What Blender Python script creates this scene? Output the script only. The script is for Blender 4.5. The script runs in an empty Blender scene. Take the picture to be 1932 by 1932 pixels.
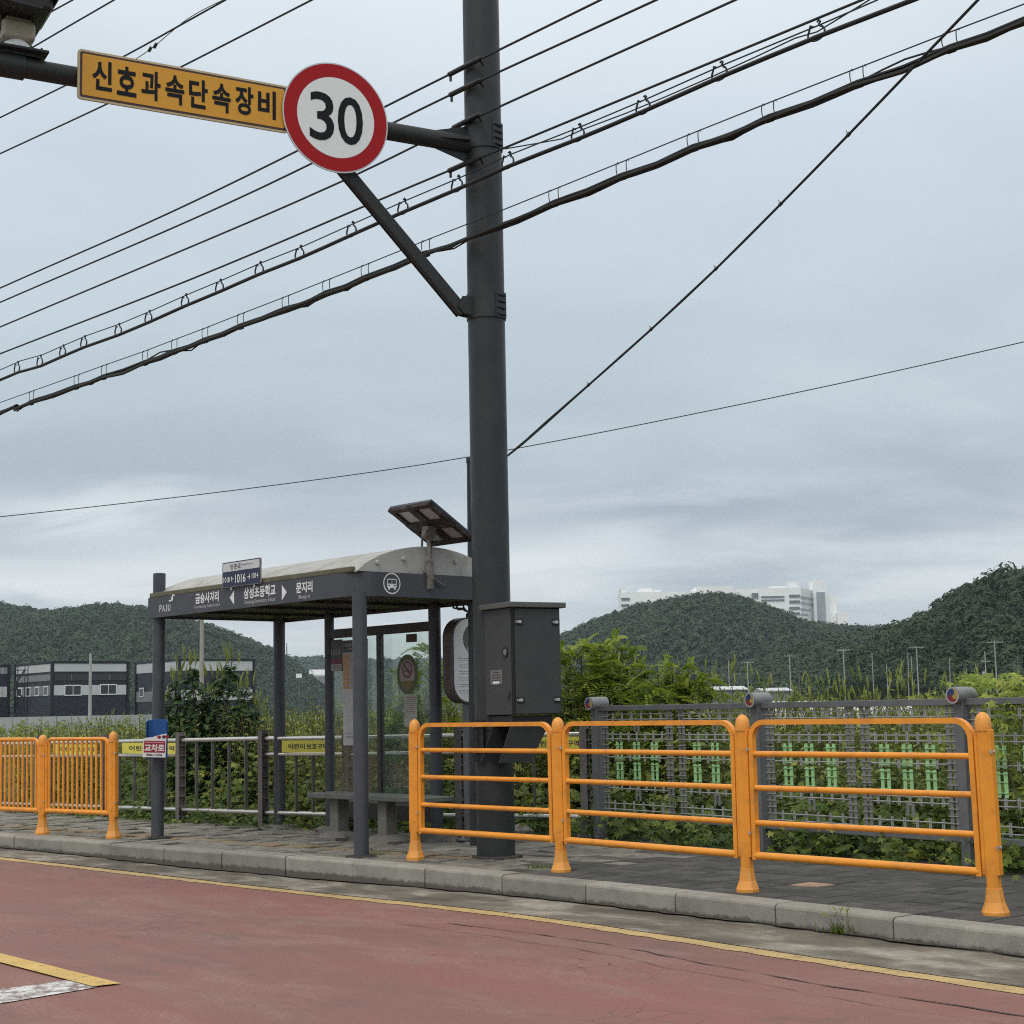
import bpy, bmesh, math, random
import numpy as np
from mathutils import Vector, Matrix

random.seed(7)
rng = np.random.default_rng(11)
SC = bpy.context.scene
COL = SC.collection
V = Vector

# ------------------------------------------------------------------ camera
EYE = V((0.0, 0.0, 1.27))
F, YH, ROLL = 3000.0, 1337.0, 0.0198          # focal length in units of a 1932 wide picture
TH = math.atan((YH - 966) / F)
FW = V((0, math.cos(TH), math.sin(TH)))
UP0 = V((0, -math.sin(TH), math.cos(TH)))
XR = V((1, 0, 0))
CU = math.cos(ROLL) * XR - math.sin(ROLL) * UP0
CV = math.sin(ROLL) * XR + math.cos(ROLL) * UP0
camd = bpy.data.cameras.new("camera")
camo = bpy.data.objects.new("camera", camd)
COL.objects.link(camo)
camd.sensor_width = 36.0
camd.lens = 36.0 * F / 1932.0
camd.clip_start = 0.1
camd.clip_end = 12000
camo.matrix_world = Matrix(((CU.x, CV.x, -FW.x, EYE.x), (CU.y, CV.y, -FW.y, EYE.y), (CU.z, CV.z, -FW.z, EYE.z), (0, 0, 0, 1)))
SC.camera = camo

# ------------------------------------------------------------------ sky and sun
SUN_EL, SUN_AZ = math.radians(58), math.radians(205)
W = bpy.data.worlds.new("World")
SC.world = W
W.use_nodes = True
nt = W.node_tree
nt.nodes.clear()


def NN(t, typ, **kw):
    n = t.nodes.new(typ)
    for k, v in kw.items():
        setattr(n, k, v)
    return n


def math_node(t, op, a, b=None, c=None):
    n = NN(t, 'ShaderNodeMath', operation=op)
    for i, x in enumerate((a, b, c)):
        if x is None:
            continue
        if isinstance(x, (int, float)):
            n.inputs[i].default_value = x
        else:
            t.links.new(x, n.inputs[i])
    return n.outputs[0]


def ramp(t, fac, stops, interp='LINEAR'):
    n = NN(t, 'ShaderNodeValToRGB')
    n.color_ramp.interpolation = interp
    e = n.color_ramp.elements
    while len(e) > len(stops):
        e.remove(e[-1])
    while len(e) < len(stops):
        e.new(0.5)
    for el, (p, c) in zip(e, stops):
        el.position = p
        el.color = (c[0], c[1], c[2], 1) if not isinstance(c, (int, float)) else (c, c, c, 1)
    if fac is not None:
        t.links.new(fac, n.inputs[0])
    return n.outputs[0]


def mixc(t, fac, a, b, mode='MIX'):
    n = NN(t, 'ShaderNodeMix', data_type='RGBA', blend_type=mode)
    for i, x in ((0, fac), (6, a), (7, b)):
        if isinstance(x, (int, float)):
            n.inputs[i].default_value = x if i == 0 else (x, x, x, 1)
        elif isinstance(x, (tuple, list)):
            n.inputs[i].default_value = (x[0], x[1], x[2], 1)
        else:
            t.links.new(x, n.inputs[i])
    return n.outputs[2]


def build_world():
    t = nt
    L = t.links.new
    out = NN(t, 'ShaderNodeOutputWorld')
    bg = NN(t, 'ShaderNodeBackground')
    bg.inputs[1].default_value = 0.1
    sky = NN(t, 'ShaderNodeTexSky', sky_type='NISHITA')
    sky.sun_disc = False
    sky.sun_elevation = SUN_EL
    sky.sun_rotation = SUN_AZ
    sky.air_density = 1.0
    sky.dust_density = 2.0
    tc = NN(t, 'ShaderNodeTexCoord')
    sep = NN(t, 'ShaderNodeSeparateXYZ')
    L(tc.outputs['Generated'], sep.inputs[0])
    z = math_node(t, 'MAXIMUM', sep.outputs[2], 0.0)
    # flat cloud deck seen in perspective
    inv = math_node(t, 'DIVIDE', 1.0, math_node(t, 'ADD', z, 0.17))
    cx = math_node(t, 'MULTIPLY', sep.outputs[0], inv)
    cy = math_node(t, 'MULTIPLY', sep.outputs[1], inv)
    comb = NN(t, 'ShaderNodeCombineXYZ')
    L(cx, comb.inputs[0])
    L(cy, comb.inputs[1])

    def noise(scale, detail, rough, dist, off, sx=1.0, sy=1.0):
        mp = NN(t, 'ShaderNodeMapping')
        mp.inputs['Location'].default_value = off
        mp.inputs['Scale'].default_value = (sx, sy, 1)
        L(comb.outputs[0], mp.inputs[0])
        n = NN(t, 'ShaderNodeTexNoise')
        n.inputs['Scale'].default_value = scale
        n.inputs['Detail'].default_value = detail
        n.inputs['Roughness'].default_value = rough
        n.inputs['Distortion'].default_value = dist
        L(mp.outputs[0], n.inputs['Vector'])
        return n.outputs[0]
    n1 = noise(0.85, 5, 0.50, 0.4, (3.1, 1.4, 0), 0.75, 1.0)
    n2 = noise(2.3, 6, 0.55, 0.5, (7.7, 2.2, 0), 0.8, 1.0)
    f = math_node(t, 'ADD', math_node(t, 'MULTIPLY', n1, 0.66), math_node(t, 'MULTIPLY', n2, 0.34))
    # the larger cloud banks of this sky: bearing, height, width, depth, weight
    bear = math_node(t, 'DIVIDE', sep.outputs[0], math_node(t, 'MAXIMUM', sep.outputs[1], 0.05))
    wob = math_node(t, 'MULTIPLY', math_node(t, 'SUBTRACT', n2, 0.5), 0.09)
    zw = math_node(t, 'ADD', sep.outputs[2], wob)
    bw = math_node(t, 'ADD', bear, math_node(t, 'MULTIPLY', math_node(t, 'SUBTRACT', n1, 0.5), 0.5))
    for (b0, z0, sb, sz, am) in ((-.24, .158, .16, .014, -.15), (-.31, .128, .07, .012, .20), (-.22, .088, .16, .018, .11), (.08, .118, .07, .012, -.13), (.05, .085, .07, .020, .18), (.22, .135, .14, .035, -.05), (-.05, .23, .3, .04, -.04), (-.2, .40, .3, .06, .08), (.19, .072, .11, .030, -.17), (-.30, .075, .10, .012, .10)):
        e = math_node(t, 'ADD', math_node(t, 'POWER', math_node(t, 'ABSOLUTE', math_node(t, 'DIVIDE', math_node(t, 'SUBTRACT', bw, b0), sb)), 2.0), math_node(t, 'POWER', math_node(t, 'ABSOLUTE', math_node(t, 'DIVIDE', math_node(t, 'SUBTRACT', zw, z0), sz)), 2.0))
        gsn = math_node(t, 'EXPONENT', math_node(t, 'MULTIPLY', e, -1.0))
        gsn = math_node(t, 'MULTIPLY', gsn, math_node(t, 'GREATER_THAN', sep.outputs[1], 0.0))
        f = math_node(t, 'ADD', f, math_node(t, 'MULTIPLY', gsn, am))
    f = ramp(t, f, [(0.33, 0.0), (0.45, 0.32), (0.55, 0.64), (0.70, 1.0)], 'B_SPLINE')
    dark = ramp(t, z, [(0.0, (.60, .67, .70)), (0.06, (.40, .465, .535)), (0.13, (.41, .48, .56)), (0.2, (.51, .605, .66)), (0.34, (.60, .69, .765)), (0.6, (.95, .98, 1.0)), (1.0, (1.15, 1.15, 1.12))])
    lite = ramp(t, z, [(0.0, (.86, .90, .91)), (0.1, (.85, .90, .92)), (0.2, (.71, .80, .845)), (0.34, (.71, .80, .875)), (0.6, (1.25, 1.26, 1.26)), (1.0, (1.6, 1.58, 1.52))])
    cloud = mixc(t, f, dark, lite)
    c10 = mixc(t, 1.0, cloud, (10, 10, 10), 'MULTIPLY')
    both = mixc(t, 0.93, sky.outputs[0], c10)
    L(both, bg.inputs[0])
    L(bg.outputs[0], out.inputs[0])


build_world()
sl = bpy.data.lights.new("sun", 'SUN')
sl.energy = 1.3
sl.angle = math.radians(30)
sl.color = (1.0, 0.94, 0.84)
so = bpy.data.objects.new("sun", sl)
COL.objects.link(so)
sdir = V((math.sin(SUN_AZ) * math.cos(SUN_EL), math.cos(SUN_AZ) * math.cos(SUN_EL), math.sin(SUN_EL)))
so.rotation_euler = (-sdir).to_track_quat('-Z', 'Y').to_euler()
so.location = (0, -5, 30)
SC.view_settings.view_transform = 'Standard'
SC.view_settings.look = 'None'
SC.view_settings.exposure = 0.0
SC.view_settings.gamma = 1.0
SC.cycles.max_bounces = 8
SC.cycles.transparent_max_bounces = 12
SC.cycles.volume_bounces = 0
SC.cycles.use_denoising = False
SC.cycles.filter_width = 1.1


# ------------------------------------------------------------------ from picture to place
def ray(px, py):
    return FW + CU * ((px - 966) / F) - CV * ((py - 966) / F)


def g(px, py, z=0.0):
    d = ray(px, py)
    return EYE + d * ((z - EYE.z) / d.z)


def at(px, py, y):
    d = ray(px, py)
    return EYE + d * (y / d.y)


def onplane(px, py, p0, n):
    d = ray(px, py)
    return EYE + d * ((p0 - EYE).dot(n) / d.dot(n))


def xat(px, y, py=1337):
    return at(px, py, y).x


# ------------------------------------------------------------------ materials
MATS = {}


def M(name, col, rough=0.5, metal=0.0, var=0.12, scale=6.0, bump=0.0, bscale=60.0, stain=None, stain_amt=0.5, stain_scale=2.0, spec=0.5, alpha=None):
    m = bpy.data.materials.new(name)
    m.use_nodes = True
    t = m.node_tree
    b = t.nodes['Principled BSDF']
    L = t.links.new
    tc = NN(t, 'ShaderNodeTexCoord')
    n = NN(t, 'ShaderNodeTexNoise')
    n.inputs['Scale'].default_value = scale
    n.inputs['Detail'].default_value = 6
    L(tc.outputs['Object'], n.inputs['Vector'])
    lo = tuple(c * (1 - var) for c in col)
    hi = tuple(min(1, c * (1 + var)) for c in col)
    c = ramp(t, n.outputs[0], [(0.3, lo), (0.7, hi)])
    if stain:
        n2 = NN(t, 'ShaderNodeTexNoise')
        n2.inputs['Scale'].default_value = stain_scale
        n2.inputs['Detail'].default_value = 8
        n2.inputs['Roughness'].default_value = 0.65
        mp = NN(t, 'ShaderNodeMapping')
        mp.inputs['Location'].default_value = (4.2, 1.7, 9.1)
        L(tc.outputs['Object'], mp.inputs[0])
        L(mp.outputs[0], n2.inputs['Vector'])
        f = ramp(t, n2.outputs[0], [(0.5, 0.0), (0.68, stain_amt)])
        c = mixc(t, f, c, stain)
    L(c, b.inputs['Base Color'])
    b.inputs['Roughness'].default_value = rough
    b.inputs['Metallic'].default_value = metal
    b.inputs['Specular IOR Level'].default_value = spec
    if alpha is not None:
        b.inputs['Alpha'].default_value = alpha
    rr = ramp(t, n.outputs[0], [(0.3, max(0.02, rough - 0.08)), (0.7, min(1, rough + 0.08))])
    L(rr, b.inputs['Roughness'])
    if bump:
        n3 = NN(t, 'ShaderNodeTexNoise')
        n3.inputs['Scale'].default_value = bscale
        n3.inputs['Detail'].default_value = 4
        L(tc.outputs['Object'], n3.inputs['Vector'])
        bp = NN(t, 'ShaderNodeBump')
        bp.inputs['Strength'].default_value = bump
        bp.inputs['Distance'].default_value = 0.01
        L(n3.outputs[0], bp.inputs['Height'])
        L(bp.outputs[0], b.inputs['Normal'])
    MATS[name] = m
    return m


def leafmat(name, stops, rough=0.5, trans=0.25, tcol=(.16, .24, .03)):
    m = bpy.data.materials.new(name)
    m.use_nodes = True
    t = m.node_tree
    b = t.nodes['Principled BSDF']
    L = t.links.new
    a = NN(t, 'ShaderNodeAttribute', attribute_name='tint')
    c = ramp(t, a.outputs['Fac'], stops)
    tc = NN(t, 'ShaderNodeTexCoord')
    n = NN(t, 'ShaderNodeTexNoise')
    n.inputs['Scale'].default_value = 9
    L(tc.outputs['Object'], n.inputs['Vector'])
    v = ramp(t, n.outputs[0], [(0.3, 0.75), (0.7, 1.25)])
    c = mixc(t, 1.0, c, v, 'MULTIPLY')
    L(c, b.inputs['Base Color'])
    b.inputs['Roughness'].default_value = rough
    b.inputs['Specular IOR Level'].default_value = 0.35
    out = t.nodes['Material Output']
    if trans > 0:
        tr = NN(t, 'ShaderNodeBsdfTranslucent')
        tc2 = mixc(t, 0.5, c, tcol)
        L(tc2, tr.inputs[0])
        mx = NN(t, 'ShaderNodeMixShader')
        mx.inputs[0].default_value = trans
        L(b.outputs[0], mx.inputs[1])
        L(tr.outputs[0], mx.inputs[2])
        L(mx.outputs[0], out.inputs[0])
    MATS[name] = m
    return m


pole_paint = M('pole_paint', (.031, .035, .038), .45, 0, .12, 3, .03, 90, stain=(.10, .105, .11), stain_amt=.13, stain_scale=3.2, spec=.3)
arm_paint = M('arm_paint', (.027, .030, .032), .5, 0, .1, 3, .03, 90, spec=.3)
cab_paint = M('cabinet_paint', (.043, .048, .051), .5, 0, .08, 5, .05, 200, stain=(.072, .074, .072), stain_amt=.22, stain_scale=4, spec=.35)
shelter_paint = M('shelter_paint', (.058, .065, .079), .45, 0, .08, 5, .02, 120, stain=(.10, .10, .10), stain_amt=.25, stain_scale=6, spec=.35)
dark_frame = M('dark_frame', (.030, .028, .029), .5, 0, .15, 5)
black_rubber = M('black_rubber', (.012, .012, .014), .5, 0, .1, 20)
cable_black = M('cable_black', (.010, .011, .013), .55, 0, .1, 3)
wire_grey = M('wire_grey', (.05, .055, .06), .45, .4, .1, 3)
orange = M('orange_paint', (.79, .30, .026), .42, 0, .07, 7, .04, 160, stain=(.42, .17, .045), stain_amt=.55, stain_scale=8)
orange_cast = M('orange_plastic', (.74, .31, .05), .45, 0, .07, 9, .05, 120, stain=(.55, .24, .07), stain_amt=.6, stain_scale=14)
steel = M('stainless_steel', (.62, .61, .58), .28, .9, .08, 9)
rail_grey = M('rail_post_paint', (.155, .140, .135), .55, .1, .15, 9, .08, 80, stain=(.09, .075, .065), stain_amt=.6, stain_scale=7)
rail_bar = M('rail_bar_paint', (.12, .115, .105), .5, .2, .15, 9)
fence_grey = M('fence_grey', (.15, .155, .165), .5, .2, .1, 7, .05, 80, stain=(.09, .09, .09), stain_amt=.5, stain_scale=6)
mesh_grey = M('mesh_grey', (.20, .205, .205), .5, .2, .15, 9)
mesh_green = M('mesh_green', (.33, .58, .27), .5, 0, .12, 9)
wire_steel = M('mesh_wire', (.34, .345, .335), .5, .2, .1, 9)
white_paint = M('white_paint', (.78, .79, .79), .45, 0, .04, 8)
sign_white = M('sign_sheeting', (.72, .74, .75), .35, 0, .03, 40)
sign_red = M('sign_red', (.34, .006, .010), .4, 0, .04, 20, spec=.2)
sign_black = M('sign_black', (.009, .010, .013), .5, 0, .05, 20, spec=.15)
sign_amber = M('sign_amber', (.61, .29, .010), .38, 0, .04, 20)
alum = M('aluminium', (.5, .5, .5), .4, .8, .08, 20)
navy = M('navy', (.012, .016, .055), .4, 0, .05, 20)
beige = M('beige_plastic', (.36, .33, .27), .5, 0, .08, 12)
grey_plastic = M('grey_plastic', (.42, .43, .44), .4, 0, .05, 12)
roof_white = M('roof_sheet', (.37, .365, .34), .55, 0, .12, 3, .03, 40, stain=(.17, .165, .12), stain_amt=.65, stain_scale=4)
roof_dirty = M('roof_edge', (.12, .115, .075), .7, 0, .25, 9, .06, 50, stain=(.07, .075, .04), stain_amt=.7, stain_scale=7)
rust = M('rusty_steel', (.030, .019, .015), .75, .1, .4, 14, .1, 60, stain=(.15, .14, .13), stain_amt=.6, stain_scale=9)
old_white = M('chipped_white_paint', (.20, .19, .175), .65, 0, .2, 12, .05, 60, stain=(.05, .024, .014), stain_amt=.95, stain_scale=13)
solar_back = M('solar_backing', (.42, .42, .43), .5, 0, .06, 10)
concrete = M('concrete', (.26, .25, .235), .85, 0, .15, 8, .2, 60, stain=(.12, .115, .10), stain_amt=.6, stain_scale=4)
bench_stone = M('bench_concrete', (.155, .145, .13), .8, 0, .15, 14, .2, 90, stain=(.10, .10, .085), stain_amt=.7, stain_scale=6)
bench_top = M('bench_top', (.115, .12, .112), .65, 0, .15, 10, .1, 60, stain=(.07, .075, .06), stain_amt=.6, stain_scale=5)
blue_plastic = M('blue_plastic', (.008, .075, .27), .32, 0, .08, 12)
paper = M('paper', (.72, .71, .70), .7, 0, .03, 12)
paper_red = M('paper_red', (.30, .012, .035), .6, 0, .05, 12)
paper_grey = M('paper_grey', (.38, .37, .35), .7, 0, .1, 16)
ink = M('ink', (.03, .03, .04), .6, 0, .05, 12)
ink_grey = M('ink_grey', (.22, .22, .22), .6, 0, .1, 12)
yellow_sign = M('yellow_banner', (.66, .60, .09), .5, 0, .05, 9)
yellow_ink = M('yellow_ink', (.60, .50, .10), .5, 0, .05, 9)
orange_ink = M('orange_ink', (.48, .23, .06), .5, 0, .1, 9)
green_ink = M('green_ink', (.060, .085, .028), .5, 0, .1, 9)
red_ink = M('red_ink', (.15, .012, .024), .5, 0, .05, 9)
emblem_red = M('emblem_red', (.20, .015, .02), .4)
emblem_blue = M('emblem_blue', (.015, .04, .16), .4)
emblem_yellow = M('emblem_yellow', (.36, .27, .07), .4)
timber_pole = M('concrete_pole', (.33, .31, .27), .85, 0, .12, 2)
pole_far = M('pale_pole', (.36, .365, .36), .7, 0, .1, 2)
factory_dark = M('factory_dark', (.014, .018, .032), .5, 0, .08, .6)
factory_pale = M('factory_pale', (.50, .51, .53), .55, 0, .05, .5)
factory_grey = M('factory_grey', (.20, .20, .22), .55, 0, .08, .5)
factory_white = M('factory_white', (.75, .76, .77), .5, 0, .05, .05)
win_dark = M('window_glass', (.03, .035, .045), .15, 0, .1, .5)
plastic_sheet = M('plastic_film', (.52, .54, .54), .4, 0, .08, .6)
stem_mat = M('stem', (.09, .085, .035), .7, 0, .25, 20)
stem_dark = M('woody_stem', (.06, .05, .035), .8, 0, .25, 20)
soil = M('soil', (.075, .062, .045), .95, 0, .3, 5, .3, 40)

leaf_weed = leafmat('weed_leaf', [(0, (.034, .068, .015)), (.35, (.078, .130, .022)), (.7, (.175, .225, .034)), (1, (.32, .32, .07))], .5, .32)
leaf_dark = leafmat('dark_leaf', [(0, (.017, .040, .014)), (.6, (.038, .078, .022)), (1, (.08, .125, .034))], .42, .2)
leaf_bright = leafmat('bright_leaf', [(0, (.095, .165, .022)), (.5, (.20, .28, .035)), (1, (.36, .40, .07))], .48, .38, (.30, .40, .05))
leaf_hill = leafmat('hill_leaf', [(0, (.012, .027, .010)), (.55, (.027, .052, .017)), (1, (.060, .088, .027))], .65, .1)
spike_mat = leafmat('seed_spike', [(0, (.21, .28, .065)), (1, (.44, .46, .16))], .7, .35)


def glassmat():
    m = bpy.data.materials.new('dusty_glass')
    m.use_nodes = True
    t = m.node_tree
    L = t.links.new
    out = t.nodes['Material Output']
    b = t.nodes['Principled BSDF']
    b.inputs['Base Color'].default_value = (.35, .40, .37, 1)
    b.inputs['Roughness'].default_value = .6
    gl = NN(t, 'ShaderNodeBsdfGlossy')
    gl.inputs['Roughness'].default_value = .03
    tr = NN(t, 'ShaderNodeBsdfTransparent')
    tr.inputs[0].default_value = (.90, .95, .92, 1)
    tc = NN(t, 'ShaderNodeTexCoord')
    n = NN(t, 'ShaderNodeTexNoise')
    n.inputs['Scale'].default_value = 2.2
    n.inputs['Detail'].default_value = 9
    n.inputs['Roughness'].default_value = .7
    L(tc.outputs['Object'], n.inputs['Vector'])
    d = ramp(t, n.outputs[0], [(.3, .05), (.75, .13)])
    m1 = NN(t, 'ShaderNodeMixShader')
    L(d, m1.inputs[0])
    L(tr.outputs[0], m1.inputs[1])
    L(b.outputs[0], m1.inputs[2])
    m2 = NN(t, 'ShaderNodeMixShader')
    m2.inputs[0].default_value = .05
    L(m1.outputs[0], m2.inputs[1])
    L(gl.outputs[0], m2.inputs[2])
    L(m2.outputs[0], out.inputs[0])
    return m


glass = glassmat()


# ------------------------------------------------------------------ mesh building
class MB:
    def __init__(s):
        s.v, s.f, s.m, s.s = [], [], [], []

    def add(s, vs, fs, mi=0, smooth=False, T=None):
        o = len(s.v)
        for p in vs:
            p = V(p)
            s.v.append(T @ p if T is not None else p)
        for f in fs:
            s.f.append([o + i for i in f])
            s.m.append(mi)
            s.s.append(smooth)
        return s

    def box(s, c, size, R=None, mi=0, bev=0.0, seg=2):
        bm = bmesh.new()
        bmesh.ops.create_cube(bm, size=1.0)
        bmesh.ops.scale(bm, vec=size, verts=bm.verts)
        if bev > 0:
            bmesh.ops.bevel(bm, geom=list(bm.edges), offset=bev, segments=seg, profile=0.5, affect='EDGES')
        T = Matrix.Translation(V(c)) @ (R.to_4x4() if R is not None else Matrix.Identity(4))
        bm.verts.index_update()
        s.add([v.co.copy() for v in bm.verts], [[v.index for v in f.verts] for f in bm.faces], mi, False, T)
        bm.free()
        return s

    def bar(s, p0, p1, w, h, up=V((0, 0, 1)), mi=0, bev=0.0):
        p0, p1 = V(p0), V(p1)
        x = (p1 - p0)
        ln = x.length
        x = x / ln
        y = up.cross(x)
        if y.length < 1e-4:
            y = V((0, 1, 0)).cross(x)
        y.normalize()
        z = x.cross(y)
        R = Matrix((x, y, z)).transposed()
        return s.box((p0 + p1) / 2, (ln, w, h), R, mi, bev)

    def tube(s, pts, r, n=8, mi=0, caps=True, smooth=True, rot=0.0):
        pts = [V(p) for p in pts]
        k = len(pts)
        rs = r if isinstance(r, (list, tuple)) else [r] * k
        ring, o = [], len(s.v)
        prev = None
        for i in range(k):
            d = (pts[min(i + 1, k - 1)] - pts[max(i - 1, 0)])
            d = d.normalized() if d.length > 1e-9 else V((0, 0, 1))
            if prev is None:
                a = V((0, 0, 1)) if abs(d.z) < .9 else V((1, 0, 0))
                x = (a - d * a.dot(d)).normalized()
            else:
                x = prev - d * prev.dot(d)
                x = x.normalized() if x.length > 1e-6 else V((1, 0, 0))
            prev = x
            y = d.cross(x)
            for j in range(n):
                an = 2 * math.pi * j / n + rot
                s.v.append(pts[i] + (x * math.cos(an) + y * math.sin(an)) * rs[i])
        for i in range(k - 1):
            for j in range(n):
                a, b = o + i * n + j, o + i * n + (j + 1) % n
                s.f.append([a, b, b + n, a + n])
                s.m.append(mi)
                s.s.append(smooth)
        if caps:
            s.f.append([o + j for j in range(n)][::-1])
            s.m.append(mi)
            s.s.append(False)
            s.f.append([o + (k - 1) * n + j for j in range(n)])
            s.m.append(mi)
            s.s.append(False)
        return s

    def cyl(s, p0, p1, r, r1=None, n=16, mi=0, smooth=True, rot=0.0):
        return s.tube([p0, p1], [r, r if r1 is None else r1], n, mi, True, smooth, rot)

    def prism(s, poly, d0, d1, T, mi=0, smooth=False):
        # poly: list of (x, y) in the frame T, extruded along its z from d0 to d1
        n = len(poly)
        vs = [T @ V((x, y, d0)) for x, y in poly] + [T @ V((x, y, d1)) for x, y in poly]
        fs = [list(range(n))[::-1], list(range(n, 2 * n))] + [[i, (i + 1) % n, n + (i + 1) % n, n + i] for i in range(n)]
        o = len(s.v)
        s.v += vs
        for i, f in enumerate(fs):
            s.f.append([o + q for q in f])
            s.m.append(mi)
            s.s.append(smooth and i > 1)
        return s

    def lathe(s, prof, c=(0, 0, 0), n=16, mi=0, smooth=True, R=None, rot=0.0):
        c = V(c)
        o = len(s.v)
        for r, z in prof:
            for j in range(n):
                a = 2 * math.pi * j / n + rot
                p = V((r * math.cos(a), r * math.sin(a), z))
                s.v.append(c + (R @ p if R is not None else p))
        for i in range(len(prof) - 1):
            for j in range(n):
                a, b = o + i * n + j, o + i * n + (j + 1) % n
                s.f.append([a, b, b + n, a + n])
                s.m.append(mi)
                s.s.append(smooth)
        for idx, rev in ((0, True), (len(prof) - 1, False)):
            if prof[idx][0] > 1e-4:
                q = [o + idx * n + j for j in range(n)]
                s.f.append(q[::-1] if rev else q)
                s.m.append(mi)
                s.s.append(False)
        return s

    def build(s, name, mats, parent=None, world=False, origin=None, recalc=True):
        if not isinstance(mats, (list, tuple)):
            mats = [mats]
        vs = s.v
        loc = V((0, 0, 0))
        if parent is not None:
            if world:
                Ti = ROOT[parent.name].inverted()
                vs = [Ti @ p for p in vs]
            else:
                pass
        else:
            if origin is None:
                zs = min(p.z for p in vs)
                origin = V((sum(p.x for p in vs) / len(vs), sum(p.y for p in vs) / len(vs), zs))
            loc = V(origin)
            vs = [p - loc for p in vs]
        me = bpy.data.meshes.new(name)
        me.from_pydata([tuple(p) for p in vs], [], s.f)
        me.polygons.foreach_set('material_index', s.m)
        me.polygons.foreach_set('use_smooth', s.s)
        for m in mats:
            me.materials.append(m)
        if recalc:
            bm = bmesh.new()
            bm.from_mesh(me)
            bmesh.ops.recalc_face_normals(bm, faces=bm.faces)
            bm.to_mesh(me)
            bm.free()
        if any(s.s):
            me.set_sharp_from_angle(angle=math.radians(40))
        me.update()
        o = bpy.data.objects.new(name, me)
        COL.objects.link(o)
        o.location = loc
        if parent is not None:
            o.parent = parent
        ROOT[o.name] = ROOT[parent.name].copy() if parent is not None else Matrix.Translation(loc)
        return o


ROOT = {}


def tag(o, label=None, cat=None, group=None, kind=None):
    if label:
        o['label'] = label
    if cat:
        o['category'] = cat
    if group:
        o['group'] = group
    if kind:
        o['kind'] = kind
    return o


def thing(name, label, cat, T, group=None):
    if isinstance(T, Vector):
        T = Matrix.Translation(T)
    o = bpy.data.objects.new(name, None)
    o.empty_display_size = 0.2
    COL.objects.link(o)
    o.matrix_world = T
    ROOT[o.name] = T.copy()
    return tag(o, label, cat, group)


def frame(o, ex, ey, ez):
    return Matrix(((ex.x, ey.x, ez.x, o.x), (ex.y, ey.y, ez.y, o.y), (ex.z, ey.z, ez.z, o.z), (0, 0, 0, 1)))


def copy_part(src, parent, loc=None, T=None):
    o = src.copy()
    COL.objects.link(o)
    o.parent = parent
    if T is not None:
        o.matrix_local = T
    elif loc is not None:
        o.location = loc
    ROOT[o.name] = ROOT[parent.name]
    return o


def npmesh(name, verts, tris, tint, mats, parent=None, mat_idx=None, smooth=False, loc=None, origin=None):
    me = bpy.data.meshes.new(name)
    verts = np.asarray(verts, np.float32)
    if origin is not None:
        verts = verts - np.asarray(origin, np.float32)
    k = tris.shape[1]
    me.vertices.add(len(verts))
    me.vertices.foreach_set('co', verts.ravel())
    me.loops.add(tris.size)
    me.loops.foreach_set('vertex_index', tris.astype(np.int32).ravel())
    me.polygons.add(len(tris))
    me.polygons.foreach_set('loop_start', np.arange(0, tris.size, k, dtype=np.int32))
    me.polygons.foreach_set('loop_total', np.full(len(tris), k, np.int32))
    if mat_idx is not None:
        me.polygons.foreach_set('material_index', mat_idx.astype(np.int32))
    if smooth:
        me.polygons.foreach_set('use_smooth', np.ones(len(tris), bool))
    if tint is not None:
        a = me.attributes.new('tint', 'FLOAT', 'POINT')
        a.data.foreach_set('value', np.asarray(tint, np.float32))
    for m in (mats if isinstance(mats, (list, tuple)) else [mats]):
        me.materials.append(m)
    me.update(calc_edges=True)
    me.validate()
    o = bpy.data.objects.new(name, me)
    COL.objects.link(o)
    if origin is not None and parent is None:
        o.location = origin
    if parent is not None:
        o.parent = parent
    return o


# lettering -----------------------------------------------------------------
_TX = {}


def glyphs(body, bold=0.0):
    key = (body, bold)
    if key not in _TX:
        cu = bpy.data.curves.new('lettering_curve', 'FONT')
        cu.body = body
        cu.size = 1.0
        cu.resolution_u = 4
        cu.offset = bold
        ob = bpy.data.objects.new('lettering_source', cu)
        COL.objects.link(ob)
        dg = bpy.context.evaluated_depsgraph_get()
        me = bpy.data.meshes.new_from_object(ob.evaluated_get(dg))
        vs = [v.co.copy() for v in me.vertices]
        fs = [list(p.vertices) for p in me.polygons]
        bpy.data.objects.remove(ob)
        bpy.data.curves.remove(cu)
        bpy.data.meshes.remove(me)
        xs, ys = [v.x for v in vs], [v.y for v in vs]
        _TX[key] = (vs, fs, min(xs), max(xs), min(ys), max(ys))
    return _TX[key]


def text(mb, body, T, cx, cy, w, h, mi=0, bold=0.0, lift=0.0):
    vs, fs, x0, x1, y0, y1 = glyphs(body, bold)
    sx, sy = w / (x1 - x0), h / (y1 - y0)
    mb.add([((v.x - (x0 + x1) / 2) * sx + cx, (v.y - (y0 + y1) / 2) * sy + cy, lift) for v in vs], fs, mi, False, T)


def rrect(w, h, r, n=5, cx=0.0, cy=0.0):
    out = []
    for qx, qy, a0 in ((1, 1, 0), (-1, 1, 90), (-1, -1, 180), (1, -1, 270)):
        for i in range(n + 1):
            a = math.radians(a0 + 90 * i / n)
            out.append((cx + qx * (w / 2 - r) + r * math.cos(a), cy + qy * (h / 2 - r) + r * math.sin(a)))
    return out


def ellipse(rx, ry, n=40, cx=0.0, cy=0.0):
    return [(cx + rx * math.cos(2 * math.pi * i / n), cy + ry * math.sin(2 * math.pi * i / n)) for i in range(n)]


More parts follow.
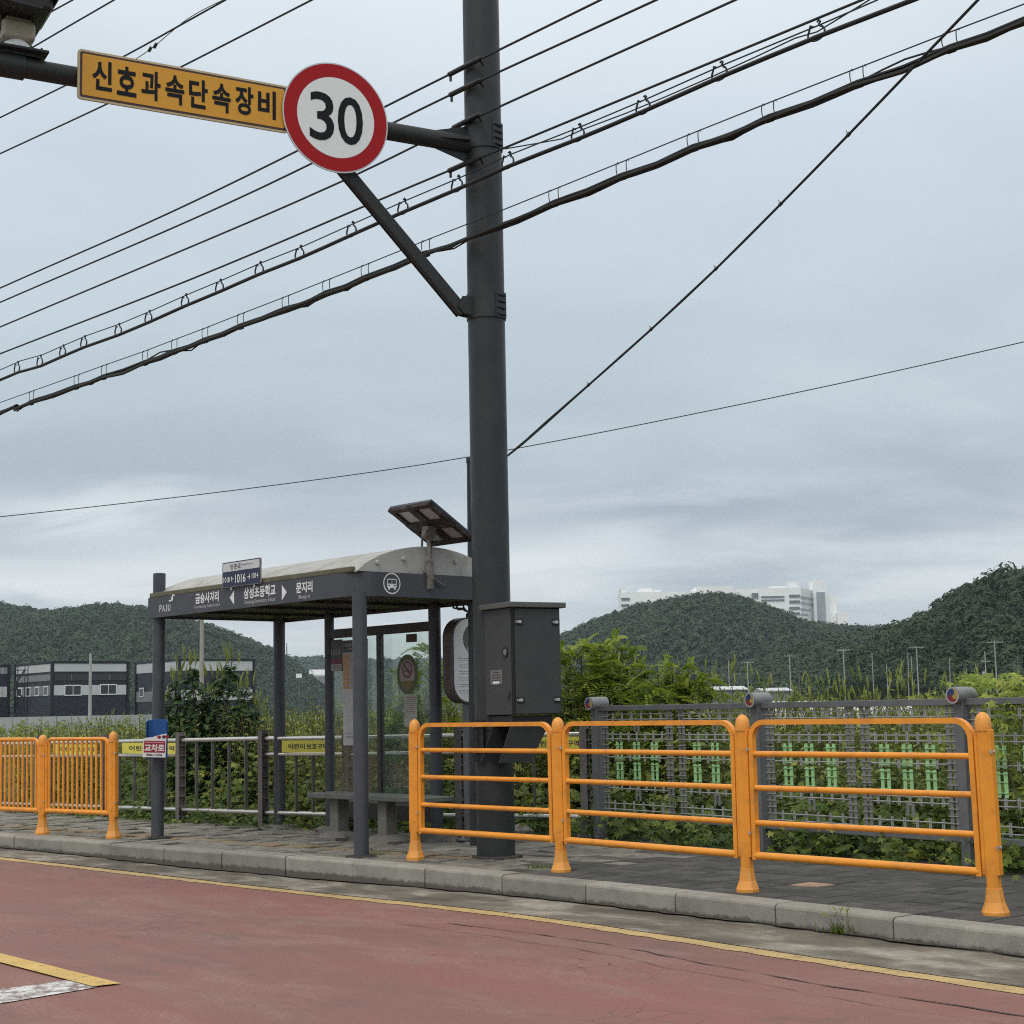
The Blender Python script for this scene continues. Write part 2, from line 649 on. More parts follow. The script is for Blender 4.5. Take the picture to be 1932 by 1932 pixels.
def ringfaces(mb, outer, inner, T, z, mi):
    n = len(outer)
    mb.add([(x, y, z) for x, y in outer] + [(x, y, z) for x, y in inner], [[i, (i + 1) % n, n + (i + 1) % n, n + i] for i in range(n)], mi, False, T)


def flat(mb, poly, T, z, mi):
    mb.add([(x, y, z) for x, y in poly], [list(range(len(poly)))], mi, False, T)


def smooth_path(pts, step):
    pts = [V(p) for p in pts]
    if len(pts) < 3:
        n = max(2, int((pts[-1] - pts[0]).length / step))
        return [pts[0].lerp(pts[-1], i / n) for i in range(n + 1)]
    P = [pts[0] * 2 - pts[1]] + pts + [pts[-1] * 2 - pts[-2]]
    out = []
    for i in range(1, len(P) - 2):
        a, b, c, d = P[i - 1], P[i], P[i + 1], P[i + 2]
        n = max(1, int((c - b).length / step))
        for j in range(n):
            t = j / n
            out.append(0.5 * ((2 * b) + (c - a) * t + (2 * a - 5 * b + 4 * c - d) * t * t + (3 * b - a - 3 * c + d) * t ** 3))
    out.append(pts[-1])
    return out


# ================================================================== THE SETTING
def curve2(pts, z):
    return [V((p.x, p.y, z)) for p in pts]


KPX = [(0, 1575), (168.6, 1587.5), (322, 1600), (508, 1613), (727, 1630), (958, 1649), (1163, 1672), (1351, 1693), (1566, 1717.5), (1807, 1745), (1932, 1759)]
kp = [g(x, y) for x, y in KPX]
# smooth the kerb line a little, then carry it on past the frame
for _ in range(3):
    kp = [kp[0]] + [(kp[i - 1] + kp[i] * 2 + kp[i + 1]) / 4 for i in range(1, len(kp) - 1)] + [kp[-1]]
d0 = (kp[0] - kp[2]).normalized()
d1 = (kp[-1] - kp[-3]).normalized()
kp = [kp[0] + d0 * 60, kp[0] + d0 * 30, kp[0] + d0 * 12, kp[0] + d0 * 5, kp[0] + d0 * 2] + kp + [kp[-1] + d1 * 1.5, kp[-1] + d1 * 4, kp[-1] + d1 * 9, kp[-1] + d1 * 18]
KERB = smooth_path(kp, 0.1)
KS = [0.0]
for a_, b_ in zip(KERB, KERB[1:]):
    KS.append(KS[-1] + (b_ - a_).length)
KS = np.array(KS)
KX = np.array([p.x for p in KERB])
KY = np.array([p.y for p in KERB])


def kpt(s, t=0.0, z=0.0):
    """point on the kerb line at length s, moved t metres away from the road"""
    x, y = np.interp(s, KS, KX), np.interp(s, KS, KY)
    x2, y2 = np.interp(s + .25, KS, KX), np.interp(s + .25, KS, KY)
    x1, y1 = np.interp(s - .25, KS, KX), np.interp(s - .25, KS, KY)
    dx, dy = x2 - x1, y2 - y1
    l = math.hypot(dx, dy)
    return V((x - dy / l * t, y + dx / l * t, z))


def kst(p):
    """(s, t) of a point near the kerb line"""
    d2 = (KX - p.x) ** 2 + (KY - p.y) ** 2
    i = int(np.argmin(d2))
    i = min(max(i, 1), len(KX) - 2)
    dx, dy = KX[i + 1] - KX[i - 1], KY[i + 1] - KY[i - 1]
    l = math.hypot(dx, dy)
    return KS[i] + ((p.x - KX[i]) * dx + (p.y - KY[i]) * dy) / l, (-(p.x - KX[i]) * dy + (p.y - KY[i]) * dx) / l


SMID = kst(g(936, 1618))[0]
ROADDIR = (kpt(SMID + 2.5) - kpt(SMID - 2.5)).normalized()       # towards the right, nearer
ROADN = V((-ROADDIR.y, ROADDIR.x, 0))                             # away from the road
RANG = math.atan2(ROADDIR.y, ROADDIR.x)


def strip(name, s0, s1, t0f, t1f, z, mat, step=0.25, nt=1, zf=None):
    ss = np.arange(s0, s1 + 1e-6, step)
    vs, fs = [], []
    for s in ss:
        a, b = t0f(s), t1f(s)
        for j in range(nt + 1):
            t = a + (b - a) * j / nt
            p = kpt(s, t, z)
            if zf:
                p.z += zf(s, t)
            vs.append(p)
    k = nt + 1
    for i in range(len(ss) - 1):
        for j in range(nt):
            fs.append([i * k + j, (i + 1) * k + j, (i + 1) * k + j + 1, i * k + j + 1])
    o = MB().add(vs, fs).build(name, mat, origin=V((0, 0, 0)))
    return tag(o, kind='structure')


def road_mat():
    m = bpy.data.materials.new('red_asphalt')
    m.use_nodes = True
    t = m.node_tree
    L = t.links.new
    b = t.nodes['Principled BSDF']
    tc = NN(t, 'ShaderNodeTexCoord')
    mp = NN(t, 'ShaderNodeMapping')
    mp.inputs['Rotation'].default_value = (0, 0, -RANG)
    L(tc.outputs['Object'], mp.inputs[0])

    def nz(scale, det=6, ro=.6, sx=1, sy=1, loc=(0, 0, 0), dist=0.0):
        m2 = NN(t, 'ShaderNodeMapping')
        m2.inputs['Scale'].default_value = (sx, sy, 1)
        m2.inputs['Location'].default_value = loc
        L(mp.outputs[0], m2.inputs[0])
        n = NN(t, 'ShaderNodeTexNoise')
        n.inputs['Scale'].default_value = scale
        n.inputs['Detail'].default_value = det
        n.inputs['Roughness'].default_value = ro
        n.inputs['Distortion'].default_value = dist
        L(m2.outputs[0], n.inputs['Vector'])
        return n.outputs[0]
    broad = nz(.9, 6, .6, .22, 1.0)
    mid = nz(2.2, 8, .65, .45, 1.0, (5, 3, 0), .4)
    fine = nz(38, 6, .7)
    grit = nz(190, 3, .7)
    c = ramp(t, broad, [(.28, (.150, .080, .066)), (.45, (.196, .093, .077)), (.60, (.216, .089, .073)), (.76, (.160, .087, .073))])
    # pale scuffed film, patchy and drawn out along the traffic
    f1 = ramp(t, mid, [(.46, 0.0), (.66, .60)])
    f1 = math_node(t, 'MULTIPLY', f1, ramp(t, fine, [(.38, .05), (.60, 1.0)]))
    c = mixc(t, f1, c, (.285, .205, .170))
    # bare dark asphalt where the coating has worn off
    worn = nz(1.5, 9, .72, .5, 1.0, (11, 8, 0), .6)
    f2 = ramp(t, worn, [(.575, 0.0), (.65, .75)])
    f2 = math_node(t, 'MULTIPLY', f2, ramp(t, fine, [(.40, .35), (.58, 1.0)]))
    c = mixc(t, f2, c, (.125, .083, .068))
    c = mixc(t, 1.0, c, ramp(t, grit, [(.25, .66), (.5, 1.0), (.78, 1.38)]), 'MULTIPLY')
    # hairline crazing in patches
    vo = NN(t, 'ShaderNodeTexVoronoi', feature='DISTANCE_TO_EDGE')
    vo.inputs['Scale'].default_value = 5.5
    dn = NN(t, 'ShaderNodeMix', data_type='VECTOR')
    dn.inputs[0].default_value = .12
    nv = NN(t, 'ShaderNodeTexNoise')
    nv.inputs['Scale'].default_value = 5
    nv.inputs['Detail'].default_value = 6
    L(mp.outputs[0], nv.inputs['Vector'])
    L(mp.outputs[0], dn.inputs[4])
    L(nv.outputs[1], dn.inputs[5])
    L(dn.outputs[1], vo.inputs['Vector'])
    cr = ramp(t, vo.outputs[0], [(.006, 1.0), (.016, 0.0)])
    gate = ramp(t, nz(.55, 3, .5, 1, 1, (2.3, 9.4, 0)), [(.57, 0.0), (.66, .8)])
    cf = math_node(t, 'MULTIPLY', cr, gate)
    c = mixc(t, cf, c, (.06, .035, .03))
    L(c, b.inputs['Base Color'])
    L(ramp(t, mid, [(.3, .62), (.7, .86)]), b.inputs['Roughness'])
    b.inputs['Specular IOR Level'].default_value = .4
    bp = NN(t, 'ShaderNodeBump')
    bp.inputs['Strength'].default_value = .5
    bp.inputs['Distance'].default_value = .006
    h = math_node(t, 'ADD', math_node(t, 'MULTIPLY', grit, .7), math_node(t, 'MULTIPLY', fine, .5))
    h = math_node(t, 'SUBTRACT', h, math_node(t, 'MULTIPLY', cf, .6))
    L(h, bp.inputs['Height'])
    L(bp.outputs[0], b.inputs['Normal'])
    return m


def line_mat(name, col, under, wear):
    m = bpy.data.materials.new(name)
    m.use_nodes = True
    t = m.node_tree
    L = t.links.new
    b = t.nodes['Principled BSDF']
    tc = NN(t, 'ShaderNodeTexCoord')

    def nz(scale, det=6, ro=.65):
        n = NN(t, 'ShaderNodeTexNoise')
        n.inputs['Scale'].default_value = scale
        n.inputs['Detail'].default_value = det
        n.inputs['Roughness'].default_value = ro
        L(tc.outputs['Object'], n.inputs['Vector'])
        return n.outputs[0]
    c = ramp(t, nz(4), [(.3, tuple(x * .8 for x in col)), (.7, tuple(x * 1.12 for x in col))])
    f = ramp(t, nz(16, 8, .75), [(wear, 0.0), (wear + .09, .9)])
    c = mixc(t, f, c, under)
    c = mixc(t, 1.0, c, ramp(t, nz(150, 2), [(.25, .75), (.75, 1.2)]), 'MULTIPLY')
    L(c, b.inputs['Base Color'])
    b.inputs['Roughness'].default_value = .7
    bp = NN(t, 'ShaderNodeBump')
    bp.inputs['Strength'].default_value = .4
    bp.inputs['Distance'].default_value = .004
    L(nz(120, 3), bp.inputs['Height'])
    L(bp.outputs[0], b.inputs['Normal'])
    return m


def gutter_mat():
    m = bpy.data.materials.new('gutter_concrete')
    m.use_nodes = True
    t = m.node_tree
    L = t.links.new
    b = t.nodes['Principled BSDF']
    tc = NN(t, 'ShaderNodeTexCoord')
    mp = NN(t, 'ShaderNodeMapping')
    mp.inputs['Rotation'].default_value = (0, 0, -RANG)
    L(tc.outputs['Object'], mp.inputs[0])

    def nz(scale, det=6, ro=.65, sx=1.0, loc=(0, 0, 0)):
        m2 = NN(t, 'ShaderNodeMapping')
        m2.inputs['Scale'].default_value = (sx, 1, 1)
        m2.inputs['Location'].default_value = loc
        L(mp.outputs[0], m2.inputs[0])
        n = NN(t, 'ShaderNodeTexNoise')
        n.inputs['Scale'].default_value = scale
        n.inputs['Detail'].default_value = det
        n.inputs['Roughness'].default_value = ro
        L(m2.outputs[0], n.inputs['Vector'])
        return n.outputs[0]
    c = ramp(t, nz(2.5, 8, .65, .5), [(.36, (.080, .068, .053)), (.5, (.150, .132, .106)), (.62, (.31, .282, .235))])
    f = ramp(t, nz(3.4, 8, .7, .35, (3, 7, 0)), [(.52, 0.0), (.62, .8)])
    c = mixc(t, f, c, (.075, .062, .048))
    c = mixc(t, 1.0, c, ramp(t, nz(130, 3), [(.25, .7), (.75, 1.3)]), 'MULTIPLY')
    L(c, b.inputs['Base Color'])
    b.inputs['Roughness'].default_value = .85
    bp = NN(t, 'ShaderNodeBump')
    bp.inputs['Strength'].default_value = .6
    bp.inputs['Distance'].default_value = .01
    L(math_node(t, 'ADD', nz(60, 4), nz(9, 4)), bp.inputs['Height'])
    L(bp.outputs[0], b.inputs['Normal'])
    return m


def kerb_mat():
    m = bpy.data.materials.new('granite_kerb')
    m.use_nodes = True
    t = m.node_tree
    L = t.links.new
    b = t.nodes['Principled BSDF']
    tc = NN(t, 'ShaderNodeTexCoord')

    def nz(scale, det=6, ro=.6):
        n = NN(t, 'ShaderNodeTexNoise')
        n.inputs['Scale'].default_value = scale
        n.inputs['Detail'].default_value = det
        n.inputs['Roughness'].default_value = ro
        L(tc.outputs['Object'], n.inputs['Vector'])
        return n.outputs[0]
    a = NN(t, 'ShaderNodeAttribute', attribute_name='tint')
    c = ramp(t, a.outputs['Fac'], [(0, (.215, .203, .178)), (1, (.30, .285, .252))])
    c = mixc(t, 1.0, c, ramp(t, nz(220, 2), [(.25, .62), (.5, 1), (.75, 1.4)]), 'MULTIPLY')
    c = mixc(t, 1.0, c, ramp(t, nz(4, 6), [(.3, .75), (.7, 1.15)]), 'MULTIPLY')
    sep = NN(t, 'ShaderNodeSeparateXYZ')
    L(tc.outputs['Object'], sep.inputs[0])
    # dirt splashed up from the gutter, with a ragged upper edge
    lim = math_node(t, 'ADD', sep.outputs[2], math_node(t, 'MULTIPLY', nz(9, 6, .75), -.10))
    f = ramp(t, math_node(t, 'ADD', lim, .28), [(.105, .9), (.125, 0.0)])
    c = mixc(t, f, c, (.085, .075, .060))
    L(c, b.inputs['Base Color'])
    b.inputs['Roughness'].default_value = .8
    bp = NN(t, 'ShaderNodeBump')
    bp.inputs['Strength'].default_value = .35
    bp.inputs['Distance'].default_value = .006
    L(nz(110, 4), bp.inputs['Height'])
    L(bp.outputs[0], b.inputs['Normal'])
    return m


def paver_mat():
    m = bpy.data.materials.new('pavers')
    m.use_nodes = True
    t = m.node_tree
    L = t.links.new
    b = t.nodes['Principled BSDF']
    tc = NN(t, 'ShaderNodeTexCoord')

    def nz(scale, det=6, ro=.6):
        n = NN(t, 'ShaderNodeTexNoise')
        n.inputs['Scale'].default_value = scale
        n.inputs['Detail'].default_value = det
        n.inputs['Roughness'].default_value = ro
        L(tc.outputs['Object'], n.inputs['Vector'])
        return n.outputs[0]
    a = NN(t, 'ShaderNodeAttribute', attribute_name='tint')
    c = ramp(t, a.outputs['Fac'], [(0, (.044, .042, .039)), (.30, (.078, .074, .068)), (.5, (.155, .145, .125)), (.72, (.25, .235, .20)), (.80, (.26, .24, .20)), (.86, (.235, .17, .10)), (.93, (.27, .19, .11)), (.95, (.30, .19, .13)), (1, (.36, .24, .16))])
    c = mixc(t, 1.0, c, ramp(t, nz(7, 7, .7), [(.3, .55), (.7, 1.3)]), 'MULTIPLY')
    c = mixc(t, 1.0, c, ramp(t, nz(170, 2), [(.25, .7), (.75, 1.3)]), 'MULTIPLY')
    L(c, b.inputs['Base Color'])
    b.inputs['Roughness'].default_value = .85
    bp = NN(t, 'ShaderNodeBump')
    bp.inputs['Strength'].default_value = .5
    bp.inputs['Distance'].default_value = .006
    L(nz(90, 4), bp.inputs['Height'])
    L(bp.outputs[0], b.inputs['Normal'])
    return m


def ground_mat():
    m = bpy.data.materials.new('meadow_ground')
    m.use_nodes = True
    t = m.node_tree
    L = t.links.new
    b = t.nodes['Principled BSDF']
    tc = NN(t, 'ShaderNodeTexCoord')

    def nz(scale, det=8):
        n = NN(t, 'ShaderNodeTexNoise')
        n.inputs['Scale'].default_value = scale
        n.inputs['Detail'].default_value = det
        L(tc.outputs['Object'], n.inputs['Vector'])
        return n.outputs[0]
    c = ramp(t, nz(.08), [(.3, (.035, .055, .018)), (.5, (.06, .085, .025)), (.7, (.095, .10, .04))])
    c = mixc(t, 1.0, c, ramp(t, nz(3), [(.3, .6), (.7, 1.35)]), 'MULTIPLY')
    L(c, b.inputs['Base Color'])
    b.inputs['Roughness'].default_value = .95
    return m


GZ = -0.30
mb = MB()
mb.add([(-4200, -300, GZ), (4200, -300, GZ), (4200, 6000, GZ), (-4200, 6000, GZ)], [[0, 1, 2, 3]])
tag(mb.build('ground', ground_mat(), origin=V((0, 0, 0))), kind='structure')

SA, SB = 30.0, KS[-1] - 2.0
RZ = -0.16
YPX = [(50, 1625), (248, 1647), (397, 1665), (546, 1682), (657, 1694), (794, 1708), (958, 1726), (1109, 1746), (1324, 1780), (1539, 1812), (1754, 1844), (1932, 1869)]
S_LOW = kst(g(560, 1640, RZ))[0]


def zd(s, t):
    # the carriageway dips towards the kerb along the bus bay
    return -.040 * math.exp(-((s - S_LOW) / 3.2) ** 2) * min(1.0, max(0.0, 1 + t / 3.5))


def g_road(x, y):
    p = g(x, y, RZ)
    for _ in range(3):
        p = g(x, y, RZ + zd(*kst(p)))
    return p


yst = sorted(kst(g_road(x, y)) for x, y in YPX)
ys_, yt_ = np.array([a for a, b in yst]), np.array([b for a, b in yst])
yt_ = np.convolve(np.pad(yt_, 1, 'edge'), [.25, .5, .25], 'valid')


def tyel(s):
    return float(np.interp(s, ys_, yt_))


tag(strip('road', SA, SB, lambda s: -13.0, lambda s: 0.06, RZ, road_mat(), .4, 20, zd), kind='structure')


def jag(seed, amp, fr):
    r = np.random.default_rng(seed).uniform(-1, 1, 4000)
    return lambda s: amp * float(np.interp(s * fr, np.arange(4000), r))


j1, j2, j3 = jag(1, .03, 3.0), jag(2, .016, 7.0), jag(3, .014, 8.0)
strip('gutter', SA, SB, lambda s: tyel(s) + .050 + j1(s) * .3, lambda s: 0.05, RZ + .007, gutter_mat(), .12, 4, lambda s, t: zd(s, t) + min(.02, .022 * max(0, 1 + t / .75) ** 2))
yel = line_mat('worn_yellow_line', (.47, .335, .14), (.19, .135, .09), .53)
strip('yellow_edge_line', SA, SB, lambda s: tyel(s) - .090 + j2(s), lambda s: tyel(s) + .072 + j3(s), RZ + .0035, yel, .05, 1, zd)
j7, j8 = jag(7, .03, 2.5), jag(8, .025, 9.0)
strip('gutter_silt', 32, SB - 1, lambda s: -.045 + j7(s) + j8(s), lambda s: .03, RZ + .036, M('silt', (.052, .043, .032), .95, 0, .35, 14, .5, 60), .05, 1, zd)
# the long seam and the thin crack in the red coating
seam_m = M('asphalt_seam', (.06, .036, .030), .8, 0, .5, 9)
SPX = [(840, 1742), (894, 1748), (1000, 1762), (1152, 1783), (1324, 1818), (1566, 1861), (1861, 1906)]
sst = sorted(kst(g_road(x, y)) for x, y in SPX)
sx_, st_ = np.array([a for a, b in sst]), np.array([b for a, b in sst])
j4, j5, j6 = jag(4, .014, 7.0), jag(5, .010, 8.0), jag(6, .035, 3.0)
strip('road_seam', sx_[0], sx_[-1] + 5, lambda s: float(np.interp(s, sx_, st_)) - .006 + j4(s) + j5(s) * .6, lambda s: float(np.interp(s, sx_, st_)) + .006 + j4(s) - j5(s) * .5, RZ + .004, seam_m, .06, 1, zd)
strip('road_crack', sx_[0] - .2, sx_[-1] + 2, lambda s: float(np.interp(s, sx_, st_)) - .245 + j6(s) + j4(s), lambda s: float(np.interp(s, sx_, st_)) - .2405 + j6(s) + j4(s) + j5(s) * .35, RZ + .004, seam_m, .06, 1, zd)

# centre line end: a yellow stroke meeting a white bar, both worn
def patch(name, pxs, z, mat, sub=8):
    pts = [g(x, y, RZ) for x, y in pxs]
    vs = [V((p.x, p.y, z)) for p in pts]
    o = MB().add(vs, [list(range(len(vs)))]).build(name, mat, origin=V((0, 0, 0)))
    return tag(o, kind='structure')


def beyond(a, b, k):
    return (b[0] + (b[0] - a[0]) * k, b[1] + (b[1] - a[1]) * k)


patch('yellow_centre_line', [(228, 1858), (0, 1801), (-400, 1701), (-400, 1712), (0, 1818), (176, 1864)], RZ + .009, line_mat('worn_centre_line', (.55, .37, .11), (.20, .13, .09), .55))
patch('white_stop_line', [(126, 1851), (0, 1868), (-300, 1908), (-300, 1940), (0, 1895), (184, 1864)], RZ + .005, line_mat('worn_white_line', (.62, .62, .61), (.15, .10, .085), .45))

# kerb stones
kv, kf, kt_ = [], [], []
s = 32.0 + .35
KW = 0.20
kr = np.random.default_rng(5)
while s < SB - 1:
    ln = .93 + kr.uniform(-.02, .02)
    dz, dt, tint = kr.uniform(-.006, .006), kr.uniform(-.008, .008), kr.uniform(0, 1)
    nseg = 4
    prof = [(0, RZ - .15), (0.0, -.022), (.006, -.008), (.02, 0), (KW, 0), (KW, RZ - .15)]
    base = len(kv)
    for i in range(nseg + 1):
        ss = s + .006 + (ln - .012) * i / nseg
        for (t, z) in prof:
            kv.append(kpt(ss, t + dt, z + (dz if z > -.1 else 0)))
            kt_.append(tint)
    k = len(prof)
    for i in range(nseg):
        for j in range(k - 1):
            kf.append([base + i * k + j, base + (i + 1) * k + j, base + (i + 1) * k + j + 1, base + i * k + j + 1])
    kf.append([base + j for j in range(k)])
    kf.append([base + nseg * k + j for j in range(k)][::-1])
    s += ln
mb = MB()
mb.add(kv, kf)
ko = mb.build('kerb', kerb_mat(), origin=V((0, 0, 0)))
a_ = ko.data.attributes.new('tint', 'FLOAT', 'POINT')
a_.data.foreach_set('value', kt_)
tag(ko, kind='structure')
mb = MB()
for side in (0, 1):
    pass
strip('kerb_bed', 32, SB - 1, lambda s: .03, lambda s: KW - .01, -.03, M('kerb_joint', (.035, .032, .028), .95, 0, .3, 30), .3)

# pavement: every paver laid as a slab of its own inside one sheet
strip('pavement_bed', 32, SB - 1, lambda s: KW - .01, lambda s: 4.6, -.035, M('paver_joint', (.022, .020, .017), .95, 0, .4, 14, .4, 30), .4)
pv, pf, pt_ = [], [], []
S_POLE = SMID
PS = .235
pr = np.random.default_rng(9)
rows = int(3.5 / PS)
ncol = int((SB - 34) / PS)
s_dark = kst(g(985, 1640))[0]
odd = kst(g(1527, 1665))
for i in range(ncol):
    sc = 33 + i * PS
    for j in range(rows):
        tcn = KW + .012 + (j + .5) * PS
        left = 1.0 if sc < s_dark + .35 * math.sin(j * 2.1) else 0.0
        if left:
            tint = pr.uniform(.48, .66) if pr.random() < .86 else pr.uniform(.33, .72)
            if .62 < tcn < .92 and sc < S_POLE - .2 and pr.random() < .97:
                tint = pr.uniform(.83, .90)
            tilt, dz = pr.normal(0, .022, 2), pr.uniform(-.016, .006)
            gap = .013
        else:
            tint = pr.uniform(.0, .30)
            tilt, dz = pr.normal(0, .006, 2), pr.uniform(-.006, 0)
            gap = .009
        if abs(sc - odd[0]) < PS / 2 and abs(tcn - odd[1]) < PS / 2:
            tint = .98
        # worn, broken edge towards the railing under the shelter
        if left and tcn > 2.55 + .35 * math.sin(sc * 1.7):
            dz -= .02
            tint *= .55
        h = PS / 2 - gap / 2
        b = len(pv)
        e = .006
        for (a, c, zz) in ((-h, -h, -.05), (h, -h, -.05), (h, h, -.05), (-h, h, -.05), (-h, -h, -e), (h, -h, -e), (h, h, -e), (-h, h, -e), (-h + e, -h + e, 0), (h - e, -h + e, 0), (h - e, h - e, 0), (-h + e, h - e, 0)):
            z = zz + (dz + tilt[0] * a + tilt[1] * c if zz > -.04 else 0)
            pv.append(kpt(sc + a, tcn + c, z))
            pt_.append(tint)
        for q in range(4):
            r_ = (q + 1) % 4
            pf.append([b + q, b + r_, b + 4 + r_, b + 4 + q])
            pf.append([b + 4 + q, b + 4 + r_, b + 8 + r_, b + 8 + q])
        pf.append([b + 8, b + 9, b + 10, b + 11])
mb = MB()
mb.add(pv, pf)
po = mb.build('pavement', paver_mat(), origin=V((0, 0, 0)), recalc=False)
a_ = po.data.attributes.new('tint', 'FLOAT', 'POINT')
a_.data.foreach_set('value', pt_)
tag(po, kind='structure')


# ------------------------------------------------------------------ hills and the woods on them
def prof3(px, depth, crown=0.0):
    pts = [at(x, y, depth) for x, y in px]
    return np.array([p.x for p in pts]), np.array([p.z - crown for p in pts])


def hill(name, px, depth, front, back, crown_r, spacing, leaves, seed, woodname, tintshift=0.0, flatten=.8):
    X, Z = prof3(px, depth, crown_r * 1.7)
    x0, x1 = X[0], X[-1]
    r = np.random.default_rng(seed)
    ph = r.uniform(0, 6.28, 8)

    def hz(x, y):
        u = np.where(y < depth, (depth - y) / front, (y - depth) / back)
        sh = np.clip(1 - u ** 2, 0, 1) ** flatten
        w = (np.sin(x / front * 7 + ph[0] + y / front * 3) + np.sin(x / front * 13 + ph[1] - y / front * 5)) * .05 * np.clip(u, 0, 1) * (1 - np.clip(u, 0, 1)) * 4
        return GZ + (np.interp(x, X, Z) - GZ) * np.clip(sh + w * sh, 0, 1.0)
    nx, ny = 70, 26
    gx = np.linspace(x0, x1, nx)
    gy = np.linspace(depth - front, depth + back, ny)
    GX, GY = np.meshgrid(gx, gy, indexing='ij')
    HZ = hz(GX, GY)
    vs = np.stack([GX, GY, HZ], -1).reshape(-1, 3)
    idx = np.arange(nx * ny).reshape(nx, ny)
    q = np.stack([idx[:-1, :-1], idx[1:, :-1], idx[1:, 1:], idx[:-1, 1:]], -1).reshape(-1, 4)
    o = npmesh(name, vs, q, np.full(len(vs), .1), MATS['hill_leaf'], smooth=True, origin=(float(X.mean()), depth, GZ))
    tag(o, kind='structure')
    # crowns
    cx = np.arange(x0, x1, spacing)
    cy = np.arange(depth - front * .98, depth + back * .25, spacing)
    CX, CY = np.meshgrid(cx, cy, indexing='ij')
    CX = CX.ravel() + r.uniform(-.5, .5, CX.size) * spacing
    CY = CY.ravel() + r.uniform(-.5, .5, CY.size) * spacing
    CZ = hz(CX, CY)
    ok = CZ > GZ + .5
    CX, CY, CZ = CX[ok], CY[ok], CZ[ok]
    n = len(CX)
    R = crown_r * r.uniform(.65, 1.3, n)
    ctint = np.clip(r.normal(.42, .14, n) + .13 * np.sin(CX / front * 9 + ph[2]) * np.sin(CY / front * 8 + ph[3]) + tintshift, 0, 1)
    k = leaves
    d = r.normal(size=(n, k, 3))
    d[..., 2] = np.abs(d[..., 2]) * 1.0 - .25
    d /= np.linalg.norm(d, axis=-1, keepdims=True)
    lump = np.zeros((n, k))
    for _ in range(4):
        w = r.normal(size=(n, 1, 3)) * 3.2
        lump += np.sin((d * w).sum(-1) + r.uniform(0, 6.28, (n, 1))) * .11
    rad = R[:, None] * (.80 + lump + r.uniform(-.07, .05, (n, k)))
    asp = r.uniform(.85, 1.35, n)
    P = np.stack([CX[:, None] + d[..., 0] * rad, CY[:, None] + d[..., 1] * rad, CZ[:, None] + R[:, None] * .45 * asp[:, None] + d[..., 2] * rad * asp[:, None]], -1)
    nrm = d + np.array([0, 0, .25]) + r.normal(size=d.shape) * .16
    nrm /= np.linalg.norm(nrm, axis=-1, keepdims=True)
    aux = r.normal(size=d.shape)
    t1 = np.cross(nrm, aux)
    t1 /= np.linalg.norm(t1, axis=-1, keepdims=True)
    t2 = np.cross(nrm, t1)
    sz = (R[:, None] * (2.3 / math.sqrt(k)) * r.uniform(.6, 1.35, (n, k)))[..., None]
    c4 = np.stack([P + t1 * sz, P + t2 * sz * .7 - nrm * sz * .3, P - t1 * sz, P - t2 * sz * .7 - nrm * sz * .3], 2).reshape(-1, 3)
    m = n * k
    f = np.arange(m * 4).reshape(m, 4)
    tint = np.repeat(np.clip(ctint[:, None] + r.normal(0, .03, (n, k)), 0, 1).ravel(), 4)
    o = npmesh(woodname, c4, f, tint, MATS['hill_leaf'], origin=(float(X.mean()), depth, GZ))
    tag(o, kind='stuff')


hill('hill', [(-260, 1175), (-120, 1150), (0, 1141), (36, 1140.5), (60, 1148), (110, 1158), (143, 1152), (208, 1145), (247, 1141), (283, 1148), (384, 1174), (425, 1189), (476, 1207), (515, 1223), (545, 1243), (575, 1268), (600, 1290), (625, 1330)], 1200, 360, 200, 3.3, 5.4, 80, 1, 'woods')
hill('hill', [(480, 1262), (536, 1241), (560, 1237), (620, 1238), (700, 1245), (760, 1241), (822, 1240), (870, 1236), (950, 1240), (1040, 1245), (1110, 1262)], 2500, 300, 200, 5, 10, 16, 2, 'woods')
hill('hill', [(1000, 1240), (1058, 1202), (1098, 1182), (1147, 1163), (1193, 1142), (1272, 1127), (1299, 1122.5), (1336, 1122), (1378, 1131), (1424, 1144), (1494, 1166), (1529, 1173), (1589, 1179), (1637, 1185), (1690, 1190), (1800, 1200), (1900, 1215)], 1100, 260, 160, 3.2, 5.2, 80, 3, 'woods')
hill('hill', [(1300, 1315), (1350, 1285), (1420, 1250), (1494, 1216), (1560, 1200), (1620, 1192), (1700, 1186), (1800, 1180), (1900, 1180)], 680, 150, 90, 2.7, 4.3, 90, 4, 'woods', -.05)
hill('hill', [(1590, 1262), (1640, 1215), (1668, 1192), (1687, 1178), (1709, 1166), (1735, 1149), (1769, 1138), (1774, 1126), (1802, 1111), (1810, 1099), (1829, 1084), (1862, 1087), (1905, 1077), (1932, 1076), (2010, 1062), (2120, 1060)], 450, 125, 60, 2.9, 3.9, 240, 5, 'woods', -.06)

# ================================================================== THE TRAFFIC POLE AND WHAT HANGS ON IT
PR = 0.168
pb = g(936, 1619)
PC = pb + V((pb.x, pb.y, 0)).normalized() * PR
PC.z = 0
UZ = V((0, 0, 1))


def solve_arm():
    best = None
    for ang in np.linspace(math.radians(5), math.radians(60), 400):
        d = V((-math.cos(ang), -math.sin(ang), 0))
        n = V((-d.y, d.x, 0))
        h = onplane(880, 273, PC, n).z
        h2 = onplane(79, 134, PC, n).z
        e = abs(h - h2)
        if best is None or e < best[0]:
            best = (e, d, (h + h2) / 2)
    return best[1], best[2]


ARMD, ARMZ = solve_arm()
ARMN = V((-ARMD.y, ARMD.x, 0))
if ARMN.dot(-PC) < 0:
    ARMN = -ARMN                                   # points to the side the traffic comes from


def armpt(px, py, off=0.0):
    return onplane(px, py, PC + ARMN * off, ARMN)


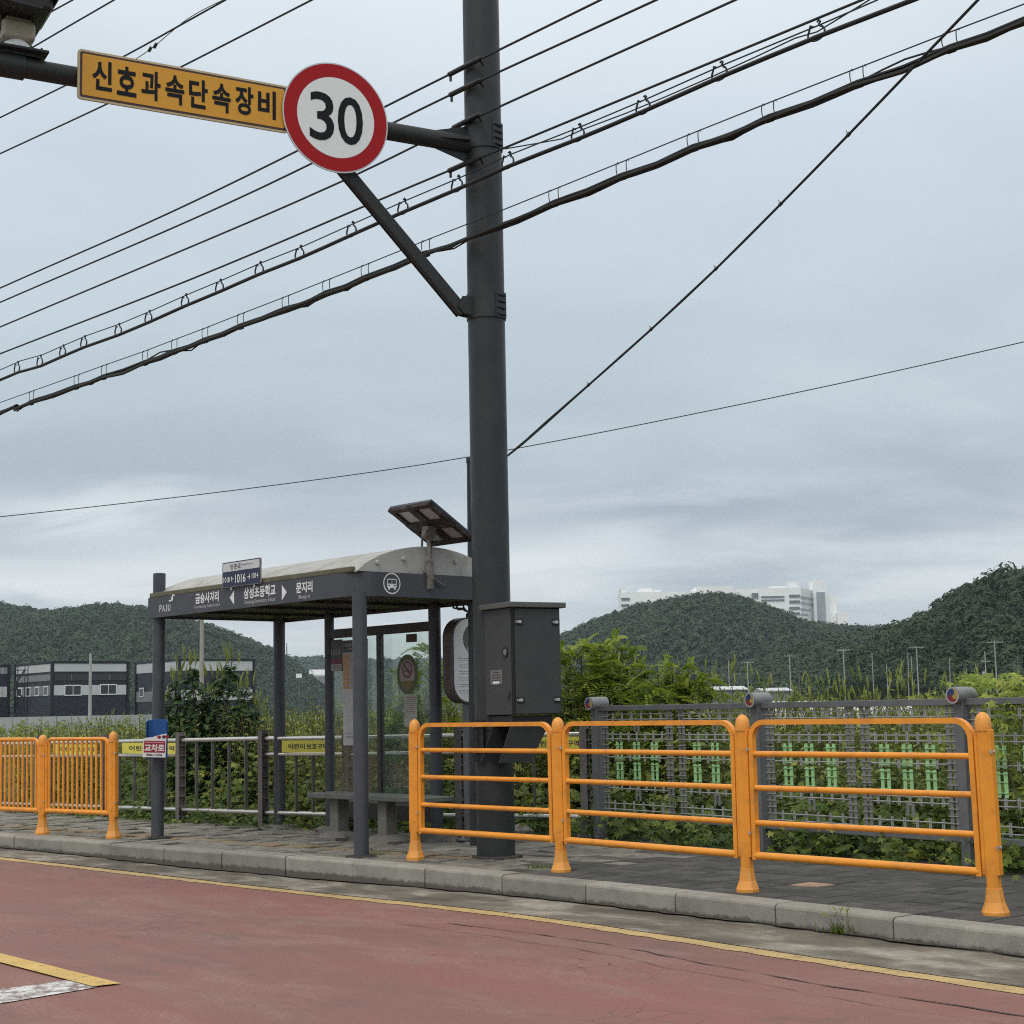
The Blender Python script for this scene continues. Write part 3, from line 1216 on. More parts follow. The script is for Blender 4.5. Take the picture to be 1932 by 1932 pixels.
AR = 0.081
pole = thing('traffic_pole', 'thick dark grey steel pole with a long bracket arm over the road', 'pole', PC.copy())
mb = MB()
mb.cyl((0, 0, -.05), (0, 0, 9.2), PR, n=40)
mb.lathe([(PR, 9.2), (PR * .8, 9.25), (0.001, 9.28)], n=40)
mb.build('shaft', pole_paint, pole)
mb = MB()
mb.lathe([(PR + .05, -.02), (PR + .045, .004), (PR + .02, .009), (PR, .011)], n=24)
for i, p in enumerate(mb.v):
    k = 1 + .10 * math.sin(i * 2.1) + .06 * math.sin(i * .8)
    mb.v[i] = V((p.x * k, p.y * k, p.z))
mb.build('contact_shade_ring', M('pole_contact_shade', (.05, .047, .040), .95, 0, .4, 14), pole)  # dark ring added to paint contact shade round the pole foot
# arm
tip = armpt(79, 134)
arm_len = (V((tip.x, tip.y, 0)) - PC).length + 2.2
mb = MB()
a0 = V((0, 0, ARMZ)) + ARMD * (PR * .8)
mb.cyl(a0, V((0, 0, ARMZ)) + ARMD * arm_len, AR, n=24)
arm = mb.build('arm', arm_paint, pole)
mb = MB()
for sgn in (1, -1):
    T = frame(V((0, 0, ARMZ)) + UZ * 0, ARMD, UZ, ARMD.cross(UZ))
    mb.prism([(PR, AR * sgn), (PR + .34, AR * sgn), (PR, AR * sgn + .09 * sgn)], -.006, .006, T)
mb.bar(V((0, 0, ARMZ)) + ARMD * (PR + .02) + ARMN * .1, V((0, 0, ARMZ)) + ARMD * (PR + .36) + ARMN * .02, .10, .010)
mb.build('gusset', arm_paint, pole)


def clamp(z0, z1):
    mb = MB()
    mb.lathe([(PR + .001, z0), (PR + .010, z0), (PR + .010, z1), (PR + .001, z1)], n=40)
    side = V((math.cos(math.radians(-38)), math.sin(math.radians(-38)), 0))
    tang = V((-side.y, side.x, 0))
    for q in (-.030, .030):
        mb.bar(side * (PR + .005) + tang * q + UZ * z0, side * (PR + .005) + tang * q + UZ * z1, .012, .075, up=tang)
    c = mb.build('clamp', pole_paint, pole)
    mb = MB()
    for i in range(4):
        z = z0 + (z1 - z0) * (i + .5) / 4
        mb.cyl(side * (PR + .02) - tang * .048 + UZ * z, side * (PR + .02) + tang * .048 + UZ * z, .009, n=6)
    mb.build('bolt', arm_paint, c)
    return c


zt0, zt1 = at(910, 287, PC.y).z, at(910, 239, PC.y).z
clamp(zt0, zt1)
zl0, zl1 = at(918, 605, PC.y).z, at(918, 557, PC.y).z
clamp(zl0, zl1)
# brace, a square tube from the lower clamp up to the arm
bl = armpt(872, 590) - PC
bu = armpt(566, 221) - PC
mb = MB()
mb.bar(bl, bu, .085, .085, up=ARMN)
for q in (.045, -.045):
    mb.bar(bl + ARMN * q, bu + ARMN * q, .10, .006, up=ARMN)
mb.build('brace', arm_paint, pole)
mb = MB()
T = frame(V((0, 0, 0)), ARMD, UZ, ARMD.cross(UZ))
zc = (zl0 + zl1) / 2
for q in (-.055, .055):
    mb.prism([(PR, zl1 - .04), (PR + .10, zl1 - .05), (PR + .15, zc - .02), (PR + .09, zl0 + .03), (PR, zl0 + .02)], q - .004, q + .004, T)
mb.build('brace_bracket', arm_paint, pole)

# round speed limit sign, in front of the arm
SO = AR + .055
p30 = armpt(634, 222, SO)
EX = -ARMD                                         # to the right as seen from the traffic
R30 = (armpt(634, 117, SO).z - armpt(634, 328, SO).z) / 2 * .975
p30.z = (armpt(634, 117, SO).z + armpt(634, 328, SO).z) / 2
EXs, EZs = EX, ARMN
if EXs.cross(UZ).dot(EZs) < 0:
    raise ValueError('sign frame')
s30 = thing('speed_limit_sign', 'round white speed sign with a red ring and black 30', 'road sign', frame(p30, EXs, UZ, EZs))
I4 = Matrix.Identity(4)
mb = MB()
mb.prism(ellipse(R30, R30, 72), -.012, 0, I4, 0, True)
for x in (-.12, .12):
    mb.box((x, -.02, -.03), (.04, .3, .036))
mb.build('plate', alum, s30)
mb = MB()
flat(mb, ellipse(R30 * .73, R30 * .73, 72), I4, .002, 0)
mb.build('face', sign_white, s30)
mb = MB()
ringfaces(mb, ellipse(R30 * .975, R30 * .975, 72), ellipse(R30 * .735, R30 * .735, 72), I4, .002, 0)
mb.build('red_ring', sign_red, s30)
mb = MB()
# heavy rounded numerals of the road sign kind
text(mb, '3', I4, -R30 * .27, -R30 * .02, R30 * .46, R30 * .88, 0, .010, .005)
text(mb, '0', I4, R30 * .27, -R30 * .02, R30 * .48, R30 * .88, 0, .010, .005)
mb.build('lettering', sign_black, s30)

# amber plate that names the speed camera
SO2 = AR + .03
c_tl, c_tr, c_br, c_bl = (armpt(148, 92, SO2), armpt(541, 162, SO2), armpt(542, 250, SO2), armpt(150, 187, SO2))
ztop = (c_tl.z + c_tr.z) / 2
zbot = (c_bl.z + c_br.z) / 2
pl = (c_tl + c_bl) / 2
pr_ = (c_tr + c_br) / 2
aw = (V((pl.x, pl.y, 0)) - V((pr_.x, pr_.y, 0))).length + .02
ah = ztop - zbot
ac = (pl + pr_) / 2
ac.z = (ztop + zbot) / 2
amb = thing('warning_plate', 'long amber plate with black Korean lettering on the bracket arm', 'road sign', frame(ac, EXs, UZ, EZs))
mb = MB()
mb.prism(rrect(aw, ah, .03), -.02, 0, I4, 0)
for x in (-aw * .35, 0, aw * .35):
    mb.box((x, 0, -.02), (.05, ah * .7, .02))
mb.build('plate', M('amber_rim', (.50, .40, .24), .45), amb)
mb = MB()
flat(mb, rrect(aw - .035, ah - .035, .02), I4, .002, 0)
flat(mb, rrect(aw - .07, ah - .07, .012), I4, .004, 1)
mb.build('face', [M('amber_border', (.045, .012, .008), .45), sign_amber], amb)
mb = MB()
chars = '신호과속단속장비'
adv = aw * .895 / 8
for i, ch in enumerate(chars):
    text(mb, ch, I4, -aw * .447 + adv * (i + .5), (0.03 if ch in '신장비' else 0) * ah, adv * .80, ah * .60, 0, .028, .007)
mb.build('lettering', sign_black, amb)

# enforcement camera standing on the arm
ca = armpt(30, 128)
camT = frame(V((ca.x, ca.y, ARMZ + AR)), EXs, UZ, EZs)
ec = thing('enforcement_camera', 'black traffic camera housing on a beige pan mount atop the arm', 'camera', camT)
mb = MB()
mb.box((-.02, .035, 0), (.50, .022, .26), None, 0, .004)
mb.box((-.02, .012, 0), (.40, .03, .14))
for x in (.10, .18, -.12, -.2):
    mb.cyl((x, .03, .08), (x, .075, .08), .008, n=6)
mb.cyl((-.2, -.082, 0), (.06, -.082, 0), AR + .018, n=24)
T = Matrix.Identity(4)
mb.build('mounting_plate', arm_paint, ec)
mb = MB()
mb.lathe([(.115, 0), (.11, .03), (.09, .065), (.06, .085)], (0.0, .046, 0), 24, R=Matrix.Rotation(math.radians(-90), 3, 'X'))
mb.build('turntable', white_paint, ec)
mb = MB()
mb.box((0, .19, 0), (.26, .16, .22), None, 0, .035, 3)
mb.box((0, .265, 0), (.20, .06, .17), None, 0, .012)
mb.box((-.15, .26, 0), (.03, .16, .12), None, 0, .008)
mb.build('pan_head', beige, ec)
mb = MB()
R_ = Matrix.Rotation(math.radians(-4), 3, 'Z')
mb.box((-.02, .42, .05), (.46, .26, .62), R_, 0, .03, 3)
mb.box((-.02, .565, .12), (.52, .018, .76), R_, 0, .004)
mb.box((.24, .46, .12), (.014, .2, .7), R_, 0, .004)
mb.box((-.02, .30, .30), (.30, .035, .12), R_, 0, .004)
mb.build('housing', M('housing_black', (.009, .009, .010), .45), ec)
mb = MB()
mb.cyl((-.02, .42, .362), (-.02, .42, .372), .085, n=24)
mb.build('lens', win_dark, ec)

# control cabinet strapped to the pole
CD = V((.86, .51, 0)).normalized()                 # along the door
CE = V((-.51, .86, 0)).normalized()                # along the left face, going back
cc = at(963.5, 1250, PC.y - .56)
CWD, CDP = .50, .44
cz0, cz1 = at(963, 1349, cc.y).z, at(963, 1146, cc.y).z
cabT = frame(V((cc.x, cc.y, cz0)), CD, CE, UZ)
CH = cz1 - cz0
cab = thing('control_cabinet', 'grey steel box with four latches strapped to the pole', 'cabinet', cabT)
mb = MB()
mb.box((CWD / 2, CDP / 2, CH / 2), (CWD, CDP, CH), None, 0, .006)
mb.build('housing', cab_paint, cab)
mb = MB()
mb.box((CWD / 2 + .012, -.012, CH / 2), (CWD - .05, .02, CH - .012), None, 0, .005)
door = mb.build('door', cab_paint, cab)
mb = MB()
mb.box((.017, -.004, CH / 2), (.012, .008, CH - .01))
mb.build('door_seal', black_rubber, door)
latch = None
for lx in (.075, CWD - .055):
    for lz in (CH * .135, CH * .865):
        if latch is None:
            mb = MB()
            mb.box((0, 0, 0), (.075, .006, .052), None, 0, .002)
            latch = mb.build('latch', M('latch_recess', (.006, .006, .007), .6), cab)
            mb = MB()
            mb.box((0, -.007, 0), (.038, .010, .026), None, 0, .003)
            mb.box((-.030, -.005, 0), (.012, .008, .018), None, 0, .002)
            lk = mb.build('latch_tongue', alum, latch)
            latch.location = (lx, -.0255, lz)
        else:
            l2 = copy_part(latch, cab, (lx, -.0255, lz))
            copy_part(lk, l2)
mb = MB()
mb.box((CWD / 2, CDP / 2 - .01, CH + .024), (CWD + .07, CDP + .09, .046), None, 0, .006)
mb.build('roof', M('cabinet_cap', (.085, .088, .086), .5), cab)
mb = MB()
Tl = frame(V((-.001, CDP * .55, CH * .355)), V((0, -1, 0)), UZ, V((-1, 0, 0)))
mb.prism(rrect(.20, .125, .006), 0, .003, Tl, 0)
for i, w_ in enumerate((.10, .15, .16, .16)):
    flat(mb, rrect(w_, .006, .002, 2, 0, .042 - i * .022), Tl, .0045, 1)
flat(mb, rrect(.11, .018, .003, 2, 0, -.044), Tl, .0045, 2)
mb.build('name_plate', [M('plate_grey', (.16, .15, .145), .5), ink, white_paint], cab)
mb = MB()
Th = frame(V((-.001, CDP * .20, CH * .585)), V((0, -1, 0)), UZ, V((-1, 0, 0)))
mb.prism(ellipse(.048, .048, 24), 0, .006, Th, 0)
mb.prism(ellipse(.026, .026, 20, .008, 0), .006, .009, Th, 1)
mb.build('meter_port', [black_rubber, M('port_glass', (.16, .16, .17), .2)], cab)
mb = MB()
Tk = frame(V((-.001, CDP * .10, CH * .185)), V((0, -1, 0)), UZ, V((-1, 0, 0)))
mb.prism([(-.025, -.02), (.025, -.02), (.025, .025), (0, .035)], 0, .022, Tk, 0)
mb.build('lock', cab_paint, cab)
# support frame below the box
mb = MB()
mb.box((CWD * .46, CDP * .5, -.045), (CWD * .80, CDP * .8, .075))
gus = [(.02, -.09), (CWD * .80, -.09), (CWD * .42, -.40), (-.10, -.40)]
for yq in (.06, CDP * .82):
    Tg = frame(V((0, yq, 0)), V((1, 0, 0)), UZ, V((0, -1, 0)))
    mb.prism(gus, -.005, .005, Tg)
mb.add([(.0, .06, -.40), (CWD * .42, .06, -.40), (CWD * .80, .06, -.09), (CWD * .80, CDP * .8, -.09), (CWD * .42, CDP * .8, -.40), (.0, CDP * .8, -.40)], [[1, 2, 3, 4], [0, 1, 4, 5]])
mb.build('support_frame', arm_paint, cab)
mb = MB()
lp = ROOT[cab.name].inverted() @ V((PC.x, PC.y, cz0))
for dz in (-.10, -.34):
    mb.lathe([(PR + .002, dz - .03), (PR + .012, dz - .03), (PR + .012, dz + .03), (PR + .002, dz + .03)], (lp.x, lp.y, 0), 32)
sd = (V((-1, -.35, 0))).normalized()
for q in (-.02, .02):
    mb.bar(V((lp.x, lp.y, -.04)) + sd * (PR + .03) + V((.35, -1, 0)) * q, V((lp.x, lp.y, -.40)) + sd * (PR + .03) + V((.35, -1, 0)) * q, .012, .07, up=V((.35, -1, 0)))
mb.build('strap', black_rubber, cab)
for dz in (-.09, -.30):
    mb = MB()
    mb.cyl(V((lp.x, lp.y, dz)) + sd * (PR + .05) - V((.35, -1, 0)) * .06, V((lp.x, lp.y, dz)) + sd * (PR + .05) + V((.35, -1, 0)) * .06, .012, n=6)
    mb.build('strap_bolt', alum, cab)

# ================================================================== BUS SHELTER
fl, fr = g(297, 1581), g(682, 1617.5)
for p in (fl, fr):
    p += V((p.x, p.y, 0)).normalized() * .062
U = (fr - fl)
SW = U.length
U.normalize()
VB = V((-U.y, U.x, 0))
SD = 1.52
shT = frame(fl, U, VB, UZ)
sh = thing('bus_shelter', 'grey bus shelter with pale vaulted roof and lettered fascia', 'bus shelter', shT)
shI = shT.inverted()


def shpx(px, py, v0=-.085):
    """picture point -> (u, z) on the plane v = v0 of the shelter"""
    p = shI @ onplane(px, py, shT @ V((0, v0, 0)), VB)
    return p.x, p.z


def shside(px, py, u0):
    p = shI @ onplane(px, py, shT @ V((u0, 0, 0)), U)
    return p.y, p.z


ZF0 = (shpx(297, 1162)[1] + shpx(650, 1129)[1]) / 2
ZF1 = (shpx(297, 1122)[1] + shpx(650, 1084.5)[1]) / 2
PRD = .066


def pillar(u, v, z1, name='pillar', r=PRD):
    mb = MB()
    mb.cyl((0, 0, -.04), (0, 0, z1), r, n=28)
    mb.lathe([(r, z1), (r * .7, z1 + .006), (.001, z1 + .008)], n=28)
    o = mb.build(name, shelter_paint, sh)
    o.location = (u, v, 0)
    return o


pillar(0, 0, shpx(297, 1083, 0)[1])
pillar(SW, 0, ZF0 + .03)
pillar(0, SD, ZF0 + .03)
pillar(SW, SD, ZF0 + .03)


def rear_u(px, v=SD):
    p = shI @ onplane(px, 1337, shT @ V((0, v, 0)), VB)
    return p.x


UB0, UB1, UB2 = rear_u(622), rear_u(718), rear_u(822)
pillar(UB0, SD, ZF0 + .02, r=.052)
pillar(UB2, SD, ZF0 + .02, r=.062)
# fascia band round the roof
mb = MB()
path = [(-.085, .12), (-.085, -.085), (SW - .14, -.085)]
for i in range(1, 7):
    a = math.radians(-90 + 90 * i / 6)
    path.append((SW - .14 + .22 * math.cos(a), -.085 + .22 + .22 * math.sin(a)))
path += [(SW + .08, SD + .02)]
inner = []
pts = [V((x, y, 0)) for x, y in path]
for i, p in enumerate(pts):
    d = (pts[min(i + 1, len(pts) - 1)] - pts[max(i - 1, 0)]).normalized()
    inner.append(p + V((-d.y, d.x, 0)) * .035)
n = len(pts)
vs = [(p.x, p.y, z) for z in (ZF0, ZF1) for p in pts] + [(p.x, p.y, z) for z in (ZF0, ZF1) for p in inner]
fs = []
for i in range(n - 1):
    fs += [[i, i + 1, n + i + 1, n + i], [2 * n + i, 3 * n + i, 3 * n + i + 1, 2 * n + i + 1], [n + i, n + i + 1, 3 * n + i + 1, 3 * n + i], [i, 2 * n + i, 2 * n + i + 1, i + 1]]
fs += [[0, n, 3 * n, 2 * n], [n - 1, 3 * n - 1, 4 * n - 1, 2 * n - 1]]
mb.add(vs, fs)
mb.box((SW + .045, SD + .095, (ZF0 + ZF1) / 2), (.06, .13, ZF1 - ZF0 - .02))
mb.box((SW / 2, SD + .10, (ZF0 + ZF1) / 2 - .01), (SW + .12, .04, ZF1 - ZF0))
mb.box((-.066, SD / 2 + .1, (ZF0 + ZF1) / 2), (.035, SD - .04, ZF1 - ZF0))
fas = mb.build('fascia', shelter_paint, sh)
# lettering on the front of the fascia
TFr = frame(V((0, -.085, 0)), V((1, 0, 0)), UZ, V((0, -1, 0)))


def ftext(mb, body, px, py, wpx, hpx, bold=.02, mi=0):
    u, z = shpx(px, py)
    u1, _ = shpx(px - wpx / 2, py + wpx * .045)
    u2, _ = shpx(px + wpx / 2, py - wpx * .045)
    _, z1 = shpx(px, py - hpx / 2)
    _, z2 = shpx(px, py + hpx / 2)
    text(mb, body, TFr, u, z, u2 - u1, z1 - z2, mi, bold, .003)


fw_ = M('fascia_white', (.74, .75, .76), .5)
fg_ = M('fascia_grey', (.40, .41, .43), .5)
for ko_, (kx, ky, kw, kh), en_, (ex_, ey_, ew, eh) in (('금승사거리', (391, 1127.2, 44, 20), 'Geumseung  Intersection', (390.5, 1143.6, 49, 8)), ('삼성초등학교', (490, 1116.2, 60, 22), 'Samsung Elementary School', (490.5, 1134.0, 58, 10)), ('문지리', (574.5, 1107.8, 31, 21), 'Munji-ri', (574.5, 1126.6, 21, 9.5))):
    mb = MB()
    ftext(mb, ko_, kx, ky, kw, kh, .03)
    ftext(mb, en_, ex_, ey_, ew, eh, .012, 1)
    mb.build('stop_name_lettering', [fw_, fg_], fas)
for px, py, sg in ((438, 1127.6, -1), (537, 1117.6, 1)):
    mb = MB()
    u, z = shpx(px, py)
    w_, h_ = .085, .074
    flat(mb, [(u + sg * w_ * .5, z), (u - sg * w_ * .5, z + h_), (u - sg * w_ * .5, z - h_)][::sg], TFr, .003, 0)
    mb.build('arrow_mark', fw_, fas)
mb = MB()
for ch_, px_, w_q in (('P', 303.4, 3.8), ('A', 309, 4.8), ('J', 314.3, 2.9), ('U', 319.8, 4.2)):
    ftext(mb, ch_, px_, 1147.2 - (px_ - 312) * .09, w_q, 12.5, .008)
mb.build('town_lettering', fw_, fas)
# the little winged figure above the town name
mb = MB()
u, z = shpx(325.5, 1128.5)
for k, (dx, dz, rx, rz) in enumerate(((-.045, -.024, .028, .009), (.0, -.004, .020, .026), (.010, .026, .011, .012), (.040, .028, .018, .008))):
    flat(mb, ellipse(rx, rz, 16, u + dx, z + dz), TFr, .003 + k * .0007, 0)
mb.build('town_emblem', fw_, fas)
# bus pictogram on the end of the fascia
TSd = frame(V((SW + .08, 0, 0)), V((0, 1, 0)), UZ, V((1, 0, 0)))
vq, zq = shside(739, 1100.8, SW + .08)
vq2, _ = shside(722, 1101.5, SW + .08)
rr_ = min(.098, abs(vq - vq2))
mb = MB()
ringfaces(mb, ellipse(rr_, rr_, 40, vq, zq), ellipse(rr_ * .88, rr_ * .88, 40, vq, zq), TSd, .003, 0)
bw, bh = rr_ * 1.12, rr_ * .86
ringfaces(mb, rrect(bw, bh, .014, 4, vq, zq), rrect(bw * .84, bh * .80, .008, 4, vq, zq), TSd, .003, 0)
flat(mb, rrect(bw * .9, bh * .46, .006, 3, vq, zq - bh * .27), TSd, .0042, 0)
flat(mb, rrect(bw * .04, bh * .5, .001, 2, vq, zq + bh * .2), TSd, .0046, 0)
for sg in (-1, 1):
    flat(mb, rrect(bw * .20, bh * .22, .004, 3, vq + sg * bw * .29, zq - bh * .58), TSd, .0042, 0)
    flat(mb, ellipse(bw * .07, bw * .07, 14, vq + sg * bw * .30, zq - bh * .22), TSd, .0055, 1)
mb.build('bus_pictogram', [MATS['fascia_white'], shelter_paint], fas)
# ceiling
mb = MB()
mb.box((SW / 2, SD / 2 + .03, ZF0 + .035), (SW + .05, SD + .1, .02))
for uu in (.9, 1.8, 2.7):
    mb.box((uu, SD / 2, ZF0 + .012), (.05, SD, .03))
mb.build('ceiling', dark_frame, sh)
# vaulted roof in four sheets
RV0, RV1 = -.055, SD + .10
rise = shside(806, 1035, SW)[1] - ZF1
mb = MB()
NA = 20


def arc(q, r=1.0, dz=0.0):
    v = RV0 + (RV1 - RV0) * q
    return v, ZF1 + .012 + dz + rise * r * (1 - (2 * q - 1) ** 2) ** .85


cuts = np.linspace(-.02, SW + .055, 6)
for a, b in zip(cuts, cuts[1:]):
    a, b = a + .005, b - .005
    vs, fs = [], []
    for i in range(NA + 1):
        v, z = arc(i / NA)
        for (uu, dz) in ((a, 0), (b, 0), (a, -.014), (b, -.014)):
            vs.append((uu, v, z + dz))
    for i in range(NA):
        o = i * 4
        fs += [[o, o + 1, o + 5, o + 4], [o + 2, o + 6, o + 7, o + 3], [o, o + 4, o + 6, o + 2], [o + 1, o + 3, o + 7, o + 5]]
    fs += [[0, 2, 3, 1], [NA * 4, NA * 4 + 1, NA * 4 + 3, NA * 4 + 2]]
    mb.add(vs, fs, 0, True)
roof = mb.build('roof', roof_white, sh)
mb = MB()
vs, fs = [], []
for i in range(NA + 1):
    v, z = arc(i / NA, 1, -.020)
    vs += [(-.01, v, z), (SW + .04, v, z)]
for i in range(NA):
    fs.append([i * 2, i * 2 + 1, i * 2 + 3, i * 2 + 2])
mb.add(vs, fs, 0, True)
mb.build('roof_lining', M('roof_lining', (.10, .10, .085), .8), roof)
mb = MB()
mb.bar((-.05, -.065, ZF1 + .022), (SW + .0, -.065, ZF1 + .022), .05, .05, bev=.008)
mb.build('gutter_edge', roof_dirty, roof)
for uu, nm in ((SW + .045, 'end_panel'), (-.005, 'end_panel')):
    mb = MB()
    prof_ = [arc(i / NA, .97, -.004) for i in range(NA + 1)]
    Te = frame(V((uu, 0, 0)), V((0, 1, 0)), UZ, V((1, 0, 0)))
    mb.prism([(v, z) for v, z in prof_] + [(RV1, ZF1 + .004), (RV0, ZF1 + .004)], -.006, .006, Te, 0)
    mb.build(nm, M('end_panel_white', (.40, .40, .39), .55, 0, .06, 4, .03, 40, stain=(.17, .17, .12), stain_amt=.5, stain_scale=3) if 'end_panel_white' not in MATS else MATS['end_panel_white'], sh)
cap0 = None
for q in (.13, .31, .48, .68, .86):
    v, z = arc(q)
    zc_ = ZF1 + .03 + (z - ZF1 - .03) * .52
    if cap0 is None:
        mb = MB()
        mb.lathe([(.022, 0), (.022, .012), (.017, .018), (.001, .019)], n=20, R=Matrix.Rotation(math.radians(90), 3, 'Y'))
        cap0 = mb.build('bolt_cap', old_white if False else MATS['end_panel_white'], sh)
        cap0.location = (SW + .052, v, zc_)
    else:
        copy_part(cap0, sh, (SW + .052, v, zc_))
# glazed back
zb = lambda px, py: (shI @ onplane(px, py, shT @ V((0, SD, 0)), VB)).z
ZT1, ZT0 = zb(801, 1173.5), zb(801, 1190.8)
mb = MB()
mb.bar((UB0, SD, (ZT0 + ZT1) / 2), (UB2, SD, (ZT0 + ZT1) / 2), .07, ZT1 - ZT0)
mb.bar((UB0, SD, .25), (UB2, SD, .25), .06, .16)
mb.bar((UB1, SD, .25), (UB1, SD, ZT0), .055, .055)
mb.build('back_frame', dark_frame, sh)
for a, b in ((UB0 + .05, UB1 - .028), (UB1 + .028, UB2 - .055)):
    mb = MB()
    mb.box(((a + b) / 2, SD, (.33 + ZT0) / 2), (b - a, .008, ZT0 - .33))
    mb.build('glass_pane', glass, sh)
# low mats of mortar round the feet of the back posts
for (u_, v_, sx, sz) in ((.03, SD, .30, .045), (UB2, SD + .02, .26, .10), (UB0, SD + .03, .22, .07)):
    mb = MB()
    prf = [(sx, -.02), (sx * .95, sz * .45), (sx * .7, sz * .85), (.05, sz)]
    mb.lathe(prf, n=18)
    for i, p in enumerate(mb.v):
        k = 1 + .16 * math.sin(i * 2.3) + .1 * math.sin(i * .9)
        mb.v[i] = V((p.x * k, p.y * k * .75, p.z))
    o = mb.build('footing', bench_stone, sh)
    o.location = (u_, v_, 0)

ring_m = M('contact_shade', (.030, .030, .026), .95, 0, .4, 20)  # contact shadow painted in as dark rings round the front pillar feet
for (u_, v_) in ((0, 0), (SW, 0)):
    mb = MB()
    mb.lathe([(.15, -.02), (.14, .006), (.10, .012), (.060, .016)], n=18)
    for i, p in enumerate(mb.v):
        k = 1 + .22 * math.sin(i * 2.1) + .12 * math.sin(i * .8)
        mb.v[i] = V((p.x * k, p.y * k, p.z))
    o = mb.build('contact_shade_ring', ring_m, sh)
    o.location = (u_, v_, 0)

# ---- things fixed to the shelter
TBk = lambda u, z, v=SD: frame(shT @ V((u, v, z)), U, UZ, -VB)


def backpx(px, py, v):
    p = shI @ onplane(px, py, shT @ V((0, v, 0)), VB)
    return p.x, p.z


def backrect(x0, y0, x1, y1, v):
    cx, cy = (x0 + x1) / 2, (y0 + y1) / 2
    u, z = backpx(cx, cy, v)
    w_ = backpx(x1, cy, v)[0] - backpx(x0, cy, v)[0]
    h_ = backpx(cx, y0, v)[1] - backpx(cx, y1, v)[1]
    return u, z, w_, h_


VG = SD - .03
u, z, w_, h_ = backrect(624, 1207, 645, 1266, VG)
t = thing('stop_number_sign', 'narrow dark sign reading 1016 with red band, leftmost on the shelter glass', 'sign', TBk(u, z, VG))
mb = MB()
mb.prism(rrect(w_, h_, .005), -.012, 0, I4, 0)
flat(mb, rrect(w_, h_ * .16, .001, 1, 0, -h_ * .19), I4, .0015, 1)
flat(mb, rrect(w_ * .96, h_ * .21, .001, 1, 0, -h_ * .385), I4, .0015, 2)
mb.build('board', [M('board_black', (.010, .012, .016), .4), red_ink, M('board_grey', (.30, .29, .29), .5)], t)
mb = MB()
text(mb, '1016', I4, 0, h_ * .10, w_ * .8, h_ * .18, 0, .015, .003)
for i in range(3):
    flat(mb, rrect(w_ * .75, .008, .001, 1, 0, -h_ * (.34 + .045 * i)), I4, .003, 1)
mb.build('lettering', [M('dim_white', (.40, .38, .37), .5), ink_grey], t)

u, z, w_, h_ = backrect(646.8, 1206.5, 693, 1406, VG)
t = thing('timetable_board', 'tall white timetable board with dark header behind the front right pillar', 'notice board', TBk(u, z, VG))
mb = MB()
mb.prism(rrect(w_, h_, .005), -.012, 0, I4, 0)
flat(mb, rrect(w_ * .97, h_ * .115, .002, 1, 0, h_ * .44), I4, .0015, 1)
flat(mb, rrect(w_ * .97, h_ * .34, .002, 1, 0, h_ * .205), I4, .0015, 2)
for i in range(8):
    flat(mb, rrect(w_ * .20, h_ * .027, .002, 1, -w_ * .36, h_ * (.345 - i * .042)), I4, .003, 3)
    flat(mb, rrect(w_ * .55, h_ * .004, .001, 1, w_ * .12, h_ * (.345 - i * .042)), I4, .003, 4)
flat(mb, rrect(w_ * .9, .004, .001, 1, 0, -h_ * .385), I4, .003, 4)
flat(mb, rrect(w_ * .4, .01, .001, 1, -w_ * .2, -h_ * .42), I4, .003, 4)
mb.build('board', [M('board_white', (.46, .47, .47), .45), M('board_slate', (.025, .030, .040), .45), M('board_cream', (.36, .33, .28), .5), orange_ink, ink_grey], t)
mb = MB()
text(mb, '삼성초등학교', I4, 0, h_ * .453, w_ * .82, h_ * .035, 0, .02, .003)
flat(mb, rrect(w_ * .5, h_ * .008, .001, 1, 0, h_ * .415), I4, .003, 0)
mb.build('lettering', [MATS['dim_white']], t)

u, z, w_, h_ = backrect(748.7, 1234.5, 788.2, 1310, VG)
t = thing('no_smoking_sticker', 'oval green no smoking sticker on the shelter glass', 'sticker', TBk(u, z, VG))
mb = MB()
mb.prism(ellipse(w_ / 2, h_ / 2), -.003, 0, I4, 0, True)
flat(mb, ellipse(w_ * .36, h_ * .375, 40, 0, -h_ * .01), I4, .0015, 1)
flat(mb, [p for p in ellipse(w_ * .36, h_ * .375, 60, 0, -h_ * .01) if p[1] < -h_ * .13], I4, .0027, 2)
ringfaces(mb, ellipse(w_ * .235, h_ * .215, 40, 0, h_ * .12), ellipse(w_ * .185, h_ * .168, 40, 0, h_ * .12), I4, .003, 3)
R45 = Matrix.Rotation(math.radians(-42), 4, 'Z')
mb.add([(R45 @ V(p)) + V((0, h_ * .12, .0045)) for p in ((-w_ * .22, -.009, 0), (w_ * .22, -.009, 0), (w_ * .22, .009, 0), (-w_ * .22, .009, 0))], [[0, 1, 2, 3]], 3)
flat(mb, rrect(w_ * .28, h_ * .03, .003, 2, -w_ * .01, h_ * .085), I4, .0038, 4)
for i in range(5):
    flat(mb, ellipse(w_ * .030, h_ * .014, 10, w_ * (.06 + .03 * math.sin(i * 2.2)), h_ * (.13 + .03 * i)), I4, .0036 + i * .0002, 5)
for i in range(2):
    flat(mb, rrect(w_ * (.5 - .12 * i), h_ * .018, .002, 1, 0, -h_ * (.20 + .05 * i)), I4, .004, 6)
mb.build('sticker_face', [green_ink, M('sticker_white', (.25, .235, .235), .5), M('sticker_olive', (.115, .11, .03), .5), red_ink, ink, ink_grey, M('sticker_gold', (.25, .15, .035), .5)], t)

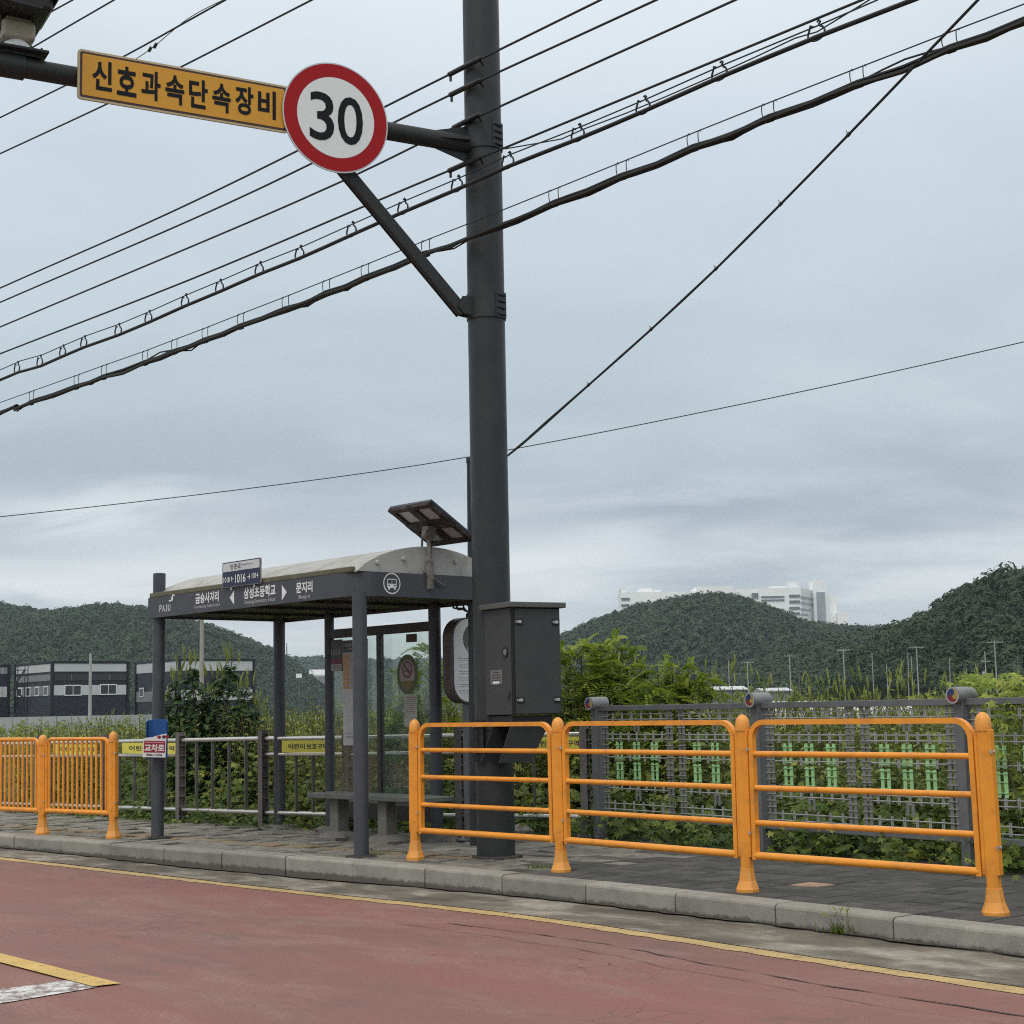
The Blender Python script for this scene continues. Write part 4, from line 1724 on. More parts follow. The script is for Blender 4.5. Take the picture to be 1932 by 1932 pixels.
u, z, w_, h_ = backrect(766, 1196, 786, 1211.5, VG)
t = thing('glass_plate', 'small dark brown plate high on the shelter glass above the oval sticker', 'plate', TBk(u, z, VG))
MB().prism(rrect(w_, h_, .004), -.004, 0, I4, 0).build('plate_face', M('plate_brown', (.045, .018, .012), .5), t)
u, z, w_, h_ = backrect(763.5, 1312, 786.5, 1371, VG)
t = thing('paper_notice', 'sheet of printed paper taped on the glass below the oval sticker', 'notice', frame(shT @ V((u, VG, z)), (U + UZ * -.03).normalized(), (UZ + U * .03).normalized(), -VB))
mb = MB()
mb.prism(rrect(w_, h_, .002), -.002, 0, I4, 0)
for i in range(9):
    flat(mb, rrect(w_ * (.8 if i % 4 else .65), .007 if i else .016, .001, 1, 0, h_ * (.43 - i * .062)), I4, .0015, 1 if i else 2)
mb.build('sheet', [paper_grey, ink_grey, M('faded_brown', (.28, .20, .16), .7)], t)

# street name plate standing on the fascia
u0, z1_ = shpx(419.6, 1061.5, -.115)
u1, z2_ = shpx(492, 1052.4, -.115)
_, z3_ = shpx(455, 1105, -.115)
_, z4_ = shpx(455, 1057, -.115)
w_, h_ = u1 - u0, z4_ - z3_
t = thing('street_name_plate', 'white and navy street name plate standing on the shelter fascia', 'street sign', frame(shT @ V(((u0 + u1) / 2, -.115, (z3_ + z4_) / 2)), U, UZ, -VB))
mb = MB()
mb.prism(rrect(w_, h_, .012), -.012, 0, I4, 0)
mb.box((-w_ * .3, -h_ * .38, -.022), (.03, .12, .02))
mb.box((w_ * .3, -h_ * .38, -.022), (.03, .12, .02))
mb.build('plate', alum, t)
mb = MB()
flat(mb, rrect(w_ * .985, h_ * .975, .010), I4, .0015, 0)
flat(mb, rrect(w_ * .95, h_ * .335, .006, 4, 0, h_ * .285), I4, .003, 1)
mb.build('face', [navy, M('plate_white', (.56, .57, .60), .4)], t)
mb = MB()
text(mb, '방촌로', I4, -w_ * .14, h_ * .29, w_ * .27, h_ * .215, 1, .012, .0045)
text(mb, 'Bangchon-ro', I4, w_ * .16, h_ * .315, w_ * .28, h_ * .085, 1, .0, .0045)
text(mb, '1016', I4, -w_ * .015, -h_ * .20, w_ * .27, h_ * .34, 0, .012, .0045)
text(mb, '1018', I4, -w_ * .375, -h_ * .20, w_ * .165, h_ * .215, 0, .012, .0045)
text(mb, '1014', I4, w_ * .365, -h_ * .17, w_ * .165, h_ * .215, 0, .012, .0045)
for sx, cx_ in ((-1, -w_ * .225), (1, w_ * .205)):
    k = w_ * .035
    cy_ = -h_ * .19
    mb.add([(cx_ - sx * k, cy_ - .004, .0045), (cx_ + sx * k * .5, cy_ - .004, .0045), (cx_ + sx * k * .5, cy_ + .004, .0045), (cx_ - sx * k, cy_ + .004, .0045)], [[0, 1, 2, 3]])
    for sy in (-1, 1):
        mb.add([(cx_ + sx * k, cy_, .0047), (cx_ + sx * k - sx * .012, cy_, .0047), (cx_, cy_ + sy * k * 1.1, .0047), (cx_ + sx * .008, cy_ + sy * k * 1.2, .0047)], [[0, 1, 2, 3]])
mb.build('lettering', [white_paint, ink], t)

# solar panel on a short post at the end of the roof
su, svv = SW + .085, shside(811, 1080, SW + .09)[0]
sp_base = shT @ V((su, svv, ZF1 - .14))
st = thing('solar_panel', 'small rusty backed solar panel on a post at the shelter roof end', 'solar panel', frame(sp_base, U, VB, UZ))
zt = (at(806, 990, sp_base.y).z) - sp_base.z - .085
mb = MB()
mb.box((0, 0, zt * .27), (.055, .065, zt * .54), None, 0, .004)
mb.cyl((0, 0, zt * .5), (0, 0, zt * .98), .024, n=14)
mb.build('post', old_white, st)
mb = MB()
mb.cyl((-.035, 0, zt * 1.0), (.035, 0, zt * 1.0), .062, n=18)
mb.box((0, 0, zt * 1.0 + .05), (.09, .10, .03))
mb.build('tilt_head', old_white, st)
tilt = math.radians(31)
Tp = Matrix.Translation((0.0, .02, zt + .085)) @ Matrix.Rotation(-tilt, 4, 'X')
PW, PL = .62, .60
mb = MB()
mb.box((0, 0, .030), (PW, PL, .026), None, 0, .003)
for p in mb.v:
    p.xyz = Tp @ p
mb.build('module', [M('solar_cells', (.012, .016, .035), .15)], st)
mb = MB()
for x in (-PW / 2 + .03, 0, PW / 2 - .03):
    mb.box((x, 0, .002), (.06 if x else .10, PL, .030))
for y in (-PL / 2 + .025, 0, PL / 2 - .025):
    mb.box((0, y, -.001), (PW, .05 if y else .12, .030))
for p in mb.v:
    p.xyz = Tp @ p
mb.build('back_frame', rust, st)
mb = MB()
mb.box((0, 0, .0135), (PW * .9, PL * .9, .006))
for p in mb.v:
    p.xyz = Tp @ p
mb.build('backing_sheet', solar_back, st)
mb = MB()
mb.tube(smooth_path([(-.03, -.05, zt + .03), (-.055, -.045, zt * .7), (-.05, -.05, zt * .35), (0.0, -.02, .15), (.03, .10, .06), (.03, .16, .03)], .03), .011, 8)
mb.build('cable', M('solar_cable', (.10, .10, .10), .5), st)

# bench under the shelter
VBN = SD - .42
bl_, _ = backpx(580, 1497, VBN - .17), None
b0 = backpx(580, 1497, VBN - .17)[0]
b1 = backpx(803, 1497, VBN - .17)[0]
bz = .43
bt = thing('bench', 'low stone bench on two posts inside the bus shelter', 'bench', frame(shT @ V(((b0 + b1) / 2, VBN, 0)), U, VB, UZ))
bw_ = b1 - b0
mb = MB()
mb.box((0, 0, bz), (bw_, .36, .05), None, 0, .008)
mb.build('seat', bench_top, bt)
mb = MB()
mb.box((bw_ * .38, 0, bz - .045), (bw_ * .24, .34, .035), None, 0, .004)
mb.build('seat_bracket', dark_frame, bt)
lg = ft = None
for px in (640, 731):
    x = backpx(px, 1540, VBN)[0] - (b0 + b1) / 2
    if lg is None:
        mb = MB()
        mb.box((0, 0, (bz - .02) / 2), (.145, .145, bz - .03), None, 0, .014)
        lg = mb.build('leg', bench_stone, bt)
        lg.location = (x, 0, 0)
        mb = MB()
        mb.lathe([(.22, -.03), (.215, .02), (.17, .055), (.09, .075)], n=16)
        for i, p in enumerate(mb.v):
            k = 1 + .13 * math.sin(i * 1.9) + .08 * math.sin(i * .7)
            mb.v[i] = V((p.x * k, p.y * k, p.z))
        ft = mb.build('leg_footing', bench_stone, lg)
    else:
        l2 = copy_part(lg, bt, (x, 0, 0))
        f2 = copy_part(ft, l2)
        f2.rotation_euler = (0, 0, 1.3)

# leaflet box on the front left pillar
lb = shI @ at(294, 1430, (shT @ V((0, -.07, 0))).y)
z_lo, z_hi = at(294, 1430, fl.y).z, at(294, 1357, fl.y).z
dirv = V((-fl.x * .55, -fl.y, 0)).normalized()
exl = V((-dirv.y, dirv.x, 0))
exl = -exl if exl.x < 0 else exl
lbT = frame(V((fl.x, fl.y, z_lo)) + dirv * PRD, exl, UZ, dirv)
lt = thing('leaflet_box', 'blue plastic leaflet box strapped to the shelter pillar', 'leaflet box', lbT)
hh = z_hi - z_lo
ww = .225
mb = MB()
sec = [(-ww / 2, 0.075), (-ww / 2 + .012, .02), (-.05, .004), (.05, .004), (ww / 2 - .012, .02), (ww / 2, .075)]
top = [hh * .95, hh * .985, hh, hh, hh * .985, hh * .94]
n = len(sec)
vs = [(x, 0, z) for x, z in sec] + [(x, tp, z * (1 - .25 * 0)) for (x, z), tp in zip(sec, top)]
vs += [(x * .94, 0, z + .006) for x, z in sec] + [(x * .94, tp - .004, z + .006) for (x, z), tp in zip(sec, top)]
fs = []
for i in range(n - 1):
    fs += [[i, i + 1, n + i + 1, n + i], [2 * n + i, 3 * n + i, 3 * n + i + 1, 2 * n + i + 1], [n + i, n + i + 1, 3 * n + i + 1, 3 * n + i], [i, 2 * n + i, 2 * n + i + 1, i + 1]]
fs += [[0, n, 3 * n, 2 * n], [n - 1, 3 * n - 1, 4 * n - 1, 2 * n - 1]]
mb.add(vs, fs, 0, False)
mb.box((0, .01, .05), (ww, .015, .085), None, 0, .004)
front = [(-ww / 2, .0), (ww / 2, .0), (ww / 2, hh * .42), (ww * .1, hh * .38), (-ww * .2, hh * .30), (-ww / 2, hh * .28)]
mb.prism(front, .085, .093, I4, 0)
mb.build('box_shell', blue_plastic, lt)
nt_ = thing('leaflet_stack', 'stack of red and white printed leaflets in the blue box', 'leaflets', lbT @ Matrix.Translation((-.024, .012, .098)) @ Matrix.Rotation(math.radians(-2.5), 4, 'Z'))
hp = hh * .60
wp = .235
mb = MB()
wave = [(-wp / 2, 0), (wp / 2, -.0), (wp / 2, hp * 1.02), (wp * .25, hp * .97), (-wp * .1, hp * .86), (-wp / 2, hp * .80)]
mb.prism(wave, 0, .016, I4, 0)
flat(mb, [(-wp * .46, hp * .20), (wp * .46, hp * .20), (wp * .46, hp * .70), (-wp * .46, hp * .70)], I4, .018, 1)
mb.build('leaflet', [paper, paper_red], nt_)
mb = MB()
text(mb, '교차로', I4, 0, hp * .40, wp * .86, hp * .32, 0, .035, .0195)
flat(mb, rrect(wp * .8, hp * .045, .002, 2, 0, hp * .63), I4, .0195, 3)
text(mb, '908-1236', I4, 0, hp * .10, wp * .70, hp * .10, 1, .03, .0175)
for dx, mi in ((.0, 2), (.065, 1), (.105, 2)):
    flat(mb, ellipse(.020, .017, 14, wp * .18 + dx * .75, hp * (.86 + dx * .25)), I4, .0175 + dx * .01, mi)
mb.build('lettering', [paper, ink, paper_red, M('paper_pink', (.52, .22, .24), .6)], nt_)

# bus stop marker with its rounded lamp-like panel
sb = g(887, 1586)
sg_ = thing('bus_stop_sign', 'grey rounded bus stop panel on a flat post behind the pole', 'bus stop sign', frame(sb, VB, UZ, U))
zb0, zb1 = at(880, 1327, sb.y).z, at(880, 1166, sb.y).z
hw = .27
hs = zb1 - zb0
mb = MB()
mb.box((0, (zb0 + .05) / 2, 0), (.10, zb0 + .15, .06), None, 0, .008)
mb.box((0, .01, 0), (.24, .02, .2), None, 0, .004)
mb.build('post', fence_grey, sg_)
mb = MB()
T_ = Matrix.Translation((.02, (zb0 + zb1) / 2, 0))
mb.prism(rrect(hw * 2, hs, .20, 12), -.075, .075, T_, 0, True)
mb.build('casing', M('casing_grey', (.075, .066, .060), .5, 0, .15, 6), sg_)
mb = MB()
flat(mb, rrect(hw * 2 - .03, hs - .03, .185, 12), T_, .078, 0)
flat(mb, ellipse(.155, .155, 36, .02, hs * .25), T_, .080, 1)
for i in range(6):
    flat(mb, rrect(.40, .004, .001, 1, .0, hs * (.02 - i * .075)), T_, .080, 2)
    flat(mb, rrect(.30, .003, .001, 1, -.03, hs * (-.005 - i * .075)), T_, .080, 2)
mb.build('face', [M('face_grey', (.72, .73, .74), .4, 0, .05, 6), M('face_dark', (.10, .105, .11), .45), M('face_lines', (.19, .20, .21), .5)], sg_)
mb = MB()
flat(mb, rrect(.085, .125, .02, 4, .0, hs * .325), T_, .082, 1)
flat(mb, rrect(.062, .038, .006, 3, .0, hs * .345), T_, .0835, 2)
for sx in (-1, 1):
    flat(mb, rrect(.016, .018, .002, 2, .028 * sx, hs * .325 - .072), T_, .082, 1)
    flat(mb, ellipse(.009, .009, 12, .026 * sx, hs * .298), T_, .0835, 2)
text(mb, 'BUS', T_, .0, hs * .20, .085, .040, 0, .01, .082)
flat(mb, rrect(.17, .046, .02, 4, .0, hs * .130), T_, .082, 0)
for i in range(2):
    flat(mb, rrect(.12, .007, .001, 1, .0, hs * .130 + (.009 if i else -.009)), T_, .0835, 2)
mb.build('bus_emblem', [M('emblem_white', (.52, .53, .54), .5), M('emblem_straw', (.42, .37, .14), .5), MATS['face_dark']], sg_)
mb = MB()
for i in range(16):
    mb.box((.02 - hw - .001, (zb0 + zb1) / 2 + .13 - i * .024, .0), (.004, .010, .07))
mb.build('side_vent', M('vent_brown', (.045, .022, .016), .6), sg_)
# cables looping from the shelter down to the marker
top_ = ROOT[sg_.name] @ V((.02, hs / 2 + (zb0 + zb1) / 2, 0))
cabs = thing('sign_cable', 'black cables looping from the shelter roof to the bus stop panel', 'cable', top_.copy())
mb = MB()
mb.lathe([(.022, -.01), (.022, .04), (.012, .05)], n=12)
for i, (px, py) in enumerate(((852, 1133), (860, 1134), (872, 1133))):
    a = at(px, py, top_.y - .05) - top_
    mid1 = at(px + 4, py + 14 + 2 * i, top_.y - .03) - top_
    mid2 = at(876 - i, 1148 + i, top_.y) - top_
    mb.tube(smooth_path([a + V((0, 0, .1)), a, mid1, mid2, V((0, 0, .06)), V((0, 0, .03))], .03), .010, 7)
a = at(876, 1134, top_.y - .02) - top_
mb.tube(smooth_path([a + V((0, 0, .1)), a, at(884, 1143, top_.y) - top_, at(896, 1138, top_.y) - top_, at(904, 1124, top_.y) - top_], .03), .010, 7)
mb.build('cable_loops', cable_black, cabs)

# ================================================================== ORANGE GUARD FENCES
POSTM = {}


def orange_post(parent, base, top, facing):
    """post parts under parent (an Empty at the first post's base, axes of the world)"""
    o0 = ROOT[parent.name].translation
    ax = (top - base)
    h = ax.length
    ez = ax.normalized()
    ex = facing.normalized()
    ex = (ex - ez * ex.dot(ez)).normalized()
    ey = ez.cross(ex)
    T = frame(base - o0, ex, ey, ez)
    key = 'p'
    if key not in POSTM:
        mb = MB()
        r = .045
        mb.lathe([(r, 0), (r, 1.0)], n=8, smooth=False, rot=math.pi / 8)
        me_shaft = mb.build('post', orange, parent)
        mb = MB()
        for s in (-1, 1):
            mb.box((s * .046, 0, .60), (.022, .046, .78), None, 0, .003)
        ch = mb.build('post_channel', orange, me_shaft)
        mb = MB()
        mb.lathe([(r * 1.06, -.02), (r * 1.10, -.012), (r * 1.10, .025), (r * 1.0, .055), (r * .72, .078), (r * .35, .090), (.001, .094)], n=24)
        cp = mb.build('post_cap', orange_cast, me_shaft)
        mb = MB()
        mb.lathe([(.082, -.012), (.083, .018), (.078, .028), (.060, .075), (.052, .125), (.049, .155), (.042, .157)], n=8, rot=math.pi / 8, smooth=False)
        cl = mb.build('base_collar', orange_cast, me_shaft)
        mb = MB()
        for z in (.36, .87):
            mb.cyl((.055, -.028, z), (.066, -.034, z), .010, n=8)
            mb.cyl((.060, 0, z), (.074, 0, z), .009, n=8)
        bt_ = mb.build('bolt', steel, me_shaft)
        POSTM[key] = (me_shaft, ch, cp, cl, bt_)
        sh_, others = me_shaft, (ch, cp, cl, bt_)
    else:
        src = POSTM[key]
        sh_ = copy_part(src[0], parent)
        others = [copy_part(q, sh_) for q in src[1:]]
    k = (h - .094)
    sh_.matrix_local = T @ Matrix.Diagonal((1, 1, 1, 1))
    sh_.scale = (1, 1, k)
    others = list(others)
    others[0].scale = (1, 1, 1 / 1.0)
    others[1].location = (0, 0, 1.0)
    for q in (1, 2):
        others[q].scale = (1, 1, 1 / k)
    return sh_


def arch_path(a0, a1, ztop, zlow, r=.11, n=7):
    """(u, z) path: up one side, round the corner, along the top, and down"""
    p = [(a0, zlow), (a0, ztop - r)]
    for i in range(1, n + 1):
        a = math.radians(180 - 90 * i / n)
        p.append((a0 + r + r * math.cos(a), ztop - r + r * math.sin(a)))
    for i in range(0, n + 1):
        a = math.radians(90 - 90 * i / n)
        p.append((a1 - r + r * math.cos(a), ztop - r + r * math.sin(a)))
    p.append((a1, zlow))
    return p


FP = [((784, 1622), (782, 1357)), ((1059, 1646), (1052, 1353)), ((1411, 1684), (1400, 1348)), ((1879, 1729), (1853, 1343))]
posts = []
for b, tp in FP:
    bb = g(*b)
    bb += V((bb.x, bb.y, 0)).normalized() * .07
    bb.z = 0
    tt = at(tp[0], tp[1], bb.y)
    posts.append((bb, tt))
gf = thing('guard_fence', 'orange pedestrian fence of horizontal rails beside the pole', 'fence', posts[0][0].copy())
gfo = posts[0][0]
for i, (bb, tt) in enumerate(posts):
    nb = posts[min(i + 1, 3)][0] - posts[max(i - 1, 0)][0]
    orange_post(gf, bb, tt, nb)


def lerp_post(P, z):
    b, t = P
    return b + (t - b) * (z / (t - b).length)


RAILZ = (.93, .70, .465, .245)
for (A, B) in zip(posts, posts[1:]):
    d = (B[0] - A[0])
    L_ = d.length
    d.normalize()

    def P3(u, z):
        k = u / L_
        return lerp_post(A, z).lerp(lerp_post(B, z), k)
    mb = MB()
    path = [P3(u, z) for u, z in arch_path(.085, L_ - .085, 1.145, .22)]
    # flat-sided tube for the arch
    nrm = V((-d.y, d.x, 0))
    vs, fs = [], []
    for i, p in enumerate(path):
        tng = (path[min(i + 1, len(path) - 1)] - path[max(i - 1, 0)]).normalized()
        b_ = nrm.cross(tng).normalized()
        for (q, w_) in ((-.021, -.017), (.021, -.017), (.021, .017), (-.021, .017)):
            vs.append(p + b_ * w_ * 1.0 + nrm * q)
    for i in range(len(path) - 1):
        for j in range(4):
            fs.append([i * 4 + j, i * 4 + (j + 1) % 4, (i + 1) * 4 + (j + 1) % 4, (i + 1) * 4 + j])
    fs += [[3, 2, 1, 0], [(len(path) - 1) * 4 + j for j in range(4)]]
    mb.add(vs, fs, 0, False)
    pan = mb.build('rail_frame', orange, gf, world=True)
    for i, z in enumerate(RAILZ):
        mb = MB()
        r = .0195 if i < 3 else .0255
        mb.cyl(P3(.085, z), P3(L_ - .085, z), r, n=14)
        mb.build('rail', orange, pan, world=True)

LP = [((80, 1574), (81, 1386)), ((214, 1581.5), (214, 1380))]
lposts = []
for b, tp in LP:
    bb = g(*b)
    bb += V((bb.x, bb.y, 0)).normalized() * .07
    bb.z = 0
    lposts.append((bb, at(tp[0], tp[1], bb.y)))
dl = lposts[0][0] - lposts[1][0]
dl_n = dl.normalized()
for k in (1, 2):
    b = lposts[0][0] + dl * k * 1.0
    lposts.insert(0, (b, b + (lposts[-1][1] - lposts[-1][0])))
lposts.sort(key=lambda q: q[0].x)
bf = thing('barrier_fence', 'orange fence of close upright bars left of the bus shelter', 'fence', lposts[0][0].copy())
for i, (bb, tt) in enumerate(lposts):
    orange_post(bf, bb, tt, dl * -1)
for (A, B) in zip(lposts, lposts[1:]):
    d = B[0] - A[0]
    L_ = d.length
    d.normalize()
    nrm = V((-d.y, d.x, 0))

    def P3(u, z):
        return lerp_post(A, z).lerp(lerp_post(B, z), u / L_)
    mb = MB()
    mb.tube([P3(u, z) for u, z in arch_path(.075, L_ - .075, 1.035, .24, .09)], .021, 8)
    mb.cyl(P3(.07, .255), P3(L_ - .07, .255), .026, n=12)
    pan = mb.build('bar_panel', orange, bf, world=True)
    nb = 13
    for i in range(nb):
        u = .075 + (L_ - .15) * (i + .6) / (nb + .2)
        mb = MB()
        mb.cyl(P3(u, .26), P3(u, 1.03), .0145, n=10)
        mb.build('bar', orange, pan, world=True)

# ================================================================== STEEL RAILING BEHIND THE PAVEMENT
P0 = V((xat(342, 19.3), 19.3, -.05))
P1 = V((xat(497, 18.1), 18.1, -.03))
P2 = V((xat(655, 17.35), 17.35, -.03))
P3_ = V((xat(866, 16.75), 16.75, -.02))
P4 = V((xat(1101, 16.2), 16.2, -.02))
dpre = (P0 - P1).normalized()
PM1 = P0 + dpre * 1.75
PM2 = PM1 + dpre * 1.75
PM3 = PM2 + dpre * 1.75
rp = [PM3, PM2, PM1, P0, P1, P2, P3_, P4]
rl = thing('steel_railing', 'grey railing with bright steel tubes along the weedy verge', 'railing', rp[0].copy())
psrc = None
for i, p in enumerate(rp):
    d = (rp[min(i + 1, len(rp) - 1)] - rp[max(i - 1, 0)]).normalized()
    nrm = V((-d.y, d.x, 0))
    T = frame(p - rp[0], d, nrm, UZ)
    if psrc is None:
        mb = MB()
        hgt = 1.115
        mb.box((0, -.045, hgt / 2), (.075, .010, hgt), None, 0, .002)
        mb.box((0, .045, hgt / 2), (.075, .010, hgt), None, 0, .002)
        mb.box((.0, 0, hgt / 2), (.010, .085, hgt))
        for k in range(9):
            mb.box((.012, 0, .12 + k * .12), (.055, .085, .014))
        mb.box((0, 0, .006), (.17, .16, .012))
        psrc = mb.build('post', rail_grey, rl)
        psrc.matrix_local = T
        mb = MB()
        for x in (-.06, .06):
            for y in (-.055, .055):
                mb.cyl((x, y, .01), (x, y, .035), .010, n=6)
        pb_ = mb.build('anchor_bolt', steel, psrc)
    else:
        q = copy_part(psrc, rl, T=T)
        copy_part(pb_, q)
banner_spans = {1: (.28, .92), 2: (.26, 1.0), 4: (.25, .84), 6: (.55, 1.0)}
for i, (a, b) in enumerate(zip(rp, rp[1:])):
    d = b - a
    L_ = d.length
    d.normalize()
    zz = [1.02, .20] if i == 3 else [1.02, .845, .20]
    for z in zz:
        mb = MB()
        mb.cyl(a + d * .0 + UZ * z, b + UZ * z, .026 if z != .845 else .022, n=12)
        mb.build('tube_rail', steel, rl, world=True)
    for k in range(4 if i != 3 else 4):
        u = L_ * (k + 1) / 5
        mb = MB()
        mb.bar(a + d * u + UZ * .2, a + d * u + UZ * (1.01 if i == 3 else .84), .036, .018, up=d)
        mb.build('baluster', rail_bar, rl, world=True)

blabels = {1: 'yellow child zone banner seen through the orange upright bars', 2: 'yellow child zone banner behind the blue leaflet box pillar', 4: 'yellow child zone banner beside the middle of the shelter back', 6: 'yellow child zone banner behind the control cabinet support'}
for i, (f0, f1) in banner_spans.items():
    a, b = rp[i], rp[i + 1]
    d = (b - a)
    nrm = V((d.y, -d.x, 0)).normalized()
    c = a.lerp(b, (f0 + f1) / 2) + nrm * .032
    L_ = d.length * (f1 - f0)
    dn = d.normalized()
    t = thing('banner', blabels[i], 'banner', frame(c + UZ * .932, V((dn.x, dn.y, 0)).normalized(), UZ, V((nrm.x, nrm.y, 0))), 'yellow banners on the steel railing')
    mb = MB()
    mb.prism(rrect(L_, .132, .004), -.003, 0, I4, 0)
    mb.build('board', yellow_sign, t)
    mb = MB()
    text(mb, '어린이', I4, -L_ * .20, 0, L_ * .34, .062, 0, .02, .002)
    text(mb, '보호구역', I4, L_ * .215, 0, L_ * .42, .062, 0, .02, .002)
    mb.build('lettering', ink, t)

# ================================================================== GREY MESH FENCE ON THE RIGHT
mp_ = []
for px, y in ((1127, 15.95), (1432, 14.0), (1816, 12.2)):
    mp_.append(V((xat(px, y), y, -.02)))
dm = (mp_[2] - mp_[0]).normalized()
mp_.append(mp_[2] + (mp_[2] - mp_[1]))
mp_.append(mp_[3] + (mp_[2] - mp_[1]))
mf = thing('mesh_fence', 'grey wire fence with green slats and round emblem caps on posts', 'fence', mp_[0].copy())
FH = 1.30
psrc = None
for i, p in enumerate(mp_):
    d = (mp_[min(i + 1, len(mp_) - 1)] - mp_[max(i - 1, 0)]).normalized()
    nrm = V((d.y, -d.x, 0))                        # towards the road
    T = frame(p - mp_[0], d, nrm * -1, UZ)
    if psrc is None:
        mb = MB()
        mb.box((0, 0, FH / 2), (.085, .11, FH), None, 0, .006)
        psrc = mb.build('post', fence_grey, mf)
        psrc.matrix_local = T
        mb = MB()
        mb.cyl((0, -.105, FH + .025), (0, .10, FH + .025), .064, n=28)
        cap_ = mb.build('post_cap', M('cap_grey', (.20, .205, .215), .5, 0, .1, 12, .04, 80), psrc)
        mb = MB()
        Td = frame(V((0, -.106, FH + .025)), V((1, 0, 0)), UZ, V((0, -1, 0)))
        ringfaces(mb, ellipse(.063, .063, 36), ellipse(.051, .051, 36), Td, .004, 3)
        # three swirling lobes
        for s, mi in ((0, 0), (1, 1), (2, 2)):
            pts_ = []
            a0_ = math.radians(90 + 120 * s)
            for k in range(13):
                a = a0_ + math.radians(120) * k / 12
                pts_.append((.051 * math.cos(a), .051 * math.sin(a)))
            for k in range(1, 10):
                q = k / 10
                rr = .051 * (1 - q)
                a = a0_ + math.radians(120) - q * 1.5
                pts_.append((rr * math.cos(a), rr * math.sin(a)))
            pts_.append((0, 0))
            for k in range(1, 10):
                q = 1 - k / 10
                rr = .051 * (1 - q)
                a = a0_ - q * 1.5
                pts_.append((rr * math.cos(a), rr * math.sin(a)))
            flat(mb, pts_, Td, .003, mi)
        em = mb.build('emblem', [emblem_blue, emblem_red, emblem_yellow, M('emblem_rim', (.42, .41, .40), .4, .3)], cap_)
    else:
        q = copy_part(psrc, mf, T=T)
        c2 = copy_part(cap_, q)
        copy_part(em, c2)
for i, (a, b) in enumerate(zip(mp_, mp_[1:])):
    d = b - a
    L_ = d.length
    d.normalize()
    for z, hh_ in ((1.275, .052), (.245, .05)):
        mb = MB()
        mb.bar(a + d * .0 + UZ * z, b + UZ * z, .05, hh_, bev=.004)
        mb.build('rail', fence_grey, mf, world=True)
    mg, mw = MB(), MB()
    slats = []
    u0, u1 = .075, L_ - .075
    W_ = u1 - u0
    nrm = V((d.y, -d.x, 0))

    def Q(u, z, o=0.0):
        return a + d * u + UZ * z + nrm * o
    # tall grey strap pairs at the ends and in the middle
    cols = [u0 + .02, u0 + .075, u0 + W_ * .46, u0 + W_ * .46 + .055, u0 + W_ * .54, u0 + W_ * .54 + .055, u1 - .075, u1 - .02]
    for u in cols:
        for (z0, z1) in ((.27, .60), (.615, .93), (.945, 1.25)):
            mg.bar(Q(u, z0), Q(u, z1), .036, .004, up=d.cross(UZ))
            for z in np.arange(z0 + .03, z1, .055):
                mw.bar(Q(u - .026, z, .006), Q(u + .026, z, .006), .007, .007)
    halves = ((u0 + .10, u0 + W_ * .45), (u0 + W_ * .54 + .08, u1 - .10))
    for (h0, h1) in halves:
        for z in (1.215, 1.165, 1.02, .975, .80, .545, .50, .355, .30):
            mw.cyl(Q(h0 - .03, z), Q(h1 + .03, z), .0055, n=5)
        for z0, z1, cnt in ((1.145, 1.235, 6), (.955, 1.045, 7), (.48, .565, 7), (.285, .385, 6), (.765, .83, 4)):
            for k in range(cnt):
                u = h0 + (h1 - h0) * (k + .5) / cnt
                for q in (-.008, .008):
                    mw.bar(Q(u + q, z0), Q(u + q, z1), .010, .005, up=d.cross(UZ))
        for k in range(3):
            u = h0 + (h1 - h0) * (k + .62) / 3.3
            gs = MB()
            slats.append(gs)
            for q in (-.033, .033):
                for (z0, z1) in ((.565, .755), (.775, .95)):
                    gs.bar(Q(u + q, z0), Q(u + q, z1), .034, .005, up=d.cross(UZ))
            for z in (.60, .68, .74, .79, .84, .92):
                gs.bar(Q(u - .056, z, .006), Q(u + .056, z, .006), .006, .007)
        um = (h0 + h1) / 2
        for q in (-.028, .028):
            for (z0, z1) in ((1.045, 1.145), (.39, .50)):
                mg.bar(Q(um + q, z0), Q(um + q, z1), .030, .004, up=d.cross(UZ))
    # the mesh wires are one woven panel, its green slats a part of it
    pan = MB()
    pan.v = mw.v + mg.v
    o_ = len(mw.v)
    pan.f = mw.f + [[k + o_ for k in f] for f in mg.f]
    pan.m = [0] * len(mw.f) + [1] * len(mg.f)
    pan.s = mw.s + mg.s
    po_ = pan.build('mesh_panel', [wire_steel, mesh_grey], mf, world=True)
    for gs in slats:
        gs.build('green_slat', mesh_green, po_, world=True)

# ================================================================== OVERHEAD CABLES
CABN = ROADN * -1                                  # towards the camera side


def cable_plane(off):
    p0 = PC + CABN * off
    return lambda px, py: onplane(px, py, p0, CABN)


def cable(name, label, cat, pxs, off, r, mat, group=None, ext=(10, 8), sub=.5, n=6):
    fpl = cable_plane(off)
    pts = [fpl(x, y) for x, y in pxs]
    pts = [pts[0] + (pts[0] - pts[1]).normalized() * ext[0]] + pts + [pts[-1] + (pts[-1] - pts[-2]).normalized() * ext[1]]
    path = smooth_path(pts, sub)
    root = thing(name, label, cat, pts[1].copy(), group)
    mb = MB()
    mb.tube(path, r, n)
    mb.build('conductor', mat, root, world=True)
    return root, fpl


